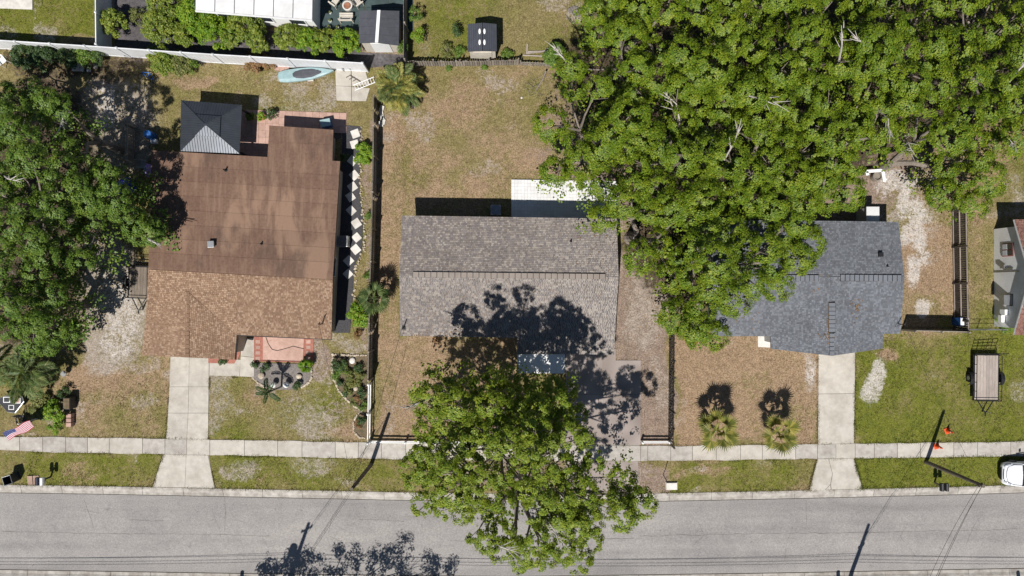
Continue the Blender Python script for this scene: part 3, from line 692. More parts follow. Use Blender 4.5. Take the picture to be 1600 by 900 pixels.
# ------------------------------------------------------------------ short grass and weeds standing on the lawns
EXC = [[(267, 552), (327, 555), (324, 688), (335, 764), (239, 762), (257, 708), (261, 688)], [(1279, 545), (1336, 545), (1333, 695), (1334, 716), (1347, 765), (1265, 766), (1278, 716), (1279, 695)],
       [(884, 545), (962, 545), (962, 563), (1001, 563), (1000, 770), (872, 771)], [(327, 556), (397, 526), (397, 589), (327, 588)], [(396, 522), (490, 522), (490, 566), (487, 590), (470, 607), (430, 610), (395, 590)],
       [(520, 554), (574, 556), (574, 684), (562, 684), (552, 661), (566, 641), (541, 624), (523, 595)], [(524, 107), (577, 107), (577, 158), (524, 158)], [(228, 235), (440, 246), (440, 200), (545, 200), (545, 530), (225, 556)],
       [(288, 172), (442, 180), (533, 186), (533, 215), (300, 262)], [(635, 337), (955, 340), (955, 555), (800, 555), (800, 525), (635, 525)], [(799, 281), (966, 281), (966, 352), (799, 352)],
       [(1115, 350), (1400, 350), (1400, 515), (1372, 540), (1210, 540), (1115, 520)], [(1553, 350), (1900, 350), (1900, 520), (1553, 520)], [(536, 195), (566, 198), (566, 395), (547, 535), (520, 520)], [(178, -60), (640, -60), (640, 105), (178, 84)], [(-60, -60), (51, -60), (51, 15), (-60, 11)], [(735, 40), (775, 40), (775, 88), (735, 88)], [(1184, 525), (1203, 526), (1203, 543), (1184, 542)]]
def pip(x, y, poly):
    ins = np.zeros(len(x), bool); j = len(poly) - 1
    for i in range(len(poly)):
        xi, yi = poly[i]; xj, yj = poly[j]
        ins ^= ((yi > y) != (yj > y)) & (x < (xj - xi) * (y - yi) / (yj - yi + 1e-12) + xi); j = i
    return ins
def grass():
    rs = np.random.RandomState(4); N = 150000
    px = rs.uniform(-60, 1660, N); py = rs.uniform(-40, 775, N)
    edges = []                                           # extra tufts creeping over the paving edges
    for tab, off in ((SWT, -.6), (SWB, .6), (KN, -.4)):
        ex = rs.uniform(-60, 1660, 3200); edges.append((ex, np.interp(ex, *zip(*tab)) + off + rs.normal(0, 1.1, 3200)))
    for (x0, y0, x1, y1) in ((267, 555, 260, 685), (327, 588, 325, 686), (1278, 556, 1278, 693), (1336, 552, 1334, 693), (257, 709, 239, 761), (325, 711, 335, 762), (1277, 717, 1264, 766), (1334, 716, 1347, 764), (397, 590, 330, 588)):
        t = rs.rand(420); edges.append((x0 + (x1 - x0) * t + rs.normal(0, 1.1, 420), y0 + (y1 - y0) * t + rs.normal(0, .8, 420)))
    px[:sum(len(q[0]) for q in edges)] = np.concatenate([q[0] for q in edges]); py[:sum(len(q[0]) for q in edges)] = np.concatenate([q[1] for q in edges])
    NE_ = sum(len(q[0]) for q in edges)
    X = (px - 800) / S; Y = (450 - py) / S
    ix = np.clip(np.searchsorted(GRID['xs'], X), 0, len(GRID['xs']) - 1); iy = np.clip(np.searchsorted(GRID['ys'], Y), 0, len(GRID['ys']) - 1)
    g = {k: v[iy, ix] for k, v in GRID['ch'].items()}
    pat = vnoise(X, Y, 0.8, 9) * .6 + vnoise(X, Y, 2.1, 10) * .4
    dens = np.clip(.35 + .9 * g['g'] + .25 * g['b'] - 1.3 * g['s'] - 1.6 * g['w'] - .8 * g['d'] - .7 * g['h'], 0, 1) * np.clip((pat - .28) * 2.6, .12, 1)
    ok = rs.rand(N) < dens; clump = vnoise(X, Y, 1.6, 31) > .42; free = (np.arange(N) < NE_) & clump & (dens > .1)
    swt = np.interp(px, *zip(*SWT)); swb = np.interp(px, *zip(*SWB)); kn = np.interp(px, *zip(*KN))
    ok &= ~((py > swt + .6) & (py < swb - .6)) & (py < kn + .8)
    for poly in EXC: ok &= ~pip(px, py, poly)
    ok |= free
    X, Y, pat = X[ok], Y[ok], pat[ok]; g = {k: v[ok] for k, v in g.items()}; n = len(X)
    K = 3; Xr = np.repeat(X, K) + rs.normal(0, .03, n * K); Yr = np.repeat(Y, K) + rs.normal(0, .03, n * K); M = n * K
    a = rs.rand(M) * 6.283; L = rs.uniform(.05, .12, M) * np.repeat(.7 + .8 * np.clip(g['g'], 0, 1), K); lean = rs.uniform(.4, 1.1, M)
    dx, dy = np.cos(a), np.sin(a); w = rs.uniform(.012, .024, M)
    tip = np.stack([Xr + dx * L * np.sin(lean), Yr + dy * L * np.sin(lean), L * np.cos(lean)], -1)
    b0 = np.stack([Xr - dy * w, Yr + dx * w, np.full(M, -.03)], -1); b1 = np.stack([Xr + dy * w, Yr - dx * w, np.full(M, -.03)], -1)
    V = np.stack([b0, b1, tip], 1).reshape(-1, 3)
    me = np_mesh('grass', V, np.arange(M * 3).reshape(-1, 3), MT['blades'])
    gg = np.clip(g['g'] * 1.2, 0, 1)[:, None]; bb = np.clip(g['b'] * 1.1, 0, 1)[:, None]
    col = np.array([.19, .155, .065]) * (1 - gg) + np.array([.105, .125, .018]) * gg
    col = col * (1 - bb) + np.array([.30, .215, .125]) * bb
    col = np.repeat(col * rs.uniform(.6, 1.4, (n, 1)), K, 0); straw = rs.rand(M) < .07; col[straw] = np.array([.33, .26, .14])
    col = np.concatenate([col, np.ones((M, 1))], 1)
    at = me.color_attributes.new('tone', 'FLOAT_COLOR', 'POINT'); at.data.foreach_set('color', np.repeat(col, 3, 0).astype(np.float32).ravel())
    o = bpy.data.objects.new('grass', me); COL.objects.link(o); return props(o, 'short dry grass and weeds growing on the lawns and verges', 'grass', kind='stuff')
grass()
# ------------------------------------------------------------------ houses
def clip_poly(poly, clip):
    """Sutherland-Hodgman, both 2D, clip convex and counter-clockwise"""
    out = poly
    n = len(clip)
    for i in range(n):
        a = clip[i]; b = clip[(i + 1) % n]; inp = out; out = []
        if not inp: return []
        ex, ey = b[0] - a[0], b[1] - a[1]
        def side(p): return ex * (p[1] - a[1]) - ey * (p[0] - a[0])
        for k in range(len(inp)):
            p, q = inp[k - 1], inp[k]
            sp, sq = side(p), side(q)
            if sq >= 0:
                if sp < 0:
                    t = sp / (sp - sq); out.append((p[0] + (q[0] - p[0]) * t, p[1] + (q[1] - p[1]) * t))
                out.append(q)
            elif sp >= 0:
                t = sp / (sp - sq); out.append((p[0] + (q[0] - p[0]) * t, p[1] + (q[1] - p[1]) * t))
    return out
def shingle_tabs(m, pts, row=0.125, wmin=0.07, wmax=0.21, lift=0.02):
    """lay shingle tabs over a planar convex polygon; pts[0]->pts[1] is the eave"""
    pts = [Vector(p) for p in pts]
    u = (pts[1] - pts[0]).normalized()
    nrm = Vector((0, 0, 0))
    for i in range(len(pts)):
        nrm += (pts[i] - pts[0]).cross(pts[(i + 1) % len(pts)] - pts[0])
    nrm.normalize()
    if nrm.z < 0: nrm = -nrm
    u = (u - nrm * u.dot(nrm)).normalized(); v = nrm.cross(u)
    if sum((p - pts[0]).dot(v) for p in pts) < 0: u, v = -u, -v
    q = [((p - pts[0]).dot(u), (p - pts[0]).dot(v)) for p in pts]
    a = sum(q[i][0] * q[(i + 1) % len(q)][1] - q[(i + 1) % len(q)][0] * q[i][1] for i in range(len(q)))
    if a < 0: q = q[::-1]
    u0, u1 = min(p[0] for p in q), max(p[0] for p in q); v0, v1 = min(p[1] for p in q), max(p[1] for p in q)
    y = v0
    while y < v1:
        x = u0 - RNG.uniform(0, 0.3)
        while x < u1:
            w = RNG.uniform(wmin, wmax)
            dz = RNG.uniform(0.0, 0.010)
            c = clip_poly([(x, y), (x + w - 0.012, y), (x + w - 0.012, y + row + 0.004), (x, y + row + 0.004)], q)
            if len(c) >= 3:
                top = []
                for (cu, cv) in c:
                    t = (cv - y) / row
                    top.append(pts[0] + u * cu + v * cv + nrm * (lift + (0.016 + dz) * (1 - t)))
                k = len(top); vs = list(top); fs = [tuple(range(k))]
                for i in range(k):
                    if abs(c[i][1] - y) < 1e-6 and abs(c[(i + 1) % k][1] - y) < 1e-6:      # the butt edge of the tab
                        b_ = len(vs); vs += [top[i] - nrm * 0.022, top[(i + 1) % k] - nrm * 0.022]; fs.append((i, b_, b_ + 1, (i + 1) % k))
                m.add(vs, fs)
            x += w
        y += row
    return m
def opening(root, wallp, wallq, t, w, z0, z1, name, frame_mat, panel_mat, panes=1):
    """window or door on the outside of the wall running p->q (outside on its right-hand side)"""
    p, q = Vector(wallp), Vector(wallq); d = (q - p).normalized(); nn = Vector((d.y, -d.x, 0))
    c = p.lerp(q, t); ang = math.atan2(d.y, d.x)
    f = MB(); b = 0.07
    cc = c + nn * 0.03
    f.box((cc.x, cc.y, z1 - b / 2), (w, 0.08, b), ang); f.box((cc.x, cc.y, z0 + b / 2), (w, 0.08, b), ang)
    for s in (-1, 1):
        e = cc + d * s * (w / 2 - b / 2); f.box((e.x, e.y, (z0 + z1) / 2), (b, 0.08, z1 - z0 - 2 * b), ang)
    o = f.build(name, frame_mat, root)
    for k in range(panes):
        zz0 = lerp(z0 + b, z1 - b, k / panes); zz1 = lerp(z0 + b, z1 - b, (k + 1) / panes)
        pc = c + nn * 0.012
        MB().box((pc.x, pc.y, (zz0 + zz1) / 2), (w - 2 * b, 0.04, zz1 - zz0 - 0.03), ang).build('pane' if panel_mat is MT['glass'] else 'panel', panel_mat, o)
    return o
def ridge_caps(root, a, b, mat, step=0.42, w=0.42, name='ridge_cap'):
    a, b = Vector(a), Vector(b); d = b - a; L = d.length; n_ = int(L / step); ang = math.atan2(d.y, d.x)
    m = MB().box((0, 0, 0), (step - 0.03, w, 0.035)); me = m.mesh(name, mat)
    off = root_loc(root)
    for k in range(n_):
        p = a.lerp(b, (k + 0.5) / n_) - off
        piece(name, me, root, (p.x, p.y, p.z + 0.03 * (k % 2) * 0.3), (0, -math.asin(d.z / L), ang))
def pipe_vent(root, p, h, r, mat):
    p = Vector(p); m = MB(); m.lathe(p, [(r * 2.2, -0.03), (r * 2.0, 0.02), (r, 0.06), (r, h), (r * 0.7, h), (r * 0.7, h - 0.05)], 10)
    return m.build('vent_pipe', mat, root)

# ---- house with the brown rolled roof
c = W(375, 390); H1 = thing('house', 'house with a brown low roof, rolled at the back and shingled in front', 'house', c)
wl1 = [W2(242, 246, 2.0), W2(525, 262, 2.0), W2(512, 520, 2.0), W2(372, 515, 2.0), W2(363, 552, 2.0), W2(229, 546, 2.0)]
MB().prism(wl1, 0, 2.030).build('wall', MT['stucco_cream'], H1)
wl1b = [W2(426, 204, 1.8), W2(514, 209, 1.8), W2(512, 258, 1.8), W2(424, 252, 1.8)]
MB().prism(wl1b, 0, 1.820).build('wall', MT['stucco_cream'], H1)
A = W(237, 235, 2.150); Bp = W(418, 245.5, 2.150); B1 = W(421, 196, 1.980); B2 = W(521, 203, 1.980); B3 = W(519.5, 251, 2.160); C = W(531.5, 252, 2.150)
D = W(520, 437, 2.750); E = W(232, 421, 2.750); F = W(518, 530, 2.150); G = W(370, 523, 2.150); HH = W(367, 562, 2.120); I = W(223, 555, 2.120)
J = W(293, 455, 2.560); K = W(293, 558.5, 2.560); Lp = W(228, 500, 2.260)
rf = MB()
rf.slab([A, C, D, E], 0.14); rf.slab([B1, B2, W(519, 256, 2.165), W(417.6, 251, 2.165)], 0.12)
rf.slab([E, D, F, G, J, Lp], 0.12); rf.slab([J, G, HH, K], 0.12); rf.slab([J, K, I, Lp], 0.12)
R1 = rf.build('roof', MT['rolled'], H1)
# roofing sheets, one lap over the next, running along the ridge
def sheets(root, a, b, c_, d, n_, lift=0.012, cuts=2):
    """a-b top edge, d-c_ bottom edge"""
    for k in range(n_):
        t0 = k / n_; t1 = (k + 1) / n_
        e = [0.0] + sorted(RNG.uniform(0.15, 0.9) for _ in range(cuts)) + [1.0]
        for u0, u1 in zip(e, e[1:]):
            if u1 - u0 < 0.03: continue
            def at(u, t): return a.lerp(b, u).lerp(d.lerp(c_, u), t)
            ov = 0.004; z0 = Vector((0, 0, lift)); z1 = Vector((0, 0, lift + 0.019))
            m = MB(); m.slab([at(u0 + 0.0002, t0) + z1, at(u1 - 0.0002, t0) + z1, at(u1 - 0.0002, t1 + ov) + z0, at(u0 + 0.0002, t1 + ov) + z0], 0.03)
            m.build('roofing_sheet', MT['rolled'], root)
inset = 0.012
sheets(R1, A, C, D.lerp(C, 0.02), E.lerp(A, 0.02), 8)
sheets(R1, B1, B2, B3 + Vector((0, 0, .01)), W(418.5, 247, 2.170), 2, cuts=2)
sh = MB()
zu = Vector((0, 0, 0.0))
shingle_tabs(sh, [G, F, D, W(370, 428.8, 2.750)]); 
shingle_tabs(sh, [G, W(370, 428.8, 2.750), W(293, 424.4, 2.750), J]) if False else None
o_ = (D - E).normalized()
def shp(eave_a, eave_b, poly):
    """tabs whose rows run parallel to eave_a->eave_b over a convex polygon"""
    poly = [Vector(p) for p in poly]; shingle_tabs(sh, poly)
shingle_tabs(sh, [W(370, 428.8, 2.750), W(293, 424.4, 2.750), J, G])
shingle_tabs(sh, [W(293, 424.4, 2.750), E, Lp, J])
shingle_tabs(sh, [G, HH, K, J]); shingle_tabs(sh, [Lp, I, K, J])
sh.build('shingles', MT['roof_tan'], R1, fixn=False, kind='stuff')
ridge_caps(R1, J + Vector((0, 0, .05)), K + Vector((0, 0, .05)), MT['roof_tan'], 0.3, 0.28)
fa = MB(); fa.tube([F + Vector((0, 0, -.06)), G + Vector((0, -0.03, -.06))], 0.055, 6); fa.tube([G + Vector((.03, 0, -.06)), HH + Vector((.03, 0, -.06))], 0.055, 6)
fa.build('gutter', MT['black_metal'], R1)
pipe_vent(R1, W(353, 266, 2.260), 0.35, 0.06, MT['black_metal']); pipe_vent(R1, W(409, 381, 2.600), 0.25, 0.05, MT['rubber'])
m = MB(); p = W(332, 382, 2.620); m.box(p + Vector((0, 0, .14)), (0.36, 0.36, 0.28), 0.05); m.box(p + Vector((0, 0, .30)), (0.46, 0.46, 0.05), 0.05); m.build('roof_vent', MT['grey_metal'], R1, bevel=0.02)
m = MB(); p = W(504, 506, 2.360); m.tube([p, p + Vector((-.02, .02, .9)), p + Vector((.1, .16, 1.0))], 0.035, 6); m.tube([p + Vector((-.3, -.25, .03)), p + Vector((.0, .0, .5))], 0.015, 5); m.build('service_mast', MT['black_metal'], R1)
opening(H1, (*wl1[5], 0), (*wl1[4], 0), 0.5, 4.6, 0.02, 1.9, 'garage_door', MT['white'], MT['white'], 4)
opening(H1, (*wl1[3], 0), (*wl1[2], 0), 0.12, 0.95, 0.05, 1.95, 'door', MT['white'], MT['wood_dark'], 1)
opening(H1, (*wl1[3], 0), (*wl1[2], 0), 0.55, 1.8, 0.9, 1.85, 'window', MT['white'], MT['glass'], 2)
opening(H1, (*wl1[2], 0), (*wl1[1], 0), 0.4, 1.4, 0.9, 1.85, 'window', MT['white'], MT['glass'], 2)
opening(H1, (*wl1[1], 0), (*wl1[0], 0), 0.75, 1.8, 0.1, 1.9, 'patio_door', MT['white'], MT['glass'], 1)

# ---- house with the grey brown shingle roof (middle)
c = W(795, 435); H2 = thing('house', 'middle house with a weathered grey brown shingle gable roof', 'house', c)
NW, NE = W(628, 337, 2.6), W(963.5, 342, 2.6); RW, RE = W(624.3, 430, 3.5), W(966.5, 432.5, 3.5); SW, SE = W(625, 524.5, 2.6), W(960.5, 530, 2.6)
GA, GB, GC, GD = W(808, 527.5, 2.6), W(960.5, 530, 2.6), W(959.5, 554, 2.37), W(808, 552, 2.37)
wl2 = [W2(640, 347, 2.4), W2(952, 352, 2.4), W2(950, 520, 2.4), W2(815, 517, 2.4), W2(637, 514, 2.4)]
MB().prism(wl2, 0, 2.46).build('wall', MT['stucco_grey'], H2)
wl2b = [W2(815, 515, 2.3), W2(950, 518, 2.3), W2(949, 547, 2.3), W2(815, 545, 2.3)]
MB().prism(wl2b, 0, 2.2).build('wall', MT['stucco_grey'], H2)
rf = MB(); rf.slab([NW, NE, RE, RW], 0.13); rf.slab([RW, RE, SE, SW], 0.13); rf.slab([GA, GB, GC, GD], 0.12)
R2 = rf.build('roof', MT['stucco_white'], H2)
g = MB()
for sx, a, b in ((1, RW, NW), (1, RW, SW), (-1, RE, NE), (-1, RE, SE)):
    pass
for pa, pb, pc in ((NW, RW, SW), (NE, RE, SE)):
    k = 0.55 if pa is NW else -0.55
    q = [Vector((p.x + k, p.y, p.z - 0.14)) for p in (pa, pb, pc)]; q[0].y -= .5; q[2].y += .5; q[0].z += 0.06; q[2].z += 0.06
    q2 = [Vector((p.x + (0.1 if k > 0 else -0.1), p.y, p.z)) for p in q]
    g.loft([q, q2])
g.build('gable_wall', MT['stucco_grey'], H2)
sh = MB(); shingle_tabs(sh, [NW, NE, RE, RW]); shingle_tabs(sh, [SW, SE, RE, RW]); shingle_tabs(sh, [GD, GC, GB, GA], lift=0.026)
sh.build('shingles', MT['roof_brownmix'], R2, fixn=False, kind='stuff')
ridge_caps(R2, W(645, 429.0, 3.60), W(946, 432.3, 3.60), MT['roof_brownmix'], 0.40, 0.36)
m = MB(); m.box((W(645, 429, 3.55) + W(946, 432.3, 3.55)) / 2, ((W(946, 0, 3.55) - W(645, 0, 3.55)).x, 0.37, 0.07), -0.011); m.build('ridge_vent', MT['black_metal'], R2)
pipe_vent(R2, W(892, 377, 2.98), 0.22, 0.045, MT['black_metal'])
m = MB(); p = W(631, 512, 2.75); m.tube([p, p + Vector((0, 0, .75)), p + Vector((.08, .2, .85))], 0.035, 6); m.box(p + Vector((0, 0, .03)), (0.25, 0.25, 0.04)); m.build('service_mast', MT['black_metal'], R2)
lit = np.random.RandomState(9); m = MB()
for _ in range(420):
    if lit.rand() < .55: x = lit.uniform(640, 955); y = lit.normal(521, 4)
    else: x = lit.uniform(640, 955); y = lit.uniform(440, 524)
    if lit.rand() < .12: x = lit.uniform(900, 960); y = lit.uniform(345, 425)
    y = min(y, 524); zz_ = 3.5 - abs(y - 431) / 93 * .9
    p = W(x, y, zz_ + .06); a_ = lit.rand() * 6.28; s_ = lit.uniform(.03, .07)
    u = Vector((math.cos(a_), math.sin(a_), lit.uniform(-.2, .2))) * s_; v = Vector((-math.sin(a_), math.cos(a_), .1)) * s_ * .5
    m.add([p - u, p - v, p + u, p + v], [(0, 1, 2, 3)])
m.build('fallen_leaves', MT['leaf_rust'], R2, fixn=False, kind='stuff')
opening(H2, (*wl2[4], 0), (*wl2[3], 0), 0.45, 1.9, 0.9, 2.1, 'window', MT['white'], MT['glass'], 2)
opening(H2, (*wl2[4], 0), (*wl2[3], 0), 0.85, 0.95, 0.05, 2.1, 'door', MT['white'], MT['brick_red'], 1)
opening(H2, (*wl2b[3], 0), (*wl2b[2], 0), 0.6, 2.5, 0.02, 2.05, 'garage_door', MT['white'], MT['white'], 4)
opening(H2, (*wl2[1], 0), (*wl2[0], 0), 0.7, 1.5, 0.9, 2.1, 'window', MT['white'], MT['glass'], 2)
opening(H2, (*wl2[1], 0), (*wl2[0], 0), 0.25, 1.8, 0.05, 2.05, 'patio_door', MT['white'], MT['glass'], 1)
# white tiled terrace behind it, lying on the ground
PC = props(bpy.data.objects.new('tiled_patio', None), 'white tiled patio behind the middle house', kind='structure'); COL.objects.link(PC)
MB().prism([W2(799, 280.5), W2(966, 283), W2(966, 352), W2(799, 352)], -0.05, 0.10).build('slab', MT['concrete_old'], PC)
m = MB(); NXT, NYT = 33, 13
for i in range(NXT):
    for j in range(NYT):
        q = W(799 + 167 * (i + .5) / NXT, 281 + 70 * (j + .5) / NYT + 2.5 * i / NXT)
        m.box((q.x, q.y, .112 + RNG.uniform(-.003, .003)), (167 / NXT / S - .008, 70 / NYT / S - .008, .04))
m.build('tiles', MT['tile_white'], PC, kind='stuff')
# white awning over the front
AW = thing('awning', 'flat white metal awning in front of the middle house', 'awning', W(845, 566))
a, b, c2, d = W(808.5, 553.5, 2.32), W(883, 553.5, 2.32), W(882, 583.5, 2.1), W(808.5, 583.5, 2.1)
for k in range(6):
    p = [a.lerp(b, (k + .01) / 6), a.lerp(b, (k + .99) / 6), d.lerp(c2, (k + .99) / 6), d.lerp(c2, (k + .01) / 6)]
    MB().slab(p, 0.06).build('awning_panel', MT['white_metal'], AW)
for p in (c2, d): MB().box((p.x + (0.12 if p is d else -0.12), p.y + 0.1, 1.02), (0.08, 0.08, 2.04)).build('post', MT['white'], AW)

# ---- house with the slate grey shingles (right)
c = W(1262, 440); H3 = thing('house', 'house with a slate grey shingle roof and front gable, partly under the oaks', 'house', c)
NW, NE = W(1110, 343, 2.5), W(1403.5, 347, 2.5); RW, RE = W(1113, 431, 3.5), W(1413, 433, 3.5); SW, SE = W(1112, 525, 2.5), W(1406.5, 521, 2.5)
VT = W(1297, 432.3, 3.5); VL = W(1204, 525, 2.5); VR = W(1379.5, 521.5, 2.5); GL, GR, GA3 = W(1205, 545, 2.5), W(1378.5, 544.5, 2.5), W(1300, 556, 3.46)
wl3 = [W2(1118, 353, 2.3), W2(1392, 357, 2.3), W2(1397, 512, 2.3), W2(1370, 512, 2.3), W2(1370, 537, 2.3), W2(1213, 537, 2.3), W2(1212, 516, 2.3), W2(1120, 516, 2.3)]
MB().prism(wl3, 0, 2.37).build('wall', MT['stucco_grey'], H3)
rf = MB(); rf.slab([NW, NE, RE, RW], 0.13); rf.slab([RW, VT, VL, SW], 0.13); rf.slab([VT, RE, SE, VR], 0.13); rf.slab([VT, GA3, GL, VL], 0.12); rf.slab([VT, VR, GR, GA3], 0.12)
R3 = rf.build('roof', MT['roof_slate'], H3)
g = MB()
for pa, pb, pc, k in ((NW, RW, SW, .5), (NE, RE, SE, -.5)):
    q = [Vector((p.x + k, p.y, p.z - 0.14)) for p in (pa, pb, pc)]; q[0].y -= .5; q[2].y += .5; q[0].z += 0.06; q[2].z += 0.06
    g.loft([q, [Vector((p.x + k * .2, p.y, p.z)) for p in q]])
q = [GL + Vector((.4, .4, -.1)), GR + Vector((-.4, .4, -.1)), GA3 + Vector((0, .5, -.14))]
g.loft([q, [p + Vector((0, .1, 0)) for p in q]]); g.build('gable_wall', MT['stucco_grey'], H3)
sh = MB()
shingle_tabs(sh, [NW, NE, RE, RW]); shingle_tabs(sh, [SW, VL, VT, RW]); shingle_tabs(sh, [VR, SE, RE, VT]); shingle_tabs(sh, [VL, GL, GA3, VT]); shingle_tabs(sh, [GR, VR, VT, GA3])
sh.build('shingles', MT['roof_slate'], R3, fixn=False, kind='stuff')
for (x0, x1) in ((1122, 1279), (1313, 1409)):
    ridge_caps(R3, W(x0, 434, 3.59), W(x1, 434.8, 3.59), MT['roof_slate'], 0.30, 0.42)
    m = MB(); m.box((W(x0, 434, 3.545) + W(x1, 434.8, 3.545)) / 2, ((W(x1, 0, 3.5) - W(x0, 0, 3.5)).x, 0.44, 0.06)); m.build('ridge_vent', MT['black_metal'], R3)
    # fallen leaves caught above the vent
ridge_caps(R3, W(1300, 473, 3.56), W(1300, 519, 3.56), MT['roof_slate'], 0.28, 0.42)
m = MB(); p0, p1 = W(1300, 472, 3.525), W(1300, 520, 3.525); m.box((p0 + p1) / 2, (0.44, (p0 - p1).length, 0.06)); m.build('ridge_vent', MT['black_metal'], R3)
ridge_caps(R3, W(1300, 521, 3.52), W(1300, 555, 3.52), MT['roof_slate'], 0.28, 0.30)
lit = np.random.RandomState(5); m = MB()
for cx, cy, sx, sy, n_ in ((1235, 430.3, 28, .9, 70), (1345, 430.3, 26, .9, 80), (1294.5, 505, 1, 14, 50), (1277, 455, 8, 6, 14), (1335, 475, 8, 10, 12), (1340, 478, 3, 3, 14), (1290, 525, 16, 3, 16), (1170, 500, 20, 12, 10)):
    for _ in range(n_):
        x = lit.normal(cx, sx * .7); y = lit.normal(cy, sy); dx = abs(x - 1300) / 1.0
        zz = 3.5 - max(0, abs(y - 433)) * 0.0108 if abs(x - 1300) > (y - 433) * 0.98 else 3.5 - abs(x - 1300) * 0.0112
        p = W(x, y, zz + 0.05); a = lit.rand() * 6.28; s_ = 0.07
        u = Vector((math.cos(a), math.sin(a), lit.uniform(-.2, .2))) * s_; v = Vector((-math.sin(a), math.cos(a), .1)) * s_ * .5
        m.add([p - u, p - v, p + u, p + v], [(0, 1, 2, 3)])
m.build('fallen_leaves', MT['leaf_rust'], R3, fixn=False, kind='stuff')
m = MB(); p = W(1375, 398, 3.14); m.box(p + Vector((0, 0, .1)), (0.3, 0.3, 0.2)); m.build('roof_vent', MT['black_metal'], R3, bevel=.02)
pipe_vent(R3, W(1386, 416, 3.32), 0.2, 0.045, MT['black_metal'])
m = MB(); p = W(1403, 506, 2.72); m.tube([p, p + Vector((0, 0, .8)), p + Vector((.08, .18, .9))], 0.03, 6); m.tube([p + Vector((-.2, -.2, 0)), p + Vector((0, 0, .5))], .015, 5); m.build('service_mast', MT['black_metal'], R3)
opening(H3, (*wl3[5], 0), (*wl3[4], 0), 0.55, 3.0, 0.02, 2.1, 'garage_door', MT['white'], MT['white'], 4)
opening(H3, (*wl3[7], 0), (*wl3[6], 0), 0.5, 1.8, 0.9, 2.0, 'window', MT['white'], MT['glass'], 2)
opening(H3, (*wl3[3], 0), (*wl3[2], 0), 0.5, 0.6, 0.9, 2.0, 'window', MT['white'], MT['glass'], 2)
opening(H3, (*wl3[1], 0), (*wl3[0], 0), 0.3, 1.6, 0.9, 2.0, 'window', MT['white'], MT['glass'], 2)
# lean-to shed roof peeking out behind
SHB = thing('lean_to', 'small pale blue grey box shed behind the slate roofed house', 'shed', W(1362, 333))
MB().prism([W2(1355, 324, 1.6), W2(1373, 324, 1.6), W2(1373, 352, 1.6), W2(1355, 352, 1.6)], 0, 1.6).build('wall', MT['stucco_grey'], SHB)
MB().slab([W(1354, 323, 1.66), W(1374, 323, 1.66), W(1374, 352, 1.78), W(1354, 352, 1.78)], 0.06).build('roof', MT['white_metal'], SHB)

# ---- house at the right edge
c = W(1650, 435); H4 = thing('house', 'house at the right edge with a red brown roof and pale west wall', 'house', c)
x0 = W(1553, 0).x; yN, yS = W(0, 358).y, W(0, 510).y
x1 = x0 + 12
wl4 = [(x0, yS), (x1, yS), (x1, yN), (x0, yN)]
MB().prism(wl4, 0, 2.5).build('wall', MT['stucco_white'], H4)
ym = (yN + yS) / 2
g = MB(); q = [Vector((x0 + .002, yS, 2.5)), Vector((x0 + .002, yN, 2.5)), Vector((x0 + .002, ym, 3.75))]; g.loft([q, [p + Vector((.15, 0, 0)) for p in q]]); g.build('gable_wall', MT['stucco_white'], H4)
ov = 0.32
eN, eS, rr = [], [], []
NWp, SWp, RWp = Vector((x0 - ov, yN + .45, 2.45)), Vector((x0 - ov, yS - .45, 2.45)), Vector((x0 - ov, ym, 3.95))
NEp, SEp, REp = [Vector((x1 + ov, p.y, p.z)) for p in (NWp, SWp, RWp)]
rf = MB(); rf.slab([NWp, NEp, REp, RWp], 0.13); rf.slab([RWp, REp, SEp, SWp], 0.13); R4 = rf.build('roof', MT['white'], H4)
sh = MB(); shingle_tabs(sh, [NWp, NEp, REp, RWp]); shingle_tabs(sh, [SWp, SEp, REp, RWp]); sh.build('shingles', MT['roof_red'], R4, fixn=False, kind='stuff')
def onwall(name, py, z, sy, sz, mat, d=0.06, parent=H4):
    y = W(0, py).y; return MB().box((x0 - d / 2, y, z), (d, sy, sz)).build(name, mat, parent)
o = onwall('window', 392, 1.45, 0.95, 1.1, MT['brick_red'], 0.05); 
for dy in (-.22, .22):
    for dz in (-.26, .26): onwall('pane', 392 - dy * S, 1.45 + dz, 0.36, 0.44, MT['glass'] if dz > 0 else MT['chrome'], 0.08, o)
onwall('trim_board', 425, 1.25, 0.10, 2.5, MT['grey_metal'], 0.03)
onwall('electric_meter', 417, 1.0, 0.28, 0.4, MT['grey_metal'], 0.14); onwall('meter_box', 421, 1.5, 0.16, 0.9, MT['grey_metal'], 0.06)
onwall('air_conditioner', 468, 1.4, 0.7, 0.5, MT['grey_metal'], 0.45); onwall('window', 468, 1.75, 0.85, 0.3, MT['glass'], 0.04)
onwall('utility_box', 487, 1.2, 0.4, 0.5, MT['ceramic'], 0.25); onwall('utility_box', 497, 1.0, 0.5, 0.35, MT['ceramic'], 0.3)

# ---- white metal roofed building at the top
c = W(400, -20); H5 = thing('house', 'long building with a white metal roof at the top edge', 'house', c)
a, b, c2, d = W(305, 15.5, 2.7), W(488, 30.5, 2.7), W(490, -70, 3.1), W(307, -80, 3.1)
MB().prism([W2(309, 12, 2.5), W2(484, 26, 2.5), W2(486, -70, 2.5), W2(311, -80, 2.5)], 0, 2.55).build('wall', MT['stucco_white'], H5)
NPN = 6
for k in range(NPN):
    p = [a.lerp(b, (k + .003) / NPN), a.lerp(b, (k + .997) / NPN), d.lerp(c2, (k + .997) / NPN), d.lerp(c2, (k + .003) / NPN)]
    MB().slab(p, 0.1).build('roof_panel', MT['white_metal'], H5)
rb = MB()
for k in range(NPN + 1):
    rb.tube([a.lerp(b, k / NPN) + Vector((0, 0, .02)), d.lerp(c2, k / NPN) + Vector((0, 0, .02))], 0.025, 4)
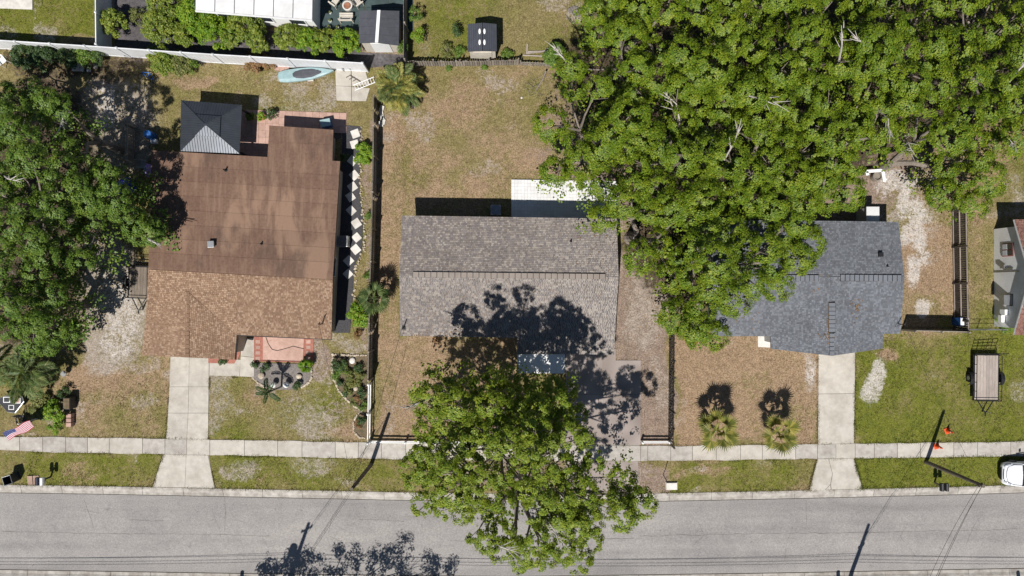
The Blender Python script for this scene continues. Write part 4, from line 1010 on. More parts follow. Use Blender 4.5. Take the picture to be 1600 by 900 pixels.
rb.build('roof_seam', MT['grey_metal'], H5)
m = MB(); m.tube([a + Vector((0, -.06, -.05)), b + Vector((0, -.06, -.05))], 0.07, 6); m.build('gutter', MT['white_metal'], H5)
for t in (.2, .55, .85): opening(H5, (*W2(309, 12, 2.5), 0), (*W2(484, 26, 2.5), 0), t, 1.2, 0.9, 2.0, 'window', MT['white'], MT['glass'], 2)

# ---- gable shed with a white ridge strip
c = W(595, 55); SA = thing('garden_shed', 'dark grey gable shed with a white ridge strip by the green patio', 'shed', c)
z, zr = 2.05, 2.6
a, b, c2, d = W(561, 67, z), W(623, 71, z), W(624, 17, z), W(561.5, 17, z); ra, rb_ = W(588.5, 66.5, zr), W(592, 16, zr)
xw0, xw1 = a.x + .12, b.x - .12; yw0, yw1 = a.y + .08, d.y - .12
MB().prism([(xw0, yw0), (xw1, yw0), (xw1, yw1), (xw0, yw1)], 0, z - .03).build('wall', MT['beige_plastic'], SA)
g = MB(); q = [Vector((xw0, yw0 + .001, z - .03)), Vector((xw1, yw0 + .001, z - .03)), Vector((ra.x, yw0 + .001, zr - .1))]; g.loft([q, [p + Vector((0, .1, 0)) for p in q]]); g.build('gable_wall', MT['beige_plastic'], SA)
rf = MB(); rf.slab([a, ra, rb_, d], 0.07); rf.slab([ra, b, c2, rb_], 0.07); RSA = rf.build('roof', MT['shed_grey'], SA)
for k in range(4):
    for (p0, p1, q1, q0) in ((a, ra, rb_, d), (ra, b, c2, rb_)):
        t0, t1 = (k + .01) / 4, (k + .99) / 4; up = Vector((0, 0, .015))
        MB().slab([p0.lerp(q0, t0) + up, p1.lerp(q1, t0) + up, p1.lerp(q1, t1) + up, p0.lerp(q0, t1) + up], .02).build('roof_panel', MT['shed_grey'], RSA)
m = MB(); m.slab([ra + Vector((-.11, 0, .03)), ra + Vector((.11, 0, .03)), rb_ + Vector((.11, 0, .03)), rb_ + Vector((-.11, 0, .03))], .05); m.build('ridge_strip', MT['white'], RSA)
MB().box(((xw0 + xw1) / 2, yw0 - .03, .95), (1.3, .05, 1.8)).build('door', MT['white'], SA)

# ---- resin shed with four skylights
c = W(754, 62); SB = thing('garden_shed', 'dark grey resin shed with four white skylights standing on the lawn', 'shed', c)
z, zr = 1.95, 2.3
a, b, c2, d = W(731, 80.5, z), W(776, 80, z), W(775.5, 37.5, z), W(731.5, 37.5, z); ra, rb_ = W(753.5, 79.5, zr), W(753.5, 35.5, zr)
xw0, xw1 = a.x + .1, b.x - .1; yw0, yw1 = a.y + .06, d.y - .08
MB().prism([(xw0, yw0), (xw1, yw0), (xw1, yw1), (xw0, yw1)], 0, z - .02).build('wall', MT['beige_plastic'], SB)
g = MB(); q = [Vector((xw0, yw0 + .001, z - .02)), Vector((xw1, yw0 + .001, z - .02)), Vector((ra.x, yw0 + .001, zr - .08))]; g.loft([q, [p + Vector((0, .08, 0)) for p in q]]); g.build('gable_wall', MT['beige_plastic'], SB)
rf = MB(); rf.slab([a, ra, rb_, d], 0.06); rf.slab([ra, b, c2, rb_], 0.06); RSB = rf.build('roof', MT['shed_roof'], SB)
rb2 = MB()
for (p0, q0, p1, q1) in ((a, d, ra, rb_), (ra, rb_, b, c2)):
    for k in range(9):
        p = p0.lerp(p1, k / 8); q = q0.lerp(q1, k / 8); rb2.tube([p + Vector((0, 0, .006)), q + Vector((0, 0, .006))], .018, 4)
rb2.build('roof_rib', MT['shed_roof'], RSB)
for px in (749.5, 757.0):
    for py in (49, 66):
        s_ = 0.14; p = W(px, py, 2.26); m = MB(); m.lathe(p, [(.085, -.06), (.085, .03), (.06, .05)], 10)
        o = m.build('skylight', MT['ceramic'], RSB, smooth=False)
        for v in o.data.vertices: v.co.y = (v.co.y - (p.y - c.y)) * 2.3 + (p.y - c.y)
MB().box(((xw0 + xw1) / 2, yw0 - .03, .9), (1.3, .05, 1.7)).build('door', MT['beige_plastic'], SB)

# ---- gazebo with ribbed metal roof
c = W(330, 200); GZ = thing('gazebo', 'square gazebo with a dark ribbed metal hip roof and raised top tier', 'gazebo', c)
ze = 2.05
def hip(corners, zt, shrink, name, nr, cen=None):
    cen = cen or sum(corners, Vector()) / 4; cen = Vector((cen.x, cen.y, zt)); top = [cen + (Vector((p.x, p.y, zt)) - cen) * shrink for p in corners]
    names = []
    for k in range(4):
        p, q = corners[k], corners[(k + 1) % 4]; tp, tq = top[k], top[(k + 1) % 4]
        MB().slab([p, q, tq, tp], 0.04).build(name, MT['slate_metal'], GZ)
        r = MB(); mid = (p + q) / 2; slope = ((tp + tq) / 2 - mid); L = (q - p).length; Lt = (tq - tp).length
        for i in range(1, nr):
            t = i / nr; u = abs(t - .5) * 2; wt = Lt / L
            e = 1.0 if u <= wt else (1 - u) / (1 - wt)
            a_ = p.lerp(q, t); r.tube([a_ + Vector((0, 0, .008)), a_ + slope * e * 0.985 + Vector((0, 0, .008))], .016, 4)
        r.build('roof_rib', MT['slate_metal'], GZ)
        MB().tube([p + Vector((0, 0, .01)), tp + Vector((0, 0, .01))], .03, 5).build('hip_cap', MT['slate_metal'], GZ)
    m = MB(); m.slab([p + Vector((0, 0, .006)) for p in top], .04); m.build('roof_cap', MT['slate_metal'], GZ)
co = [W(281.5, 236, ze), W(374, 240, ze), W(378, 164, ze), W(283, 156.5, ze)]
cen = sum(co, Vector()) / 4
hip(co, 2.56, 0.30, 'roof_panel', 22)
co2 = [cen + (p - cen) * 0.42 + Vector((0, 0, .52)) for p in co]
hip(co2, 2.83, 0.1, 'upper_roof_panel', 9)
for k in range(4):
    p = cen + (co[k] - cen) * .9; MB().box((p.x, p.y, 1.0), (.13, .13, 2.0)).build('post', MT['black_metal'], GZ)
    q = cen + (co[(k + 1) % 4] - cen) * .9; MB().tube([(p.x, p.y, 1.98), (q.x, q.y, 1.98)], .05, 4).build('beam', MT['black_metal'], GZ)
# ------------------------------------------------------------------ fences
def path_pts(pts_px): return [W(x, y) for x, y in pts_px]
def fence_run(name, label, pts_px, h, mat, board=0.145, gap=0.012, rails=(0.35, 1.1, 1.7), post_step=2.4, post_h=None, rail_side=1, th=0.022, lean=0.0, group=None, missing=0.0, rail_mat=None, post_mat=None, hvar=0.0, board_name='board'):
    P = path_pts(pts_px); root = thing(name, label, 'fence', P[0], 0, group)
    rail_mat = rail_mat or mat; post_mat = post_mat or mat
    bme = MB().box((0, 0, h / 2), (board, th, h)).mesh(board_name, mat)
    pme = MB().box((0, 0, (post_h or h + .05) / 2), (.10, .10, post_h or h + .05)).mesh('post', post_mat)
    for a, b in zip(P, P[1:]):
        d = b - a; L = d.length; u = d / L; nn = Vector((-u.y, u.x, 0)) * rail_side; ang = math.atan2(u.y, u.x)
        n_ = max(1, int(L / (board + gap)))
        for k in range(n_):
            if RNG.random() < missing: continue
            p = a.lerp(b, (k + .5) / n_) - P[0]
            piece(board_name, bme, root, (p.x, p.y, 0), (RNG.gauss(0, lean), 0, ang), (1, 1, 1 - RNG.random() * hvar))
        m_ = max(1, round(L / post_step))
        for k in range(m_ + 1):
            p = a.lerp(b, k / m_) - P[0] + nn * 0.07; piece('post', pme, root, (p.x, p.y, 0), (0, 0, ang))
        for z in rails:
            m = MB(); c = (a + b) / 2 + nn * 0.035; m.box((c.x, c.y, z), (L, 0.04, 0.09), ang); m.build('rail', rail_mat, root)
    return root
def vinyl_fence(label, pts_px, h=1.9, step=2.4):
    P = path_pts(pts_px); root = thing('vinyl_fence', label, 'fence', P[0])
    for a, b in zip(P, P[1:]):
        d = b - a; L = d.length; u = d / L; ang = math.atan2(u.y, u.x); n_ = max(1, round(L / step))
        pl = L / n_ - 0.13
        nb = 8
        pan = MB().box((0, 0, h * .5), (pl, .03, h - .16)).mesh('panel', MT['vinyl'])
        rail = MB().box((0, 0, 0), (pl, .07, .12)).mesh('rail', MT['vinyl'])
        post = MB().box((0, 0, (h + .06) / 2), (.13, .13, h + .06)); post.loft([[(-.08, -.08, h + .06), (.08, -.08, h + .06), (.08, .08, h + .06), (-.08, .08, h + .06)], [(-.02, -.02, h + .13), (.02, -.02, h + .13), (.02, .02, h + .13), (-.02, .02, h + .13)]])
        post = post.mesh('post', MT['vinyl'])
        bat = MB().box((0, 0, h * .5), (.012, .044, h - .2)).mesh('batten', MT['vinyl'])
        for k in range(n_ + 1):
            p = a.lerp(b, k / n_) - P[0]; piece('post', post, root, (p.x, p.y, 0), (0, 0, ang))
        for k in range(n_):
            p = a.lerp(b, (k + .5) / n_) - P[0]
            o = piece('panel', pan, root, (p.x, p.y, 0), (RNG.gauss(0, .006), 0, ang))
            for z in (.08, h - .04): piece('rail', rail, root, (p.x, p.y, z), (0, 0, ang))
            for j in range(1, nb): piece('batten', bat, o, ((j / nb - .5) * pl, 0, 0))
    return root
vinyl_fence('tall white vinyl fence running along the back of the left yards', [(-220, 66), (0, 76), (157, 86), (350, 99), (575, 112)])
vinyl_fence('white vinyl fence dividing the two top left yards', [(173, -60), (174.5, 83)])
fence_run('board_fence', 'weathered brown board fence beside the dark grey gable shed', [(636.5, -60), (636.5, 105)], 1.8, MT['wood_grey'], rails=(.3, 1.5), rail_side=1)
fence_run('board_fence', 'low weathered board fence below the resin shed', [(639, 103), (720, 103.5), (810, 101.5)], 1.15, MT['wood_grey'], gap=0.03, rails=(.25, .9), rail_side=1, lean=.03, missing=.05, hvar=.12)
fence_run('board_fence', 'broken low grey fence run by the right of the resin shed', [(813, 102), (860, 104)], 0.7, MT['wood_grey'], gap=.05, rails=(.2, .55), lean=.05, missing=.25, hvar=.3)
fence_run('board_fence', 'grey board fence between the brown roofed house and the middle yard', [(590, 160), (589.5, 250), (587, 360), (584, 460), (581.5, 590)], 1.75, MT['wood_grey'], rails=(.3, 1.0, 1.6), rail_side=1, missing=.02, hvar=.04)
fence_run('picket_fence', 'dark spaced picket fence on the right of the dirt drive', [(1044, 380), (1046, 480), (1044, 692)], 1.7, MT['wood_dark'], board=.12, gap=.11, rails=(.3, 1.4), rail_side=1, lean=.01)
fence_run('board_fence', 'dark board fence with pale rails right of the sandy side yard', [(1488, 330), (1491, 500), (1492.5, 517)], 1.6, MT['wood_dark'], rails=(.1, .82, 1.54), rail_side=-1, post_step=2.7, lean=.008, rail_mat=MT['wood_plank'], post_mat=MT['wood_dark'])
fence_run('board_fence', 'board fence seen edge on below the slate roofed side yard', [(1409, 514), (1490, 516)], 1.75, MT['wood_grey'], rails=(.3, 1.5), rail_side=-1)
# thin wire fence at right
WF = thing('wire_fence', 'thin wire fence from the dark board fence to the right edge house', 'fence', W(1494, 516))
for t in (0, .5, 1):
    p = W(lerp(1497, 1556, t), 514); MB().tube([p, p + Vector((0, 0, 1.2))], .03, 6).build('post', MT['grey_metal'], WF)
for z in (.1, .65, 1.18): MB().tube([W(1497, 514) + Vector((0, 0, z)), W(1556, 514) + Vector((0, 0, z))], .018, 4).build('rail', MT['grey_metal'], WF)
# low white rail fences at the front of the middle lot
def rail_fence(label, pts_px, h, step=2.4, rails=(.14, .5), gr=None):
    P = path_pts(pts_px); root = thing('rail_fence', label, 'fence', P[0], 0, gr)
    for a, b in zip(P, P[1:]):
        L = (b - a).length; n_ = max(1, round(L / step)); ang = math.atan2((b - a).y, (b - a).x)
        for k in range(n_ + 1):
            p = a.lerp(b, k / n_); m = MB(); m.box((p.x, p.y, h / 2 + .03), (.12, .12, h + .06), ang); m.loft([[(p.x + x * .08, p.y + y * .08, h + .06) for x, y in ((-1, -1), (1, -1), (1, 1), (-1, 1))], [(p.x + x * .01, p.y + y * .01, h + .13) for x, y in ((-1, -1), (1, -1), (1, 1), (-1, 1))]]); m.build('post', MT['white'], root)
        for z in rails:
            c = (a + b) / 2; MB().box((c.x, c.y, z), (L, .06, .15), ang).build('rail', MT['white'], root)
    return root
rail_fence('low white rail fence along the front of the middle lawn', [(580, 688.5), (690, 689.5), (800, 691)], .62, rails=(.16, .55))
rail_fence('white rail fence on the side boundary above the sidewalk', [(580.5, 598), (579, 688)], 1.1, rails=(.3, 1.0))
rail_fence('short white rail fence between the driveway and the dark picket fence', [(1002, 689), (1044, 689)], .62, rails=(.16, .55))

# ------------------------------------------------------------------ poles and wires
def util_pole(label, px, py, h, arms, transformer=False):
    p = W(px, py); r = thing('utility_pole', label, 'utility pole', p)
    MB().tube([p, p + Vector((0, 0, h * .5)), p + Vector((0, 0, h))], [.17, .15, .11], 10).build('pole', MT['pole_wood'], r)
    for z, L, a in arms:
        MB().box(p + Vector((0, 0, z)), (L, .1, .12), a).build('crossarm', MT['pole_wood'], r)
        for s in (-.45, 0, .45):
            q = p + Vector((math.cos(a) * L * s, math.sin(a) * L * s, z + .06)); MB().lathe(q, [(.03, 0), (.06, .05), (.03, .1), (.06, .15), (.02, .2)], 8).build('insulator', MT['ceramic'], r)
    if transformer:
        q = p + Vector((-.45, .1, 6.0)); MB().lathe(q, [(.26, 0), (.28, .05), (.28, .85), (.22, .95), (.05, 1.0)], 14).build('transformer', MT['grey_metal'], r)
        MB().tube([p + Vector((0, 0, 6.5)), q + Vector((0, 0, .5))], .05, 5).build('bracket', MT['black_metal'], r)
    return p
U1 = util_pole('wooden utility pole with a transformer across the street at lower left', 437, 947, 9.8, [(9.1, 0.9, 0.5), (7.6, 0.6, 1.2)], True)
U2 = util_pole('wooden utility pole across the street at lower right', 1313, 949, 9.8, [(8.2, 0.8, 1.0), (7.2, 0.5, .6)])
U0 = util_pole('wooden utility pole across the street beyond the left edge', -439, 945, 9.8, [(9.1, 0.9, 0.5)])
U3 = util_pole('wooden utility pole across the street beyond the right edge', 2190, 940, 9.8, [(9.1, 0.9, 0.5)])
def small_pole(label, px, py, h):
    p = W(px, py); r = thing('service_pole', label, 'utility pole', p)
    MB().tube([p, p + Vector((0, 0, h * .5)), p + Vector((0, 0, h))], [.15, .135, .11], 10).build('pole', MT['pole_wood'], r)
    MB().box(p + Vector((.0, .0, h - .3)), (.34, .08, .08), .8).build('bracket', MT['black_metal'], r)
    return p + Vector((0, 0, h - .15))
T1 = small_pole('thin wooden service pole rising from the verge left of the street tree', 580, 726, 6.1)
T2 = small_pole('thin wooden service pole leaning over the right verge near the white car', 1447, 722, 6.1)
def wire(label, a, b, sag, r=.02, group=None, n=14):
    pts = []
    for k in range(n + 1):
        t = k / n; p = a.lerp(b, t); p.z -= sag * 4 * t * (1 - t); pts.append(p)
    m = MB().tube(pts, r, 5); o = m.build('overhead_wire', MT['wire'], origin=tuple(a)); return props(o, label, 'wire', group)
def zz(p, z, dx=0, dy=0): return Vector((p.x + dx, p.y + dy, z))
names = {0: 'beyond the left edge', 1: 'across the left half', 2: 'across the right half'}
lv = {7.0: 'topmost', 6.0: 'middle', 5.55: 'lower', 5.2: 'lowest'}
for i, (a, b) in enumerate(((U0, U1), (U1, U2), (U2, U3))):
    for z, nm in lv.items():
        if z == 7.0:
            pts = (zz(a, 6.25), zz(b, 6.35)); sg = .75
        else: pts = (zz(a, z, 0, .05), zz(b, z, 0, .05)); sg = .55
        wire(f'{nm} cable of the street line south of the road {["at the far left", "between the two utility poles", "at the far right"][i]}', pts[0], pts[1], sg, .014, n=24)
for k, (dz, dx, nm) in enumerate(((0, 0, 'upper'), (-.18, .1, 'middle'), (-.3, -.1, 'lower'))):
    wire(f'{nm} service wire crossing the street to the left service pole', zz(U1, 8.6 + dz, dx), zz(T1, T1.z + dz * .4, dx), .35 + .15 * k, .011)
    wire(f'{nm} service wire crossing the street to the right service pole', zz(U2, 8.0 + dz, dx), zz(T2, T2.z + dz * .4, dx), .35 + .15 * k, .011)
wire('service drop wire from the left service pole to the middle house', T1, W(631, 512, 2.75) + Vector((0, 0, .8)), .3, .013)
wire('service drop wire from the left service pole to the brown roofed house', T1, W(504, 506, 2.36) + Vector((0, 0, .95)), .3, .009)
wire('service drop wire from the right service pole to the slate roofed house', T2, W(1403, 506, 2.72) + Vector((0, 0, .8)), .3, .009)

# ------------------------------------------------------------------ trailers
def trailer(label, px, py, w, L, deck_mat, nplank, gate_up, rz=0.0, zoff=.45):
    p = W(px, py); r = thing('utility_trailer', label, 'trailer', p)
    pw = w / nplank
    for k in range(nplank):
        x = p.x - w / 2 + (k + .5) * pw; MB().box((x, p.y, zoff + RNG.uniform(-.004, .004)), (pw - .012, L - .02, .04)).build('plank', deck_mat, r)
    fr = MB()
    for s in (-1, 1): fr.box((p.x + s * (w / 2 + .04), p.y, zoff - .03), (.06, L + .14, .1))
    for s in (-1, 1): fr.box((p.x, p.y + s * (L / 2 + .04), zoff - .03), (w + .02, .06, .1))
    for k in range(5): fr.box((p.x, p.y + L * (k / 4 - .5) * .9, zoff - .07), (w, .05, .06))
    fr.build('frame', MT['black_metal'], r)
    rl = MB(); hz = zoff + .35
    for s in (-1, 1):
        rl.tube([(p.x + s * (w / 2 + .05), p.y - L / 2, hz), (p.x + s * (w / 2 + .05), p.y + L / 2, hz)], .028, 6)
        for k in range(6): q = p.y - L / 2 + L * k / 5; rl.tube([(p.x + s * (w / 2 + .05), q, zoff), (p.x + s * (w / 2 + .05), q, hz)], .024, 5)
    rl.tube([(p.x - w / 2 - .05, p.y - L / 2 - .05, hz), (p.x + w / 2 + .05, p.y - L / 2 - .05, hz)], .028, 6)
    rl.build('side_rail', MT['black_metal'], r)
    for s in (-1, 1):
        x = p.x + s * (w / 2 + .24); y = p.y - .02 * L
        t = MB(); a0 = Vector((x - .1, y, .3)); t.tube([(x - .1, y, .31), (x - .07, y, .31), (x + .07, y, .31), (x + .1, y, .31)], [.26, .31, .31, .26], 18)
        wh = t.build('wheel', MT['rubber'], r); MB().tube([(x - .105, y, .31), (x + .105, y, .31)], .15, 12).build('rim', MT['grey_metal'], wh)
        f = MB(); f.loft([[(x - .13, y + .5 * math.cos(a_), .28 + .42 * math.sin(a_)) for a_ in np.linspace(0.1, math.pi - .1, 9)] + [(x - .13, y + .47 * math.cos(a_), .26 + .40 * math.sin(a_)) for a_ in np.linspace(math.pi - .1, .1, 9)],
                         [(x + .13, y + .5 * math.cos(a_), .28 + .42 * math.sin(a_)) for a_ in np.linspace(0.1, math.pi - .1, 9)] + [(x + .13, y + .47 * math.cos(a_), .26 + .40 * math.sin(a_)) for a_ in np.linspace(math.pi - .1, .1, 9)]])
        f.build('fender', MT['black_metal'], r)
    tg = MB(); e = Vector((p.x, p.y - L / 2 - 1.0, zoff - .05))
    for s in (-1, 1): tg.tube([(p.x + s * w * .36, p.y - L / 2, zoff - .05), e], .04, 5)
    tg.tube([e, e - Vector((0, .2, 0))], .05, 6); tg.build('tongue', MT['black_metal'], r)
    MB().tube([e + Vector((.12, .1, .35)), e + Vector((.12, .1, -.35))], .03, 6).build('jack', MT['grey_metal'], r)
    g = MB(); y = p.y + L / 2 + .1
    if gate_up:
        for z in (zoff + .05, zoff + .4, zoff + .75, zoff + 1.1): g.tube([(p.x - w / 2, y, z), (p.x + w / 2, y + (z - zoff) * .12, z)], .028, 5)
        for k in range(6): x = p.x - w / 2 + w * k / 5; g.tube([(x, y, zoff), (x, y + .13, zoff + 1.1)], .026, 5)
    else:
        for k in range(4): g.tube([(p.x - w / 2, y + k * .25, zoff - .1 * k), (p.x + w / 2, y + k * .25, zoff - .1 * k)], .025, 5)
        for x in (-w / 2, 0, w / 2): g.tube([(p.x + x, y, zoff), (p.x + x, y + .75, zoff - .3)], .028, 5)
    g.build('ramp_gate', MT['black_metal'], r)
    r.rotation_euler = (0, 0, rz); return r
trailer('utility trailer with a pale plank deck parked on the right lawn', 1534, 588.5, 1.72, 3.22, MT['wood_plank'], 8, True, -.01)
trailer('old plank deck trailer tucked against the brown roofed house', 222.5, 441, 1.45, 2.2, MT['wood_plank_old'], 7, False, -.03)

# ------------------------------------------------------------------ car
def car(label, px, py):
    p = W(px, py); r = thing('parked_car', label, 'car', p)
    zb = .0
    # body rings along x (nose at -x); each ring: (x, half width, z belt, z bottom)
    st = [(-2.24, .50, .56, .30), (-2.20, .68, .62, .24), (-2.05, .80, .70, .2), (-1.75, .86, .79, .18), (-1.3, .89, .87, .18), (-.95, .90, .92, .18), (-.4, .905, .95, .18), (.5, .905, .97, .18), (1.3, .895, .99, .18), (1.8, .86, .98, .2), (2.1, .78, .94, .25), (2.2, .6, .86, .32)]
    rings = []
    for x, w, zt, z0 in st:
        rings.append([(p.x + x, p.y + yy * w, p.z + zc) for yy, zc in ((-.86, z0), (-1, z0 + .14), (-1.0, lerp(z0, zt, .62)), (-.95, zt - .05), (-.80, zt), (-.3, zt + .035), (.3, zt + .035), (.80, zt), (.95, zt - .05), (1.0, lerp(z0, zt, .62)), (1, z0 + .14), (.86, z0))])
    m = MB(); m.loft(rings); body = m.build('body', MT['car_white'], r, smooth=True, subsurf=1)
    # greenhouse
    gl = [(-1.02, .74, .93), (-.80, .72, 1.06), (-.30, .66, 1.34), (.0, .63, 1.42), (.7, .62, 1.44), (1.2, .62, 1.38), (1.75, .66, 1.08), (1.9, .68, .98)]
    rings = [[(p.x + x, p.y + yy * w, p.z + zc) for yy, zc in ((-1.12, .9), (-1.06, lerp(.9, z, .55)), (-.96, z - .04), (-.8, z), (.8, z), (.96, z - .04), (1.06, lerp(.9, z, .55)), (1.12, .9))] for x, w, z in gl]
    m = MB(); m.loft(rings); m.build('windows', MT['glass'], r, smooth=True)
    rr = [[(p.x + x, p.y + yy * w, p.z + zc) for yy, zc in ((-1.0, z - .03), (-.8, z + .012), (.8, z + .012), (1.0, z - .03))] for x, w, z in ((-.33, .66, 1.33), (.0, .63, 1.425), (.7, .62, 1.445), (1.2, .62, 1.385), (1.32, .63, 1.32))]
    m = MB()
    vs = [q for ring in rr for q in ring]; fs = [(i * 4 + k, i * 4 + k + 1, (i + 1) * 4 + k + 1, (i + 1) * 4 + k) for i in range(4) for k in range(3)]
    m.add(vs, fs); m.build('roof', MT['car_white'], r, smooth=True)
    for s in (-1, 1):
        m = MB(); m.tube([(p.x - 1.05, p.y + s * .80, .94), (p.x - .33, p.y + s * .66, 1.34)], .035, 5); m.tube([(p.x + .45, p.y + s * .66, 1.42), (p.x + .5, p.y + s * .76, .95)], .03, 5); m.build('pillar', MT['car_white'], r)
        m = MB(); m.loft([[(p.x + x, p.y + s * (y + dy), z + dz) for dy, dz in ((-.09, -.05), (.09, -.05), (.08, .05), (-.09, .06))] for x, y, z in ((-2.17, .52, .63), (-2.02, .62, .70), (-1.78, .72, .78))]); m.build('headlight', MT['chrome'], r, smooth=True)
        m = MB(); m.loft([[(p.x - .78 + dx, p.y + s * y, 1.0 + dz) for dx, dz in ((-.07, -.06), (.07, -.06), (.06, .07), (-.05, .06))] for y in (.90, .98, 1.09)]); m.build('wing_mirror', MT['car_white'], r, smooth=True)
        for x in (-1.38, 1.35):
            y = p.y + s * .80
            t = MB(); t.tube([(p.x + x, y - .11, .32), (p.x + x, y - .08, .32), (p.x + x, y + .08, .32), (p.x + x, y + .11, .32)], [.27, .32, .32, .27], 20); wh = t.build('wheel', MT['rubber'], r)
            MB().tube([(p.x + x, y - .115, .32), (p.x + x, y + .115, .32)], .2, 14).build('rim', MT['grey_metal'], wh)
    m = MB(); m.loft([[(p.x + x, p.y + y, z) for y, z in ((-.42, .36), (.42, .36), (.45, .52), (-.45, .52))] for x in (-2.275, -2.2)]); m.build('grille', MT['black_metal'], r)
    def on(x, y, z): return (p.x + x, p.y + y, z)
    MB().tube([on(-1.05, -.74, .90), on(-1.6, -.72, .825), on(-1.95, -.52, .75), on(-2.04, -.2, .745), on(-2.04, .2, .745), on(-1.95, .52, .75), on(-1.6, .72, .825), on(-1.05, .74, .90)], .018, 5).build('bonnet_seam', MT['black_metal'], r)
    MB().tube([on(-2.02, -.62, .62), on(-2.16, -.34, .62), on(-2.18, 0, .62), on(-2.16, .34, .62), on(-2.02, .62, .62)], .045, 6).build('grille', MT['black_metal'], r)
    for s in (-1, 1):
        m = MB(); m.tube([(p.x - 1.02, p.y + s * .1, .965), (p.x - .75, p.y + s * .55, 1.11)], .014, 4); m.build('wiper', MT['black_metal'], r)
    r.rotation_euler = (0, 0, -.012); return r
car('white car with its nose in frame, parked on the right verge', 1605, 737.5)

# ------------------------------------------------------------------ mailboxes, bins, cones
def mailbox_pair(label, px, py, mats, turn=0.0, n=2):
    p = W(px, py); r = thing('mailbox', label, 'mailbox', p)
    MB().box(p + Vector((0, 0, .5)), (.1, .1, 1.0)).build('post', MT['pole_wood'], r)
    MB().box(p + Vector((0, 0, 1.0)), (.6, .1, .08)).build('crossarm', MT['pole_wood'], r)
    for k, mt in enumerate(mats):
        x = p.x + (k - (n - 1) / 2) * .34; rings = []
        for y in (-.27, .27):
            rings.append([(x + .12 * cx, p.y + y, 1.04 + z) for cx, z in ((-1, 0), (1, 0), (1, .16), (.7, .24), (0, .28), (-.7, .24), (-1, .16))])
        b = MB().loft(rings).build('box', mt, r)
        MB().box((x, p.y - .28, 1.16), (.2, .012, .2)).build('flap', MT['dark_plastic'], b)
    r.rotation_euler = (0, 0, turn); return r
mailbox_pair('pair of black mailboxes on one post at the right kerb', 1460, 754, (MT['black_metal'], MT['black_metal']))
mailbox_pair('dark and white mailboxes on one post at the lower left kerb', 79, 745, (MT['navy_plastic'], MT['ceramic']))
def bin_(name, label, cat, px, py, w, d, h, mat, lid, rz, open_=False):
    p = W(px, py); r = thing(name, label, cat, p)
    m = MB(); t = .84
    outer0 = [(p.x + x * w / 2 * t, p.y + y * d / 2 * t, .02) for x, y in ((-1, -1), (1, -1), (1, 1), (-1, 1))]
    outer1 = [(p.x + x * w / 2, p.y + y * d / 2, h) for x, y in ((-1, -1), (1, -1), (1, 1), (-1, 1))]
    in1 = [(p.x + x * w / 2 * .9, p.y + y * d / 2 * .9, h) for x, y in ((-1, -1), (1, -1), (1, 1), (-1, 1))]
    in0 = [(p.x + x * w / 2 * .76, p.y + y * d / 2 * .76, .08) for x, y in ((-1, -1), (1, -1), (1, 1), (-1, 1))]
    m.loft([outer0, outer1, in1, in0]); m.build('body', mat, r)
    rim = MB()
    for k in range(4): rim.tube([outer1[k], outer1[(k + 1) % 4]], .02, 5)
    rim.build('rim', MT['grey_metal'] if open_ else mat, r)
    if not open_: MB().loft([[(q[0] * 1.0, q[1], h + .01) for q in outer1], [(p.x + (q[0] - p.x) * .9, p.y + (q[1] - p.y) * .9, h + .07) for q in outer1]]).build('lid', lid, r)
    for s in (-1, 1):
        MB().tube([(p.x + s * w * .42, p.y + d * .42, .1), (p.x + s * w * .36, p.y + d * .42, .1)], .1, 10).build('wheel', MT['rubber'], r)
    MB().tube([(p.x - w * .4, p.y + d * .55, h - .08), (p.x + w * .4, p.y + d * .55, h - .08)], .02, 5).build('handle', mat, r)
    r.rotation_euler = (0, 0, rz); return r
bin_('waste_bin', 'open navy waste bin at the lower left kerb', 'bin', 26, 745, .62, .62, .95, MT['navy_plastic'], None, .3, True)
bin_('waste_bin', 'blue bin with a white top behind the dark board fence', 'bin', 1493, 502, .62, .62, 1.0, MT['blue'], MT['ceramic'], 0)
p = W(50, 750); CB = thing('cardboard_sheet', 'flattened brown cardboard lying on the lower left verge', 'cardboard', p)
MB().slab([W(42, 744, .05), W(60, 743, .04), W(63, 757, .05), W(43, 757.5, .03)], .03).build('flap', MT['cardboard'], CB)
MB().slab([W(42.5, 744, .09), W(50, 743.6, .10), W(51, 757, .085), W(43.5, 757, .07)], .02).build('flap', MT['cardboard'], CB)
def cone(label, px, py):
    p = W(px, py); r = thing('traffic_cone', label, 'cone', p)
    MB().box(p + Vector((0, 0, .03)), (.42, .42, .05), .3).build('base', MT['orange'], r, bevel=.01)
    MB().lathe(p + Vector((0, 0, .05)), [(.17, 0), (.15, .05), (.035, .68), (.02, .7)], 14).build('body', MT['orange'], r, smooth=False)
    MB().lathe(p + Vector((0, 0, .36)), [(.102, 0), (.079, .13)], 14).build('stripe', MT['ceramic'], r)
cone('orange traffic cone on the lawn above the sidewalk', 1480, 673)
cone('orange traffic cone standing on the sidewalk', 1463, 697)
p = W(1049, 759); UB = thing('meter_cover', 'white utility box in the verge beside the dirt strip', 'utility box', p)
MB().box(p + Vector((0, 0, .08)), (.78, .5, .16), .02).build('lid', MT['stone_white'], UB, bevel=.02); MB().box(p + Vector((0, 0, .02)), (.86, .58, .06), .02).build('rim', MT['concrete'], UB)
m = MB(); m.tube([W(1043.5, 720, .02), W(1039, 735, .02), W(1036, 742, .02), W(1045, 757, .02)], .022, 5); props(m.build('garden_hose', MT['black_metal']), 'dark hose lying across the dirt verge', 'hose')
# hose on the pink terrace
m = MB(); m.tube([W(415, 526, .05), W(419, 537, .05), W(425, 546, .05), W(433, 548, .05), W(445, 545, .05), W(458, 541, .05), W(474, 545, .05)], .018, 5); props(m.build('garden_hose', MT['black_metal']), 'thin dark hose looping over the pink terrace', 'hose')

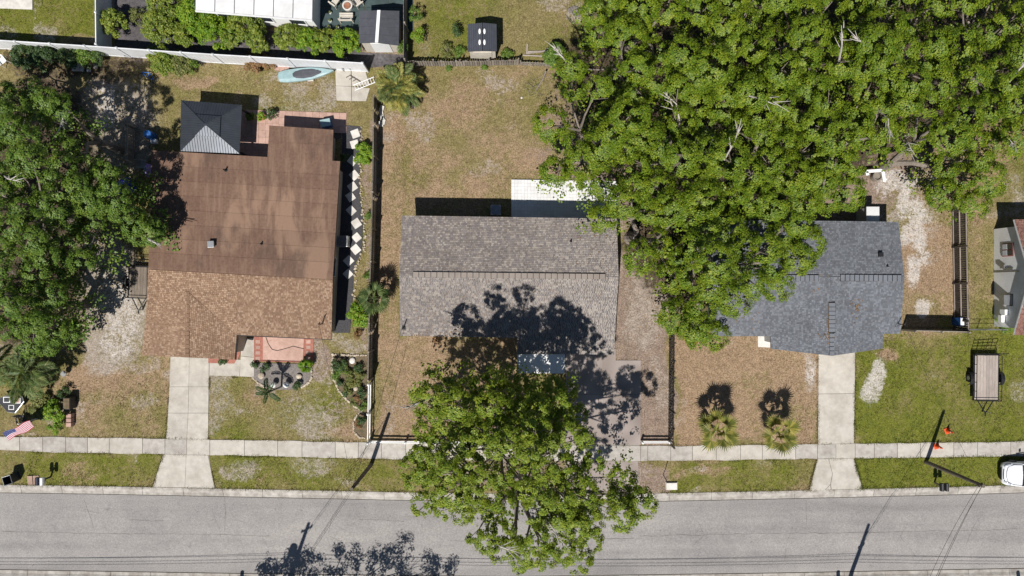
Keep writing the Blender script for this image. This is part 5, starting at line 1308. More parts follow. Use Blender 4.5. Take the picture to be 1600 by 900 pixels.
# ------------------------------------------------------------------ stepping stones
ST = [(555.5, 209, .35), (554.5, 225.5, .3), (551, 251, .9), (554, 274, .7), (551, 292, .6), (548, 307.5, .6), (549, 329, .75), (557, 349, .6), (554, 363, .7), (557.5, 371, .7), (556, 389.5, .7), (545, 407.5, .75), (544, 428, .75)]
STP = props(bpy.data.objects.new('stepping_stone_path', None), 'path of white diamond stepping stones beside the brown roofed house', kind='structure'); COL.objects.link(STP)
for x, y, a in ST:
    if (x, y) == (554, 363): continue
    c = W(x, y); s_ = .60
    m = MB().box((c.x, c.y, .03), (s_ * RNG.uniform(.93, 1.05), s_ * RNG.uniform(.93, 1.05), .08), a); m.build('stepping_stone', MT['stone_white'], STP, bevel=.015)
# rows of edging stones
def rocks(name, label, pts_px, size, step, mat, group=None, jit=.12):
    root = thing(name, label, 'stone edging', W(*pts_px[0]), 0, group)
    P = path_pts(pts_px); n_all = 0
    for a, b in zip(P, P[1:]):
        n_ = max(1, int((b - a).length / step))
        for k in range(n_):
            p = a.lerp(b, k / n_); s_ = size * RNG.uniform(.6, 1.25)
            rock(root, p + Vector((RNG.uniform(-jit, jit) * .5, RNG.uniform(-jit, jit) * .5, 0)), s_, mat); n_all += 1
    return root
ROCKS = []
def rock_mesh(seed):
    bm = bmesh.new(); bmesh.ops.create_icosphere(bm, subdivisions=2, radius=1.0); r = random.Random(seed)
    off = [Vector((r.gauss(0, 1), r.gauss(0, 1), r.gauss(0, 1))).normalized() for _ in range(5)]
    for v in bm.verts:
        k = 1.0
        for o in off: k -= .22 * max(0, v.co.normalized().dot(o) - .45)
        v.co *= k; v.co.z *= .6
    me = bpy.data.meshes.new('rock'); bm.to_mesh(me); bm.free(); return me
_RM = {}
def rock(root, p, s, mat, sz=1.0, name='stone'):
    key = (mat.name, RNG.randrange(4))
    if key not in _RM: me = rock_mesh(hash(key[1]) + 3); me.materials.append(mat); _RM[key] = me
    off = root_loc(root) if root else Vector()
    q = Vector(p) - off
    return piece(name, _RM[key], root, (q.x, q.y, s * .25), (RNG.uniform(-.2, .2), RNG.uniform(-.2, .2), RNG.uniform(0, 6.3)), (s * .5 * RNG.uniform(.8, 1.25), s * .5, s * .5 * sz))
rocks('stone_edging', 'pale rock edging right of the stepping stones', [(564, 200), (563, 250), (564, 300), (567, 340), (569, 360), (568, 395), (558, 410), (555, 430), (553, 468)], .17, .15, MT['stone'], jit=.25)
rocks('stone_edging', 'pale rock edging curving round the grey gravel bed', [(395, 590), (402, 597), (415, 605), (430, 610)], .17, .11, MT['stone_edge'], jit=.05)
rocks('stone_edging', 'pale rock edging at the right end of the grey gravel bed', [(487, 569), (487, 590), (482, 598), (470, 606)], .17, .11, MT['stone_edge'], jit=.05)
rocks('stone_edging', 'curved pale rock edging around the fence side planting bed', [(573, 555), (548, 555), (520, 554), (519, 575), (523, 596), (530, 611), (541, 624), (556, 636), (566, 641), (558, 648), (552, 661), (553, 674), (562, 684), (573, 684)], .17, .11, MT['stone_edge'], jit=.05)
def boulder(label, px, py, s, mat=None, sz=.9):
    r = thing('boulder', label, 'rock', W(px, py)); rock(r, W(px, py), s, mat or MT['stone'], sz); return r
boulder('flat tan boulder at the left of the gravel bed', 410, 587, .55); boulder('flat tan boulder at the right of the gravel bed', 468, 588, .5)
boulder('pale round stone inside the planting bed', 551, 563, .45, MT['stone_white']); boulder('small grey stone low in the planting bed', 556, 607, .4)
boulder('pale stone by the foot of the big clumping palm', 647, 166, .45); boulder('white stone on the back lawn of the middle house', 815, 153, .18, MT['stone_white'])
# white globes in the bed
for x, lab in ((430, 'white glazed globe at the left of the gravel bed'), (450, 'white glazed globe at the right of the gravel bed')):
    p = W(x, 600); r = thing('garden_globe', lab, 'garden globe', p)
    MB().lathe(p, [(.14, 0), (.12, .08), (.08, .12), (.08, .2)], 14).build('pedestal', MT['ceramic'], r)
    MB().lathe(p + Vector((0, 0, .2)), [(.06, 0), (.17, .06), (.22, .18), (.22, .24), (.16, .37), (.05, .43)], 16).build('globe', MT['ceramic'], r, smooth=True)
# white paving blocks stacked in the shade top left, and stone blocks by the fence
r = thing('paver_stack', 'white paving blocks laid in the shade under the back fence', 'pavers', W(128, 105)); pm = MB().box((0, 0, .06), (.26, .26, .12)).mesh('paver', MT['stone_white'])
for (x, y) in ((118, 102), (124, 102), (130, 102.5), (140, 103.5), (116.5, 108.5), (122.5, 108.5), (129, 109), (139.5, 110), (150, 104.5)):
    q = W(x, y) - W(128, 105); piece('paver', pm, r, (q.x, q.y, 0), (0, 0, RNG.uniform(-.1, .1)))
r = thing('paver_stack', 'pink patio blocks beside the pale blue boat', 'pavers', W(442, 102)); pm = MB().box((0, 0, .06), (.36, .42, .12)).mesh('paver', MT['brick_pink'])
for (x, y) in ((434, 106), (441.5, 107), (446, 98), (448.5, 107.5)):
    q = W(x, y) - W(442, 102); piece('paver', pm, r, (q.x, q.y, 0), (0, 0, RNG.uniform(-.1, .1)))
r = thing('paver_stack', 'white block pile along the grey side fence', 'pavers', W(596, 180)); pm = MB().box((0, 0, .07), (.3, .4, .14)).mesh('paver', MT['stone_white'])
for (x, y) in ((597, 170), (596, 177), (597, 184), (599, 191), (596, 194)):
    q = W(x, y) - W(596, 180); piece('paver', pm, r, (q.x, q.y, 0), (0, 0, RNG.uniform(-.3, .3)))
# branch pile & white boards by the resin shed
r = thing('board_pile', 'pale thrown down boards on the lawn right of the resin shed', 'boards', W(845, 82))
for (x0, y0, x1, y1, w) in ((822, 84, 868, 78.5, .12), (825, 81.5, 866, 80.5, .1), (824, 69, 823, 85, .1), (817, 87, 860, 89, .08), (853, 77, 868, 77.5, .09)):
    a, b = W(x0, y0), W(x1, y1); c = (a + b) / 2; MB().box((c.x, c.y, .06 + RNG.uniform(0, .04)), ((b - a).length, w, .04), math.atan2((b - a).y, (b - a).x)).build('board', MT['wood_plank'], r)

# ------------------------------------------------------------------ yard furniture and clutter
def chair(name, label, px, py, mat, rz, w=.6, slats=4, gr=None):
    p = W(px, py); r = thing(name, label, 'chair', p, 0, gr)
    for k in range(slats): MB().box(p + Vector((0, -.22 + .44 * (k + .5) / slats, .42)), (w * .85, .44 / slats - .015, .03)).build('seat_slat', mat, r)
    for k in range(slats):
        x = -w * .4 + w * .8 * (k + .5) / slats; MB().tube([p + Vector((x, .24, .42)), p + Vector((x, .42, .95))], .035, 4).build('back_slat', mat, r)
    for sx in (-1, 1):
        MB().box(p + Vector((sx * w * .45, -.02, .62)), (.1, .6, .03)).build('armrest', mat, r)
        for y in (-.25, .25): MB().tube([p + Vector((sx * w * .45, y, 0)), p + Vector((sx * w * .45, y, .62))], .03, 5).build('leg', mat, r)
    r.rotation_euler = (0, 0, rz); return r
chair('garden_chair', 'cream chair on the green patio left of the fire pit', 525, 7, MT['beige_plastic'], -2.2)
chair('garden_chair', 'cream chair on the green patio right of the fire pit', 561, 7, MT['beige_plastic'], 2.2)
chair('garden_chair', 'white chair lying under the back fence at far left', 10, 98, MT['ceramic'], .7)
chair('garden_chair', 'teal chair in the shade under the back fence', 49, 98, MT['teal'], .5)
chair('garden_chair', 'grey slatted chair at the top of the concrete pad', 543, 106, MT['grey_metal'], .1)
chair('garden_chair', 'dark chair on the lower left lawn below the black table', 41, 654, MT['dark_plastic'], .3)
chair('garden_chair', 'pale chair tucked at the rear corner of the brown roof', 228, 258, MT['grey_metal'], 1.4)
p = W(543, 30); r = thing('garden_bench', 'cream slatted bench on the green patio below the fire pit', 'bench', p)
for k in range(4): MB().box(p + Vector((0, -.24 + .16 * k, .42)), (.98, .13, .03)).build('seat_slat', MT['beige_plastic'], r)
for z in (.6, .8): MB().box(p + Vector((0, -.34, z)), (.98, .04, .1)).build('back_slat', MT['beige_plastic'], r)
for x in (-.46, .46):
    for y in (-.3, .22): MB().box(p + Vector((x, y, .22 if y > 0 else .44)), (.06, .06, .44 if y > 0 else .88)).build('leg', MT['beige_plastic'], r)
p = W(544, 11); r = thing('fire_pit', 'round white fire pit with a rusty bowl on the green patio', 'fire pit', p)
MB().lathe(p, [(.34, 0), (.36, .28), (.37, .3), (.27, .3), (.25, .16), (.02, .14)], 20).build('ring', MT['stone_white'], r); MB().lathe(p + Vector((0, 0, .15)), [(.05, 0), (.2, .05), (.23, .14), (.15, .13), (.02, .1)], 16).build('bowl', MT['terracotta'], r)
for x, y, lab in ((516.5, 21, 'upper'), (517, 34, 'middle'), (515.5, 43, 'lower'), (528, 44, 'right hand')):
    p = W(x, y); r = thing('flower_pot', f'small pale pot, {lab} one at the edge of the green patio', 'pot', p, 0, 'pots on the green patio'); MB().lathe(p, [(.08, 0), (.12, .22), (.13, .24), (.10, .24), (.09, .2)], 12).build('pot', MT['ceramic'], r); MB().lathe(p + Vector((0, 0, .2)), [(.02, 0), (.09, .04), (.11, .1), (.05, .18)], 8).build('plant', MT['leaf_olive'], r)
# boat
c = W(481, 119); r = thing('small_boat', 'pale blue small boat with a dark grey deck cover by the back fence', 'boat', c)
def hullring(t, w, z0, z1):
    a, b = Vector((-2.0, -.22, 0)), Vector((2.05, .24, 0)); q = c + a.lerp(b, t); d = (b - a).normalized(); nn = Vector((-d.y, d.x, 0))
    return [q + nn * w * k + Vector((0, 0, z)) for k, z in ((-.55, z0), (-1, lerp(z0, z1, .6)), (-.96, z1), (-.5, z1 + .05), (.5, z1 + .05), (.96, z1), (1, lerp(z0, z1, .6)), (.55, z0))]
m = MB(); m.loft([hullring(t, w, z0, z1) for t, w, z0, z1 in ((0, .28, .22, .48), (.02, .36, .18, .52), (.15, .46, .15, .55), (.4, .48, .14, .56), (.6, .44, .14, .56), (.8, .28, .18, .58), (.93, .12, .26, .60), (1.0, .02, .38, .62))]); m.build('hull', MT['paleblue'], r, smooth=False, bevel=.03)
m = MB(); m.loft([[q + Vector((0, 0, .0)) for q in hullring(t, w, .58, .605)] for t, w in ((.27, .12), (.32, .26), (.45, .33), (.6, .30), (.72, .2), (.78, .08))]); m.build('deck_cover', MT['shed_grey'], r)
for t, s_ in ((.3, -.3), (.55, .3)):
    q = c + Vector((-2, -.22, 0)).lerp(Vector((2.05, .24, 0)), t); MB().box(q + Vector((0, -s_ * .9, .09)), (.45, .3, .18)).build('support_block', MT['stone_white'], r)
# ladder
a, b = W(553, 137, .06), W(586, 124, .1); d = (b - a).normalized(); nn = Vector((-d.y, d.x, 0)); r = thing('ladder', 'white ladder lying on the concrete pad', 'ladder', W(556, 134))
for s in (-1, 1): MB().tube([a + nn * s * .2, b + nn * s * .2], .035, 4).build('rail', MT['white'], r)
for k in range(8): q = a.lerp(b, (k + .5) / 8); MB().tube([q - nn * .2, q + nn * .2], .022, 5).build('rung', MT['white'], r)
m = MB()
for k in range(3): q = W(541 + k * 5, 121 + k * 3, .03); m.tube([q, q + Vector((.3, .12, .1)), q + Vector((.6, -.05, .05))], .03, 5)
props(m.build('cut_branch', MT['wood_dark']), 'dead branches dropped on the concrete pad', 'branch')
# bicycle under the left trees
p = W(233, 121); r = thing('bicycle', 'small blue bicycle lying in the tree shade near the back fence', 'bicycle', p)
def ring(c_, R_, r_, mat, nm, par, n=20):
    m = MB(); pts = [c_ + Vector((R_ * math.cos(2 * math.pi * k / n), R_ * math.sin(2 * math.pi * k / n), 0)) for k in range(n + 1)]; m.tube(pts, r_, 5); return m.build(nm, mat, par)
w1 = p + Vector((-.48, .0, .18)); w2 = p + Vector((.42, -.2, .18))
for w_ in (w1, w2):
    o = ring(w_, .24, .022, MT['rubber'], 'wheel', r); m = MB()
    for k in range(6): a_ = math.pi * k / 6; m.tube([w_ + Vector((math.cos(a_) * .23, math.sin(a_) * .23, 0)), w_ - Vector((math.cos(a_) * .23, math.sin(a_) * .23, 0))], .006, 3)
    m.build('spokes', MT['grey_metal'], o)
m = MB(); cr = p + Vector((0, -.1, .22)); st_ = p + Vector((.18, .28, .24)); hd = p + Vector((-.38, .30, .26))
for a_, b_ in ((w1, hd), (hd, st_), (hd, cr), (cr, st_), (cr, w2), (st_, w2)): m.tube([a_, b_], .03, 6)
m.build('frame', MT['blue'], r); MB().tube([hd + Vector((-.05, .12, -.12)), hd + Vector((0, .12, .2))], .022, 6).build('handlebar', MT['grey_metal'], r)
MB().loft([[st_ + Vector((x, .08 + y, z)) for x, y, z in ((-.02, 0, w_), (.02, 0, w_), (.02, .06, w_), (-.02, .06, w_))] for w_ in (-.1, 0, .1)]).build('saddle', MT['rubber'], r)
# covered heap, barrel, screen, table etc.
def cloth_heap(name, label, cat, px, py, rx, ry, h, mat, seed):
    p = W(px, py); rr = np.random.RandomState(seed); n_, k_ = 22, 7; vs = [p + Vector((0, 0, h))]; fs = []
    ph = rr.rand(4) * 6.28
    for i in range(1, k_ + 1):
        t = i / k_
        for j in range(n_):
            a_ = 2 * math.pi * j / n_; w_ = 1 + .12 * math.sin(3 * a_ + ph[0]) + .08 * math.sin(7 * a_ + ph[1]) * t
            vs.append(p + Vector((math.cos(a_) * rx * t * w_, math.sin(a_) * ry * t * w_, h * (1 - t ** 2.6) + .05 * math.sin(5 * a_ + ph[2] + 4 * t) * (1 - t * .6) * min(1, h) + .02)))
    for j in range(n_): fs.append((0, 1 + j, 1 + (j + 1) % n_))
    for i in range(k_ - 1):
        for j in range(n_): fs.append((1 + i * n_ + j, 1 + (i + 1) * n_ + j, 1 + (i + 1) * n_ + (j + 1) % n_, 1 + i * n_ + (j + 1) % n_))
    m = MB().add(vs, fs); o = m.build(name, mat, origin=tuple(p), smooth=True)
    o.data.transform(Matrix.Identity(4)); return props(o, label, cat)
cloth_heap('tarp', 'bright blue tarp heap half hidden under the left trees', 'tarp', 196, 292, .85, .62, .7, MT['tarp'], 3)
cloth_heap('cushion_pile', 'pale purple cushions at the rear corner of the brown roof', 'cushions', 233, 266, .30, .5, .5, MT['purple'], 5)
p = W(241, 214); r = thing('barrel', 'blue lidded barrel in the shade behind the brown roof', 'barrel', p); MB().lathe(p, [(.27, 0), (.31, .2), (.31, .7), (.28, .9), (.29, .92), (.26, .96), (.02, .99)], 18).build('body', MT['blue'], r); MB().lathe(p + Vector((0, 0, .3)), [(.315, 0), (.325, .03), (.315, .06)], 18).build('hoop', MT['black_metal'], r)
p = W(243, 222); r = thing('crate', 'pale plastic crate beside the blue barrel', 'crate', p); MB().box(p + Vector((0, 0, .02)), (.4, .3, .03)).build('base', MT['ceramic'], r)
for s in (-1, 1): MB().box(p + Vector((s * .19, 0, .16)), (.02, .3, .28)).build('side', MT['ceramic'], r); MB().box(p + Vector((0, s * .14, .16)), (.36, .02, .28)).build('side', MT['ceramic'], r)
fence_run('screen', 'brown wooden screen standing behind the rear corner of the brown roof', [(211, 200), (211, 255)], 1.3, MT['wood_grey'], rails=(.25, 1.1), gap=.01)
# grill / cooler behind the bump-out
p = W(512, 195); r = thing('cooler', 'pale blue cooler in the shadow behind the brown bump out', 'cooler', p); MB().box(p + Vector((0, 0, .3)), (.7, .5, .6), .2).build('body', MT['blue'], r, bevel=.03); MB().box(p + Vector((0, 0, .63)), (.74, .54, .07), .2).build('lid', MT['paleblue'], r, bevel=.02)
p = W(539, 378); r = thing('air_conditioner', 'air conditioning unit against the right wall of the brown roofed house', 'air conditioner', p); MB().box(p + Vector((0, 0, .4)), (.8, .8, .8)).build('cabinet', MT['grey_metal'], r, bevel=.03)
m = MB()
for k in range(4): pts = [p + Vector((math.cos(2 * math.pi * j / 20) * (.1 + .08 * k), math.sin(2 * math.pi * j / 20) * (.1 + .08 * k), .82)) for j in range(21)]; m.tube(pts, .01, 4)
m.build('fan_guard', MT['black_metal'], r)
p = W(775, 330); r = thing('air_conditioner', 'air conditioning unit in the shadow behind the middle house', 'air conditioner', p); MB().box(p + Vector((0, 0, .38)), (.75, .75, .76)).build('cabinet', MT['grey_metal'], r, bevel=.03)
m = MB()
for k in range(4): pts = [p + Vector((math.cos(2 * math.pi * j / 20) * (.1 + .08 * k), math.sin(2 * math.pi * j / 20) * (.1 + .08 * k), .78)) for j in range(21)]; m.tube(pts, .01, 4)
m.build('fan_guard', MT['black_metal'], r)
# black table with framed trays, flag
p = W(30, 629); r = thing('patio_table', 'black six sided table with three framed panels at the left edge', 'table', p)
hexa = [(-1.1, .35), (-.4, .62), (.75, .55), (.88, .2), (.25, -.62), (-.3, -.55)]
MB().prism([(p.x + x, p.y + y) for x, y in hexa], .70, .74).build('table_top', MT['dark_plastic'], r)
m = MB()
for i in range(6): a_, b_ = hexa[i], hexa[(i + 1) % 6]; m.tube([(p.x + a_[0], p.y + a_[1], .745), (p.x + b_[0], p.y + b_[1], .745)], .025, 5)
m.build('rim', MT['grey_metal'], r)
for x, y in ((-.6, .3), (.6, .3), (0, -.4)): MB().tube([(p.x + x, p.y + y, 0), (p.x + x, p.y + y, .7)], .03, 6).build('leg', MT['black_metal'], r)
for x, y, s_, mt in ((-.35, .33, .5, MT['dark_plastic']), (.42, .26, .46, MT['brick_pink']), (-.02, -.22, .4, MT['dark_plastic'])):
    MB().box((p.x + x, p.y + y, .755), (s_, s_ * .85, .03)).build('frame', MT['ceramic'], r); MB().box((p.x + x, p.y + y, .765), (s_ * .76, s_ * .62, .03)).build('panel', mt, r)
def flag():
    base = W(66, 652); r = thing('flag', 'red, white and blue striped flag with white stars hanging over the lower left lawn', 'flag', base)
    top = W(51, 659, 2.3)
    MB().tube([base, Vector((base.x, base.y, 2.4))], .03, 8).build('pole', MT['white'], r); MB().lathe(Vector((base.x, base.y, 2.4)), [(.03, 0), (.06, .05), (.03, .1)], 8).build('finial', MT['ceramic'], r)
    # cloth grid: u along the fly (from the upper right to the lower left), v across the stripes
    O = W(46, 657, 2.2); U_ = W(4, 677, 1.6) - O; V_ = W(54, 668, 1.5) - O
    def P_(u, v): return O + U_ * u + V_ * v + Vector((0, .10, .12)) * math.sin(u * 9 + v * 2) * .5
    nu = 16
    for k in range(13):
        m = MB(); vs = []; fs = []
        u_end = .58 if k < 7 else 1.0
        for i in range(nu + 1):
            u = u_end * i / nu; vs += [P_(u, k / 13), P_(u, (k + 1) / 13)]
        for i in range(nu): fs.append((2 * i, 2 * i + 1, 2 * i + 3, 2 * i + 2))
        m.add(vs, fs); m.build('stripe', MT['red'] if k % 2 == 0 else MT['white_cloth'], r, fixn=False, smooth=True)
    m = MB(); vs = []; fs = []
    for i in range(nu + 1):
        u = .58 + .42 * i / nu; vs += [P_(u, 0), P_(u, 7 / 13)]
    for i in range(nu): fs.append((2 * i, 2 * i + 1, 2 * i + 3, 2 * i + 2))
    cn = m.add(vs, fs).build('canton', MT['navy'], r, fixn=False, smooth=True)
    for row in range(9):
        for k in range(6 if row % 2 == 0 else 5):
            u = .58 + .42 * ((k + (.5 if row % 2 == 0 else 1.0)) / 6); v = 7 / 13 * (row + .5) / 9; s_ = .02
            c_ = P_(u, v) + Vector((.004, .01, .012)); eu = U_.normalized() * s_; ev = V_.normalized() * s_
            m = MB(); pts = []
            for q in range(10): a_ = math.pi * q / 5; R_ = 1.0 if q % 2 == 0 else .42; pts.append(c_ + eu * math.cos(a_) * R_ + ev * math.sin(a_) * R_)
            m.add(pts, [tuple(range(10))]).build('star', MT['ceramic'], cn, fixn=False)
flag()
p = W(115, 632); r = thing('planter', 'dark box planter between the shrub and the left lawn', 'planter', p); MB().box(p + Vector((0, .2, .4)), (.5, .85, .8)).build('box', MT['dark_plastic'], r, bevel=.03); MB().box(p + Vector((0, .2, .82)), (.42, .76, .04)).build('soil', MT['bed_soil'], r)
r = thing('block_row', 'row of red brick blocks below the dark planter', 'bricks', W(105, 655))
for k in range(3): q = W(113, 648 + k * 7); MB().box(q + Vector((0, 0, .22)), (.36, .28, .44)).build('block', MT['brick_pink'], r, bevel=.02)
p = W(105, 583); r = thing('stool', 'small grey stool at the palm edge on the left lawn', 'stool', p); MB().lathe(p + Vector((0, 0, .4)), [(.2, 0), (.22, .02), (.2, .05)], 14).build('seat', MT['grey_metal'], r)
for k in range(4): a_ = k * 1.57 + .4; MB().tube([p + Vector((math.cos(a_) * .22, math.sin(a_) * .22, 0)), p + Vector((math.cos(a_) * .13, math.sin(a_) * .13, .4))], .015, 5).build('leg', MT['black_metal'], r)
# white playhouse frame and drum behind the slate roofed house
c = W(1366, 272); r = thing('swing_frame', 'white timber frame with a round drum at the edge of the oaks', 'frame', c)
for (x0, y0, x1, y1) in ((1354, 268, 1379, 266), (1379, 266, 1382, 284), (1354, 268, 1356, 274)):
    a, b = W(x0, y0, .6), W(x1, y1, .6); m_ = (a + b) / 2; MB().box(m_, ((b - a).length, .22, .06), math.atan2((b - a).y, (b - a).x)).build('board', MT['white'], r)
for x, y in ((1354, 268), (1379, 267), (1381, 282)): q = W(x, y); MB().box(q + Vector((-.1, 0, .28)), (.09, .09, .56)).build('leg', MT['white'], r)
MB().lathe(W(1366, 277), [(.32, 0), (.34, .3), (.34, .5), (.26, .5), (.24, .35), (.02, .33)], 18).build('drum', MT['wood_grey'], r)
# small mailbox-like posts just south of the street, their shadows fall on the south kerb
for x, lab in ((1305, 'left of the right hand utility pole'), (1586, 'near the lower right corner'), (372, 'left of the left hand utility pole')):
    p = W(x, 914 if x < 1590 else 912); mailbox_pair(f'single mailbox across the street {lab}', x, 916, (MT['black_metal'],), 0, 1)
# fallen limb and stump on the middle back lawn
c = W(845, 130); r = thing('fallen_limb', 'bare fallen limb with twigs on the back lawn by the oaks', 'branch', c); m = MB()
m.tube([W(853, 111, .5), W(848, 124, .3), W(840, 137, .12), W(835, 146, .08)], [.07, .06, .05, .02], 6)
for k in range(26):
    q = W(838 + RNG.uniform(-14, 8), 138 + RNG.uniform(-16, 12), .05); m.tube([q, q + Vector((RNG.uniform(-.6, .6), RNG.uniform(-.5, .5), RNG.uniform(.05, .3)))], [.014, .006], 4)
m.build('branches', MT['bark'], r)
c = W(901, 18); r = thing('ash_heap', 'grey ash and twig heap on the top lawn beside the oaks', 'ash heap', c)
for k in range(14): rock(r, c + Vector((RNG.gauss(0, .28), RNG.gauss(0, .28), 0)), RNG.uniform(.2, .42), MT['gravel_bed'], .5, 'ash_clump')
# ------------------------------------------------------------------ foliage
NPR = np.random.RandomState(11)
def leaf_cloud(centers, radii, per, L, Wd, up=0.55, flat=0.75, rs=NPR, outs=None):
    """leaf quads spread over the outer part of many small clumps; returns V, F"""
    centers = np.asarray(centers, float); radii = np.asarray(radii, float)
    n = len(centers)
    per = np.maximum(3, (per * (radii / radii.mean()) ** 2)).astype(int)
    idx = np.repeat(np.arange(n), per); N = len(idx)
    d = rs.normal(size=(N, 3)); d[:, 2] = np.where(rs.rand(N) < .8, np.abs(d[:, 2]), d[:, 2]); d /= np.linalg.norm(d, axis=1, keepdims=True)
    r = radii[idx] * (0.35 + 0.65 * rs.rand(N) ** .6)
    P = centers[idx] + d * r[:, None] * np.array([1, 1, flat])
    nrm = d * .9 + np.array([0, 0, up]) + rs.normal(size=(N, 3)) * .34
    if outs is not None: nrm = np.asarray(outs)[idx] * .95 + d * .45 + np.array([0, 0, .40]) + rs.normal(size=(N, 3)) * .25
    nrm /= np.linalg.norm(nrm, axis=1, keepdims=True)
    t = rs.normal(size=(N, 3)); t -= nrm * np.sum(t * nrm, 1, keepdims=True); t /= np.linalg.norm(t, axis=1, keepdims=True)
    b = np.cross(nrm, t)
    s = rs.uniform(.65, 1.3, N)[:, None]
    a = t * L * .5 * s; c = b * Wd * .5 * s
    V = np.stack([P - a, P - c + a * .15, P + a, P + c + a * .15], 1).reshape(-1, 3)
    F = np.arange(N * 4).reshape(-1, 4)
    return V, F
def in_poly(x, y, poly):
    ins = False; j = len(poly) - 1
    for i in range(len(poly)):
        xi, yi = poly[i]; xj, yj = poly[j]
        if (yi > y) != (yj > y) and x < (xj - xi) * (y - yi) / (yj - yi) + xi: ins = not ins
        j = i
    return ins
def edge_dist(x, y, poly):
    best = 1e9
    for (x0, y0), (x1, y1) in zip(poly, poly[1:] + poly[:1]):
        dx, dy = x1 - x0, y1 - y0; L2 = dx * dx + dy * dy or 1e-9
        t = max(0, min(1, ((x - x0) * dx + (y - y0) * dy) / L2)); best = min(best, math.hypot(x - x0 - t * dx, y - y0 - t * dy))
    return best
def sample_lobes(poly, spacing, margin, rnd, zlow, zhigh, soft, zj, skip=None, tries=14000):
    xs = [p[0] for p in poly]; ys = [p[1] for p in poly]; pts = []; grid = {}
    for _ in range(tries):
        x = rnd.uniform(min(xs), max(xs)); y = rnd.uniform(min(ys), max(ys))
        if not in_poly(x, y, poly): continue
        ed = edge_dist(x, y, poly)
        if ed < margin * rnd.uniform(.55, 1.0): continue
        gx, gy = int(x // spacing), int(y // spacing); ok = True
        for i in range(-1, 2):
            for j in range(-1, 2):
                for (ax, ay) in grid.get((gx + i, gy + j), ()):
                    if (ax - x) ** 2 + (ay - y) ** 2 < spacing ** 2: ok = False
        if not ok: continue
        grid.setdefault((gx, gy), []).append((x, y))
        if skip and rnd.random() < skip(x, y): continue
        z = zlow + (zhigh - zlow) * (1 - math.exp(-ed / soft)) + rnd.gauss(0, zj)
        pts.append((x, y, max(1.5, z)))
    return pts
def limbs(root, base, lobes, mat, rnd, r0, fork=0.38):
    """trunk, main limbs and branches reaching into the lobes"""
    n = len(lobes)
    cz = sum(p.z for p in lobes) / n
    top = Vector((base.x, base.y, 0)) + Vector((rnd.uniform(-.3, .3), rnd.uniform(-.3, .3), cz * fork))
    tr = MB(); tr.tube([base + Vector((0, 0, -.1)), base + Vector((0, 0, .35)), base.lerp(top, .6), top], [r0 * 1.5, r0 * 1.05, r0 * .9, r0 * .85], 10)
    trunk = tr.build('trunk', mat, root)
    ng = max(3, min(8, n // 6)); groups = {}
    for p in lobes:
        a = math.atan2(p.y - top.y, p.x - top.x); groups.setdefault(int((a + math.pi) / (2 * math.pi) * ng) % ng, []).append(p)
    for gl in groups.values():
        c = sum(gl, Vector()) / len(gl); mid = top.lerp(c, .55); mid.z -= .2
        m = MB(); m.tube([top - Vector((0, 0, .15)), top.lerp(mid, .5) + Vector((rnd.uniform(-.2, .2), rnd.uniform(-.2, .2), .25)), mid], [r0 * .6, r0 * .48, r0 * .36], 7)
        for p in gl:
            q = p - Vector((0, 0, .35)); h_ = mid.lerp(q, .5) + Vector((rnd.uniform(-.35, .35), rnd.uniform(-.35, .35), rnd.uniform(-.1, .3)))
            m.tube([mid, h_, q], [r0 * .26, r0 * .17, r0 * .06], 5)
            for _ in range(3):
                e = q + Vector((rnd.uniform(-.8, .8), rnd.uniform(-.8, .8), rnd.uniform(-.1, .5))); m.tube([h_.lerp(q, .6), e], [r0 * .08, .012], 4)
        m.build('limb', mat, root)
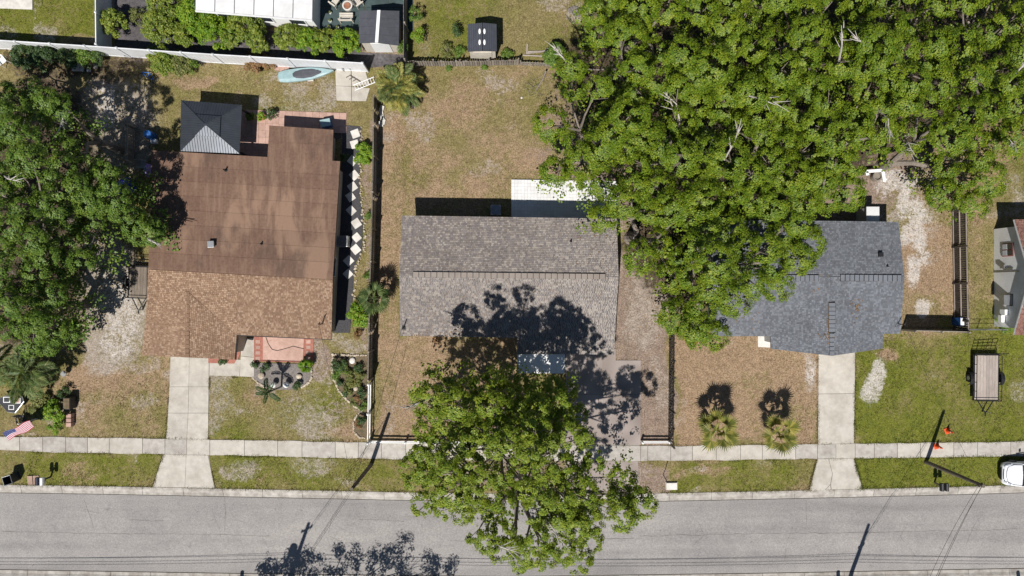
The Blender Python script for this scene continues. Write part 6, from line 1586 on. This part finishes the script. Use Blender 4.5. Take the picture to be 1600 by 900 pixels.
def tree(name, label, base_px, lobes_px, lobe_r, mat, seed, sub_n=13, per=42, L=.20, Wd=.115, r0=.28, group=None, bark=None, cat='tree', sub_r=(.30, .55), dead=0, zflat=.85, under=None):
    rnd = random.Random(seed); rs = np.random.RandomState(seed)
    base = W(*base_px); root = thing(name, label, cat, base, 0, group)
    lobes = [W(x, y, z) for x, y, z in lobes_px]
    limbs(root, base, lobes, bark or MT['bark'], rnd, r0)
    C = []; R = []; O = []
    for p in lobes:
        lr = lobe_r * rnd.uniform(.7, 1.3); k = int(sub_n * (lr / lobe_r) ** 2)
        for _ in range(k):
            d = Vector((rnd.gauss(0, 1), rnd.gauss(0, 1), abs(rnd.gauss(0, .8)) - .25)).normalized()
            q = p + Vector((d.x, d.y, d.z * zflat)) * lr * rnd.uniform(.84, 1.04); C.append((q.x, q.y, q.z)); R.append(rnd.uniform(*sub_r)); O.append(tuple(d))
    V, F = leaf_cloud(C, R, per, L, Wd, rs=rs, outs=O)
    if under:                         # shaded inner foliage below the outer lobes
        C2 = []; R2 = []
        for p in lobes:
            for _ in range(under):
                C2.append((p.x + rnd.gauss(0, lobe_r * .6), p.y + rnd.gauss(0, lobe_r * .6), max(1.0, p.z * rnd.uniform(.35, .68)))); R2.append(rnd.uniform(.4, .7))
        V2, F2 = leaf_cloud(C2, R2, 24, L * 1.7, Wd * 1.8, rs=rs); F = np.concatenate([F, F2 + len(V)]); V = np.concatenate([V, V2])
    V = V - np.array([base.x, base.y, 0])
    o = bpy.data.objects.new('crown', np_mesh('crown', V, F, mat)); COL.objects.link(o); o.parent = root
    for _ in range(dead):
        p = rnd.choice(lobes); a = p + Vector((0, 0, -.6)); m = MB(); dz = rnd.uniform(.5, 1.1); dirn = Vector((rnd.uniform(-1, 1), rnd.uniform(-1, 1), .25)).normalized()
        e = a + dirn * rnd.uniform(1.3, 2.4) + Vector((0, 0, dz)); m.tube([a, a.lerp(e, .5) + Vector((rnd.uniform(-.2, .2), rnd.uniform(-.2, .2), .4)), e], [.065, .045, .015], 5)
        for _k in range(7):
            s_ = a.lerp(e, rnd.uniform(.3, .95)) + Vector((0, 0, .3)); f_ = s_ + (dirn + Vector((rnd.uniform(-.9, .9), rnd.uniform(-.9, .9), rnd.uniform(0, .5)))).normalized() * rnd.uniform(.4, 1.0); m.tube([s_, f_], [.035, .01], 4)
        m.build('dead_branch', MT['deadwood'], root)
    return root

# ---- the street tree in front of the middle house
FT = [(636, 600), (662, 578), (700, 592), (745, 588), (770, 578), (802, 580), (820, 592), (822, 604), (868, 600), (892, 610), (905, 640), (930, 636), (948, 655), (958, 690), (952, 712), (975, 730), (988, 758), (1004, 772), (1024, 778), (1018, 792), (985, 803), (972, 822), (952, 822), (940, 806), (940, 845), (918, 858), (912, 882), (880, 899), (848, 890), (815, 888), (790, 878), (760, 860), (736, 842), (734, 816), (700, 806), (664, 806), (646, 780), (640, 752), (630, 722), (650, 712), (656, 680), (645, 645)]
def ft_skip(x, y):
    k = .02
    if x > 890 and y < 720: k = .5
    if x > 915 and y > 690 and y < 765: k = .6
    if 760 < x < 960 and y > 760: k = .32
    if 690 < x < 850 and 690 < y < 770: k = .24
    return k
rnd = random.Random(3)
tree('street_tree', 'broad spreading green tree over the sidewalk and street at centre', (818, 738), sample_lobes(FT, 19.5, 9, rnd, 6.8, 13.4, 50, .95, ft_skip), .70, MT['leaf_front'], 21, 23, 50, .118, .079, .34, dead=3, sub_r=(.15, .27), under=2)

# ---- oaks at the upper right
OK_ = [(905, -60), (908, 20), (903, 60), (895, 85), (868, 95), (880, 130), (856, 165), (830, 178), (833, 205), (850, 225), (878, 240), (828, 252), (838, 282), (872, 292), (908, 300), (934, 315), (908, 345), (930, 366), (965, 345), (968, 378), (985, 402), (1014, 434), (1034, 466), (1044, 495), (1064, 532), (1090, 546), (1132, 532), (1122, 500), (1146, 480), (1168, 472), (1158, 444), (1186, 462), (1216, 468), (1228, 442), (1262, 412), (1286, 390), (1280, 368), (1258, 342), (1300, 345), (1342, 330), (1352, 300), (1344, 270), (1368, 255), (1390, 230), (1425, 225), (1452, 262), (1440, 300), (1462, 335), (1500, 345), (1530, 330), (1560, 300), (1572, 268), (1545, 236), (1600, 232), (1720, 220), (1720, -60)]
rnd = random.Random(8)
def ok_skip(x, y):
    k = .07
    for (cx, cy, rx, ry, a) in ((1062, 35, 26, 24, .9), (1090, 50, 20, 14, .7), (1020, 175, 20, 12, .8), (900, 175, 26, 12, .75), (1290, 40, 22, 40, .75), (1395, 60, 20, 20, .7), (1515, 25, 20, 18, .85), (1520, 50, 14, 10, .8), (1170, 235, 30, 12, .8), (1120, 385, 14, 18, .9), (1130, 470, 10, 10, .5), (1460, 225, 22, 20, .8), (1500, 262, 22, 24, .65), (1420, 250, 18, 14, .6), (1085, 130, 12, 10, .7), (960, 105, 24, 14, .6), (1350, 245, 26, 14, .45), (1500, 130, 16, 10, .7), (1035, 155, 14, 14, .5), (1560, 180, 20, 10, .5), (980, 330, 14, 14, .45), (1240, 330, 18, 8, .5)):
        if ((x - cx) / rx) ** 2 + ((y - cy) / ry) ** 2 < 1: k = max(k, a)
    return k
def ok_z(p):
    x, y, z = p
    z += 1.35 * math.sin(x * .062 + 1.5 * math.sin(y * .021)) * math.sin(y * .066 + 1.2 * math.sin(x * .017))
    if x > 1360 and y > 215: z = min(z, 4.2) - .5
    return (x, y, z)
OL = [ok_z(p) for p in sample_lobes(OK_, 29, 17, rnd, 5.6, 9.0, 60, 1.0, ok_skip, 30000)]
seeds = [((985, 60), 'leafy oak at the left end of the canopy along the top edge'), ((1130, 70), 'leafy oak second from left along the top edge'), ((1270, 80), 'leafy oak in the middle of the canopy along the top edge'),
         ((1420, 70), 'leafy oak second from right along the top edge'), ((1560, 80), 'leafy oak filling the top right corner'), ((930, 215), 'leafy oak at the left edge of the canopy, above the white patio roof'),
         ((1060, 230), 'leafy oak between the white patio roof and the canopy centre'), ((1210, 235), 'leafy oak at the canopy centre behind the slate roof'), ((1330, 215), 'leafy oak behind the right part of the slate roof'),
         ((1470, 230), 'low leafy oak above the sandy side yard'), ((1010, 370), 'leafy oak overhanging the dirt drive'), ((1140, 400), 'leafy oak overhanging the left of the slate roof'), ((1640, 120), 'leafy oak beyond the right edge of the canopy')]
for i, ((sx, sy), lab) in enumerate(seeds):
    mine = [p for p in OL if min(range(len(seeds)), key=lambda k: (seeds[k][0][0] - p[0]) ** 2 + (seeds[k][0][1] - p[1]) ** 2) == i]
    if len(mine) < 3: continue
    b = W(sx, sy, 7.0); bpx = (b.x * S + 800, 450 - b.y * S)
    if i == 11: bpx = (1062, 428)
    if i == 10: bpx = (985, 372)
    tree('oak_tree', lab, bpx, mine, .98, MT['leaf_oak'], 40 + i, 38, 60, .115, .078, .36, 'oaks filling the upper right', dead=[1, 1, 1, 2, 2, 0, 2, 1, 1, 2, 0, 0, 1][i], sub_r=(.18, .33), under=6 if i != 9 else 3)
# ---- trees at the left edge
LT = [(-90, 105), (0, 108), (40, 118), (75, 132), (97, 150), (120, 172), (134, 206), (142, 240), (166, 250), (182, 285), (186, 320), (162, 345), (152, 366), (154, 392), (140, 420), (110, 438), (97, 456), (117, 480), (132, 500), (122, 522), (114, 546), (96, 556), (60, 562), (28, 548), (-90, 540)]
rnd = random.Random(5)
def lt_skip(x, y):
    k = .05
    for (cx, cy, rx, ry, a) in ((105, 175, 22, 30, .75), (90, 230, 26, 30, .7), (60, 300, 20, 14, .6), (110, 250, 18, 16, .6), (45, 190, 14, 12, .4), (150, 300, 30, 12, .8), (185, 290, 22, 16, .85), (60, 350, 30, 14, .8), (100, 390, 22, 12, .6), (70, 430, 16, 16, .55), (20, 390, 14, 18, .7), (95, 500, 14, 10, .5), (15, 470, 14, 26, .6), (130, 240, 16, 12, .5)):
        if ((x - cx) / rx) ** 2 + ((y - cy) / ry) ** 2 < 1: k = max(k, a)
    return k
LL = sample_lobes(LT, 24, 25, rnd, 4.6, 8.4, 55, .7, lt_skip)
LL = [(x, y, z + 1.1 * math.sin(x * .075 + 1.3 * math.sin(y * .03)) * math.sin(y * .07 + .5)) for x, y, z in LL]
LL = [(x, y, z if x < 180 else min(z, 6.3)) for x, y, z in LL]
LL += [(208, 345, 5.4), (220, 352, 5.2), (232, 358, 4.7), (236, 362, 4.4), (216, 362, 4.8), (188, 330, 6.4), (178, 308, 7.0), (174, 288, 7.2), (168, 268, 6.8)]
seeds2 = [((30, 165), 'dark leafy tree at the upper left edge below the white fence'), ((120, 210), 'tree left of the gazebo casting shade on the sand'), ((45, 330), 'large leafy tree in the middle of the left edge'), ((170, 320), 'tree branch side reaching over the brown roof edge'), ((60, 480), 'leafy tree above the lower left palms')]
seeds2[3] = ((170, 320), 'smaller tree beside the left edge of the brown roof')
for i, ((sx, sy), lab) in enumerate(seeds2):
    mine = [p for p in LL if min(range(len(seeds2)), key=lambda k: (seeds2[k][0][0] - p[0]) ** 2 + (seeds2[k][0][1] - p[1]) ** 2) == i]
    b = W(sx, sy, 5.0)
    tree('shade_tree', lab, (b.x * S + 800, 450 - b.y * S), mine, .76, MT['leaf_left'], 70 + i, 28, 56, .115, .077, .28, 'trees along the left edge', dead=[0, 1, 1, 1, 0][i], sub_r=(.16, .30), under=5)
# ---- trees just south of the street: only their shadows reach the picture
for (bx, by, rx, ry, zl, zh, lab, sd_) in ((470, 998, 178, 52, 4.9, 7.4, 'tree across the street near the left utility pole', 5),):
    poly = [(bx + rx * 1.18 * math.cos(a) , by + 60 + ry * math.sin(a)) for a in np.linspace(0, 2 * math.pi, 18)[:-1]]
    lb = sample_lobes(poly, 26, 6, random.Random(sd_), zl, zh, 30, .5, lambda x, y: .12)
    tree('street_tree', lab, (bx, by), lb, .8, MT['leaf_left'], 90 + sd_, 9, 34, .2, .12, .25)

# ------------------------------------------------------------------ shrubs
def shrub(name, label, px, py, r, h, mat, seed, squash=1.0, leaf=(.13, .075), cat='shrub', group=None, dens=1.0):
    rnd = random.Random(seed); rs = np.random.RandomState(seed); base = W(px, py); root = thing(name, label, cat, base, 0, group)
    C, R = [], []; m = MB()
    n = max(5, int(34 * r * r * 1.0) + 5)
    for _ in range(n):
        a = rnd.uniform(0, 6.283); q = math.sqrt(rnd.random()) * r * .85; z = h * (.45 + .5 * (1 - (q / r) ** 2)) * rnd.uniform(.75, 1.08)
        p = base + Vector((math.cos(a) * q, math.sin(a) * q * squash, z)); C.append(tuple(p)); R.append(rnd.uniform(.16, .30) * min(1.25, .55 + r * .5))
        if rnd.random() < .5: m.tube([base, base.lerp(p, .5) + Vector((0, 0, .08)), p], [.03, .02, .008], 4)
    m.tube([base + Vector((0, 0, -.05)), base + Vector((0, 0, h * .4))], .03, 5)
    m.build('stem', MT['bark'], root)
    V, F = leaf_cloud(C, R, 34 * dens, leaf[0], leaf[1], rs=rs, flat=.9)
    o = bpy.data.objects.new('foliage', np_mesh('foliage', V - np.array([base.x, base.y, 0]), F, mat)); COL.objects.link(o); o.parent = root
    return root
sh_list = [
 # along the back fence of the white-roofed house
 (190, 44, 1.0, 1.8, 'leaf_hedge', 'round olive shrub in the corner by the white dividing fence'),
 (222, 30, .7, .9, 'leaf_olive', 'sparse grey green shrub among the pale pots at top left'),
 (273, 16, 1.35, 2.4, 'leaf_hedge', 'tall olive shrub left of the white roofed building'),
 (262, 50, 1.35, 2.2, 'leaf_hedge', 'olive shrub below the tall one by the white fence'),
 (325, 36, 1.5, 2.6, 'leaf_bright', 'bright yellow green shrub below the white roof corner'),
 (348, 60, 1.35, 2.2, 'leaf_bright', 'bright green shrub against the white fence under the white roof'),
 (394, 48, 1.4, 2.2, 'leaf_hedge', 'yellowish shrub below the middle of the white roof'),
 (412, 72, .95, 1.8, 'leaf_hedge', 'small yellowish shrub spilling over the white fence'),
 (456, 66, 1.05, 1.6, 'leaf_hedge', 'olive hedge shrub, leftmost below the green patio'),
 (488, 72, 1.05, 1.6, 'leaf_bright', 'green hedge shrub, second below the green patio'),
 (518, 72, .95, 1.5, 'leaf_hedge', 'olive hedge shrub, third below the green patio'),
 (547, 76, 1.15, 1.8, 'leaf_bright', 'green hedge shrub beside the gable shed'),
 (472, 60, .8, 1.4, 'leaf_hedge', 'yellow green hedge shrub filling between the first two below the green patio'), (503, 66, .8, 1.4, 'leaf_hedge', 'yellow green hedge shrub filling between the second and third below the green patio'), (533, 68, .8, 1.5, 'leaf_hedge', 'yellow green hedge shrub filling before the gable shed'), (300, 62, 1.0, 1.8, 'leaf_hedge', 'green shrub filling between the olive and bright shrubs by the fence'), (372, 66, .9, 1.8, 'leaf_hedge', 'green shrub filling below the white roof beside the yellowish one'),
 # in front of the fence, left house back yard
 (55, 94, 1.1, 1.5, 'leaf_dark', 'dark shrub under the back fence near the teal chair'), (85, 96, 1.1, 1.6, 'leaf_dark', 'dark shrub left of the white paving blocks'), (118, 94, .9, 1.3, 'leaf_dark', 'dark shrub under the fence above the white paving blocks'), (147, 94, .9, 1.3, 'leaf_left', 'yellow green shrub under the fence above the sand'), (160, 95, .6, 1.1, 'leaf_dark', 'small dark shrub right of the white paving blocks'),
 (246, 90, .55, 1.2, 'leaf_left', 'green sprig shrub against the fence above the bicycle'), (268, 100, 1.15, 1.7, 'leaf_hedge', 'yellowish shrub in front of the white fence above the gazebo'), (290, 106, .9, 1.3, 'leaf_olive', 'loose shrub with bare stems right of the yellowish one'), (306, 108, .5, .9, 'leaf_left', 'small green shrub at the end of the fence shrubs'),
 (405, 101, .9, .7, 'leaf_rust', 'low rusty orange shrub along the white fence'), (428, 100, .5, .6, 'leaf_rust', 'small rusty shrub left of the pink patio blocks'),
 # around the white shed and boards
 (652, 30, .55, 1.5, 'leaf_left', 'narrow green shrub against the brown board fence'), (656, 62, .6, 1.3, 'leaf_bright', 'big leaved bright shrub at the bend of the brown board fence'), (632, 78, .5, 1.4, 'leaf_left', 'green shrub in the gap beside the gable shed'), (714, 52, .45, 1.2, 'leaf_dark', 'thin dark sapling left of the resin shed'), (700, 82, .7, .6, 'leaf_olive', 'low green growth along the weathered fence left of the resin shed'), (718, 84, .5, .5, 'leaf_left', 'low clump right at the foot of the resin shed'), (795, 88, .5, .4, 'leaf_left', 'low clump right of the resin shed by the fence'), (700, 105, .3, .3, 'leaf_left', 'tiny green tuft below the weathered fence'), (757, 103, .3, .3, 'leaf_left', 'small green tuft under the resin shed fence'), (865, 92, .9, 1.6, 'leaf_left', 'shrubby growth at the fence end under the oaks'), (880, 100, .7, 1.2, 'leaf_olive', 'grey green shrub at the edge of the oaks'),
 # side bed by the grey fence
 (571, 243, .85, .9, 'leaf_bright', 'bright grassy shrub beside the upper stepping stones'), (575, 430, .3, .4, 'leaf_left', 'small green tuft beside the lower stepping stones'), (566, 491, .95, 1.5, 'leaf_bright', 'round bright green shrub below the side palm'), (541, 250, .4, .8, 'leaf_dark', 'dark shrub against the house by the upper stepping stones'), (578, 340, .35, .5, 'leaf_left', 'small green clump along the grey side fence'),
 # front bed
 (400, 570, .24, .35, 'leaf_dark', 'small dark bush, left one along the pink terrace'), (416, 573, .32, .45, 'leaf_dark', 'small dark bush, second one along the pink terrace'), (466, 602, .36, .5, 'leaf_dark', 'dark bush at the right end of the gravel bed'), (349, 563, .3, .3, 'leaf_dark', 'small plant on the red brick strip by the garage'),
 # curved bed by the fence
 (531, 568, .6, .7, 'leaf_dark', 'dark green bush at the upper left of the planting bed'), (537, 578, .55, .6, 'leaf_left', 'green bush under the dark one in the planting bed'), (562, 575, .35, .5, 'leaf_dark', 'dark bush at the fence side of the planting bed'), (566, 586, .4, .5, 'leaf_olive', 'olive bush along the fence in the planting bed'), (532, 598, .25, .3, 'leaf_dark', 'tiny dark bush in the middle of the planting bed'), (545, 608, .4, .4, 'leaf_olive', 'low olive plant in the middle of the planting bed'), (541, 615, .25, .35, 'leaf_dark', 'small dark plant along the curved edging'), (560, 598, .35, .4, 'leaf_olive', 'low plant by the fence in the planting bed'), (566, 614, .4, .55, 'leaf_dark', 'dark plant against the white rail fence'), (560, 621, .3, .35, 'leaf_rust', 'reddish low plant in the planting bed'), (568, 634, .35, .45, 'leaf_left', 'green plant at the pinch of the planting bed'), (566, 655, .35, .6, 'leaf_dark', 'dark plant in the round end of the planting bed'), (560, 662, .3, .25, 'leaf_rust', 'orange brown plant in the round end of the planting bed'), (563, 524, .35, .5, 'leaf_rust', 'rusty shrub at the corner by the grey fence'),
 (548, 585, .5, .3, 'leaf_olive', 'low olive ground plant at the heart of the planting bed'), (527, 585, .35, .4, 'leaf_left', 'green tuft at the left edge of the planting bed'), (553, 628, .3, .3, 'leaf_olive', 'low olive tuft near the pinch of the planting bed'), (549, 597, .45, .25, 'leaf_olive', 'pale olive ground plant beside the tiny dark bush'),
 # left lawn
 (97, 640, .85, 1.4, 'leaf_bright', 'bright green shrub beside the dark planter'), (95, 664, .6, .9, 'leaf_bright', 'low bright shrub above the sidewalk at left'), (70, 634, 1.0, .6, 'leaf_olive', 'brownish low growth between table and bright shrub'), (106, 613, .5, .7, 'leaf_dark', 'dark low shrub above the dark planter'),
 # middle house front
 (684, 531, .35, .45, 'leaf_rust', 'small rusty bush under the front eave of the middle house'),
 (1082, 515, .9, 1.3, 'leaf_left', 'green bush at the end of the dark picket fence'), (1078, 532, .55, .6, 'leaf_yellow', 'yellow flowering low bush under the oak edge'),
 # right
 (1450, 300, .7, .9, 'leaf_left', 'shrub at the edge of the sandy side yard'), (1478, 318, .8, 1.3, 'leaf_left', 'green shrub above the dark board fence'), (1562, 500, .55, .5, 'leaf_left', 'weedy shrub at the pale wall of the right edge house'), (1571, 515, .5, .5, 'leaf_left', 'weedy clump at the lower corner of the right edge house'),
 (427, 181, .4, .7, 'leaf_dark', 'dark potted shrub right of the gazebo'), (411, 184, .34, .55, 'leaf_bright', 'yellow green shrub in a pot beside the gazebo'), (393, 184, .34, .6, 'leaf_left', 'round green shrub in a pot nearest the gazebo'),
 (1040, 790, .3, .5, 'leaf_dark', 'tiny sprig near the street tree tip'),
]
sh_list = sh_list[:-1]
for i, (x, y, r_, h_, mt, lab) in enumerate(sh_list):
    big = r_ > .8
    shrub('shrub', lab, x, y, r_, h_, MT[mt], 200 + i, leaf=(.14, .09) if big else (.10, .06), dens=1.9 if big else 1.3)
for x, y, lab in ((393, 184, 'under the round green shrub'), (411, 184, 'under the yellow green shrub')):
    p = W(x, y); r = thing('flower_pot', f'terracotta pot {lab} by the gazebo', 'pot', p); MB().lathe(p, [(.2, 0), (.28, .3), (.3, .32), (.24, .32), (.22, .26)], 14).build('pot', MT['terracotta'], r)

# ------------------------------------------------------------------ palms
def fan_frond(mat, n=16, R=.75, stem=.55, seed=0, droop=.25):
    rnd = random.Random(seed); m = MB(); m.tube([(0, 0, 0), (stem * .6, 0, .07), (stem, 0, .05)], [.022, .016, .012], 4)
    for k in range(n):
        a = (k / (n - 1) - .5) * 3.7; Rk = R * (1 - .25 * abs(a) / 1.85) * rnd.uniform(.88, 1.08); d = Vector((math.cos(a), math.sin(a), 0)); s = Vector((-d.y, d.x, 0)) * .042
        o = Vector((stem, 0, .05)); mid = o + d * Rk * .55 + Vector((0, 0, -.02)); tip = o + d * Rk + Vector((0, 0, -droop * Rk * rnd.uniform(.5, 1.3)))
        m.add([o, mid - s + Vector((0, 0, .02)), tip, mid + s + Vector((0, 0, .02)), mid - Vector((0, 0, .015))], [(0, 1, 4), (0, 4, 3), (1, 2, 4), (4, 2, 3)])
    return m.mesh('frond', mat)
def feather_frond(mat, L=1.6, n=22, leafl=.42, seed=0, arch=.55, wid=.030):
    rnd = random.Random(seed); m = MB(); pts = []
    for k in range(9):
        t = k / 8; pts.append(Vector((L * t * (1 - .12 * t), 0, arch * L * (t * .9 - t * t * 1.15))))
    m.tube(pts, [.024 * (1 - t * .085) for t in range(9)], 4)
    for k in range(n):
        t = .12 + .88 * (k + .5) / n; i = min(7, int(t * 8)); p = pts[i].lerp(pts[i + 1], t * 8 - i); ll = leafl * math.sin(math.pi * min(1, .15 + t * .85)) ** .6 * rnd.uniform(.85, 1.1)
        for sgn in (-1, 1):
            d = Vector((.62, sgn * .78, rnd.uniform(-.25, .12))).normalized(); s = Vector((d.y * -1, d.x, 0)).normalized() * wid
            mid = p + d * ll * .5 + Vector((0, 0, .02)); tip = p + d * ll + Vector((0, 0, -.22 * ll))
            m.add([p, mid - s, tip, mid + s], [(0, 1, 2, 3)])
    return m.mesh('frond', mat)
def palm(label, px, py, h, fronds, n, seed, tilt=(.0, .9), trunk_r=.12, sc=(.85, 1.15), name='palm', lean=(0, 0)):
    rnd = random.Random(seed); b = W(px, py); r = thing(name, label, 'palm', b); top = b + Vector((lean[0], lean[1], h))
    m = MB(); k = max(4, int(h / .18)); m.tube([b.lerp(top, i / k) for i in range(k + 1)], [trunk_r * (1.1 if i % 2 else .95) for i in range(k + 1)], 9); m.build('trunk', MT['bark'], r)
    for i in range(4 if n < 11 else 0):                # young upright leaves in the heart of the crown
        s = .62 * rnd.uniform(*sc); piece('frond', rnd.choice(fronds), r, (lean[0], lean[1], h), (rnd.uniform(-.4, .4), -1.05 - .1 * i, i * 1.7), (s, s, s))
    for i in range(n):
        s = rnd.uniform(*sc); f = i / n
        piece('frond', rnd.choice(fronds), r, (lean[0] + rnd.uniform(-.04, .04), lean[1] + rnd.uniform(-.04, .04), h + .02 * (1 - f)), (rnd.uniform(-.25, .25), lerp(-1.25, tilt[1], f ** .7) if tilt[0] else rnd.uniform(-.85, tilt[1]), i * 2.399 + rnd.uniform(-.2, .2)), (s, s, s))
    return r
fanY = [fan_frond(MT['palm_yellow'], 19, .72, .62, k, .12) for k in range(3)]; fanG = [fan_frond(MT['palm_green'], 16, .74, .6, 5 + k) for k in range(3)]
featY = [feather_frond(MT['palm_yellow'], 1.9, 26, .5, k, .6, .034) for k in range(3)]; featG = [feather_frond(MT['palm_green'], 1.9, 26, .55, 4 + k, .45, .034) for k in range(3)]
palm('left fan palm of the pair above the sidewalk at right', 1108, 663, 2.3, fanY, 10, 1, (1, .45), sc=(1.1, 1.4))
palm('right fan palm of the pair above the sidewalk at right', 1195, 666, 2.25, fanY, 9, 12, (1, .35), sc=(1.05, 1.4), lean=(.12, -.05))
palm('grey green palm beside the grey side fence', 592, 465, 1.9, fanG, 15, 3, (1, .8), sc=(.85, 1.1))
for k, (x, y, h_) in enumerate(((622, 143, 1.2), (633, 150, 1.5), (640, 137, 1.3), (628, 128, 1.1), (612, 132, .9))):
    pass
CP = thing('clumping_palm', 'big yellowish clumping palm over the end of the white back fence', 'palm', W(630, 143))
rnd = random.Random(77); m = MB()
for k in range(9):
    ox, oy = rnd.uniform(-.7, .7), rnd.uniform(-.7, .7); q = W(630, 143) + Vector((ox, oy, 0)); hh = rnd.uniform(.8, 1.5); m.tube([q, q + Vector((0, 0, hh))], .06, 6)
    for i in range(9):
        s = rnd.uniform(.75, 1.1); piece('frond', rnd.choice(featY if rnd.random() < .75 else featG), CP, (ox, oy, hh), (rnd.uniform(-.3, .3), rnd.uniform(-1.0, .35), rnd.uniform(0, 6.28)), (s, s, s))
m.build('stems', MT['bark'], CP)
palm('feathery palm at the left edge under the trees', 86, 570, 2.6, featG, 16, 5, (1, .7), sc=(.9, 1.2))
palm('feathery pale palm below the other at the left edge', 72, 584, 2.2, fanY + featG, 16, 6, (1, .7), sc=(.95, 1.3))
palm('half hidden palm at the far left edge', 34, 566, 2.8, featG, 14, 9, (1, .7), sc=(.9, 1.2))
palm('short spiky palm at the corner of the pink terrace', 481, 570, .7, [fan_frond(MT['leaf_bright'], 14, .42, .2, 3)], 12, 7, (1, .7), trunk_r=.06)
palm('slender drooping palm in the gravel bed', 440, 604, 1.9, [feather_frond(MT['leaf_dark'], 1.05, 16, .26, 8, .5, .03)], 7, 8, (1, .4), trunk_r=.06, lean=(-.35, -.15))
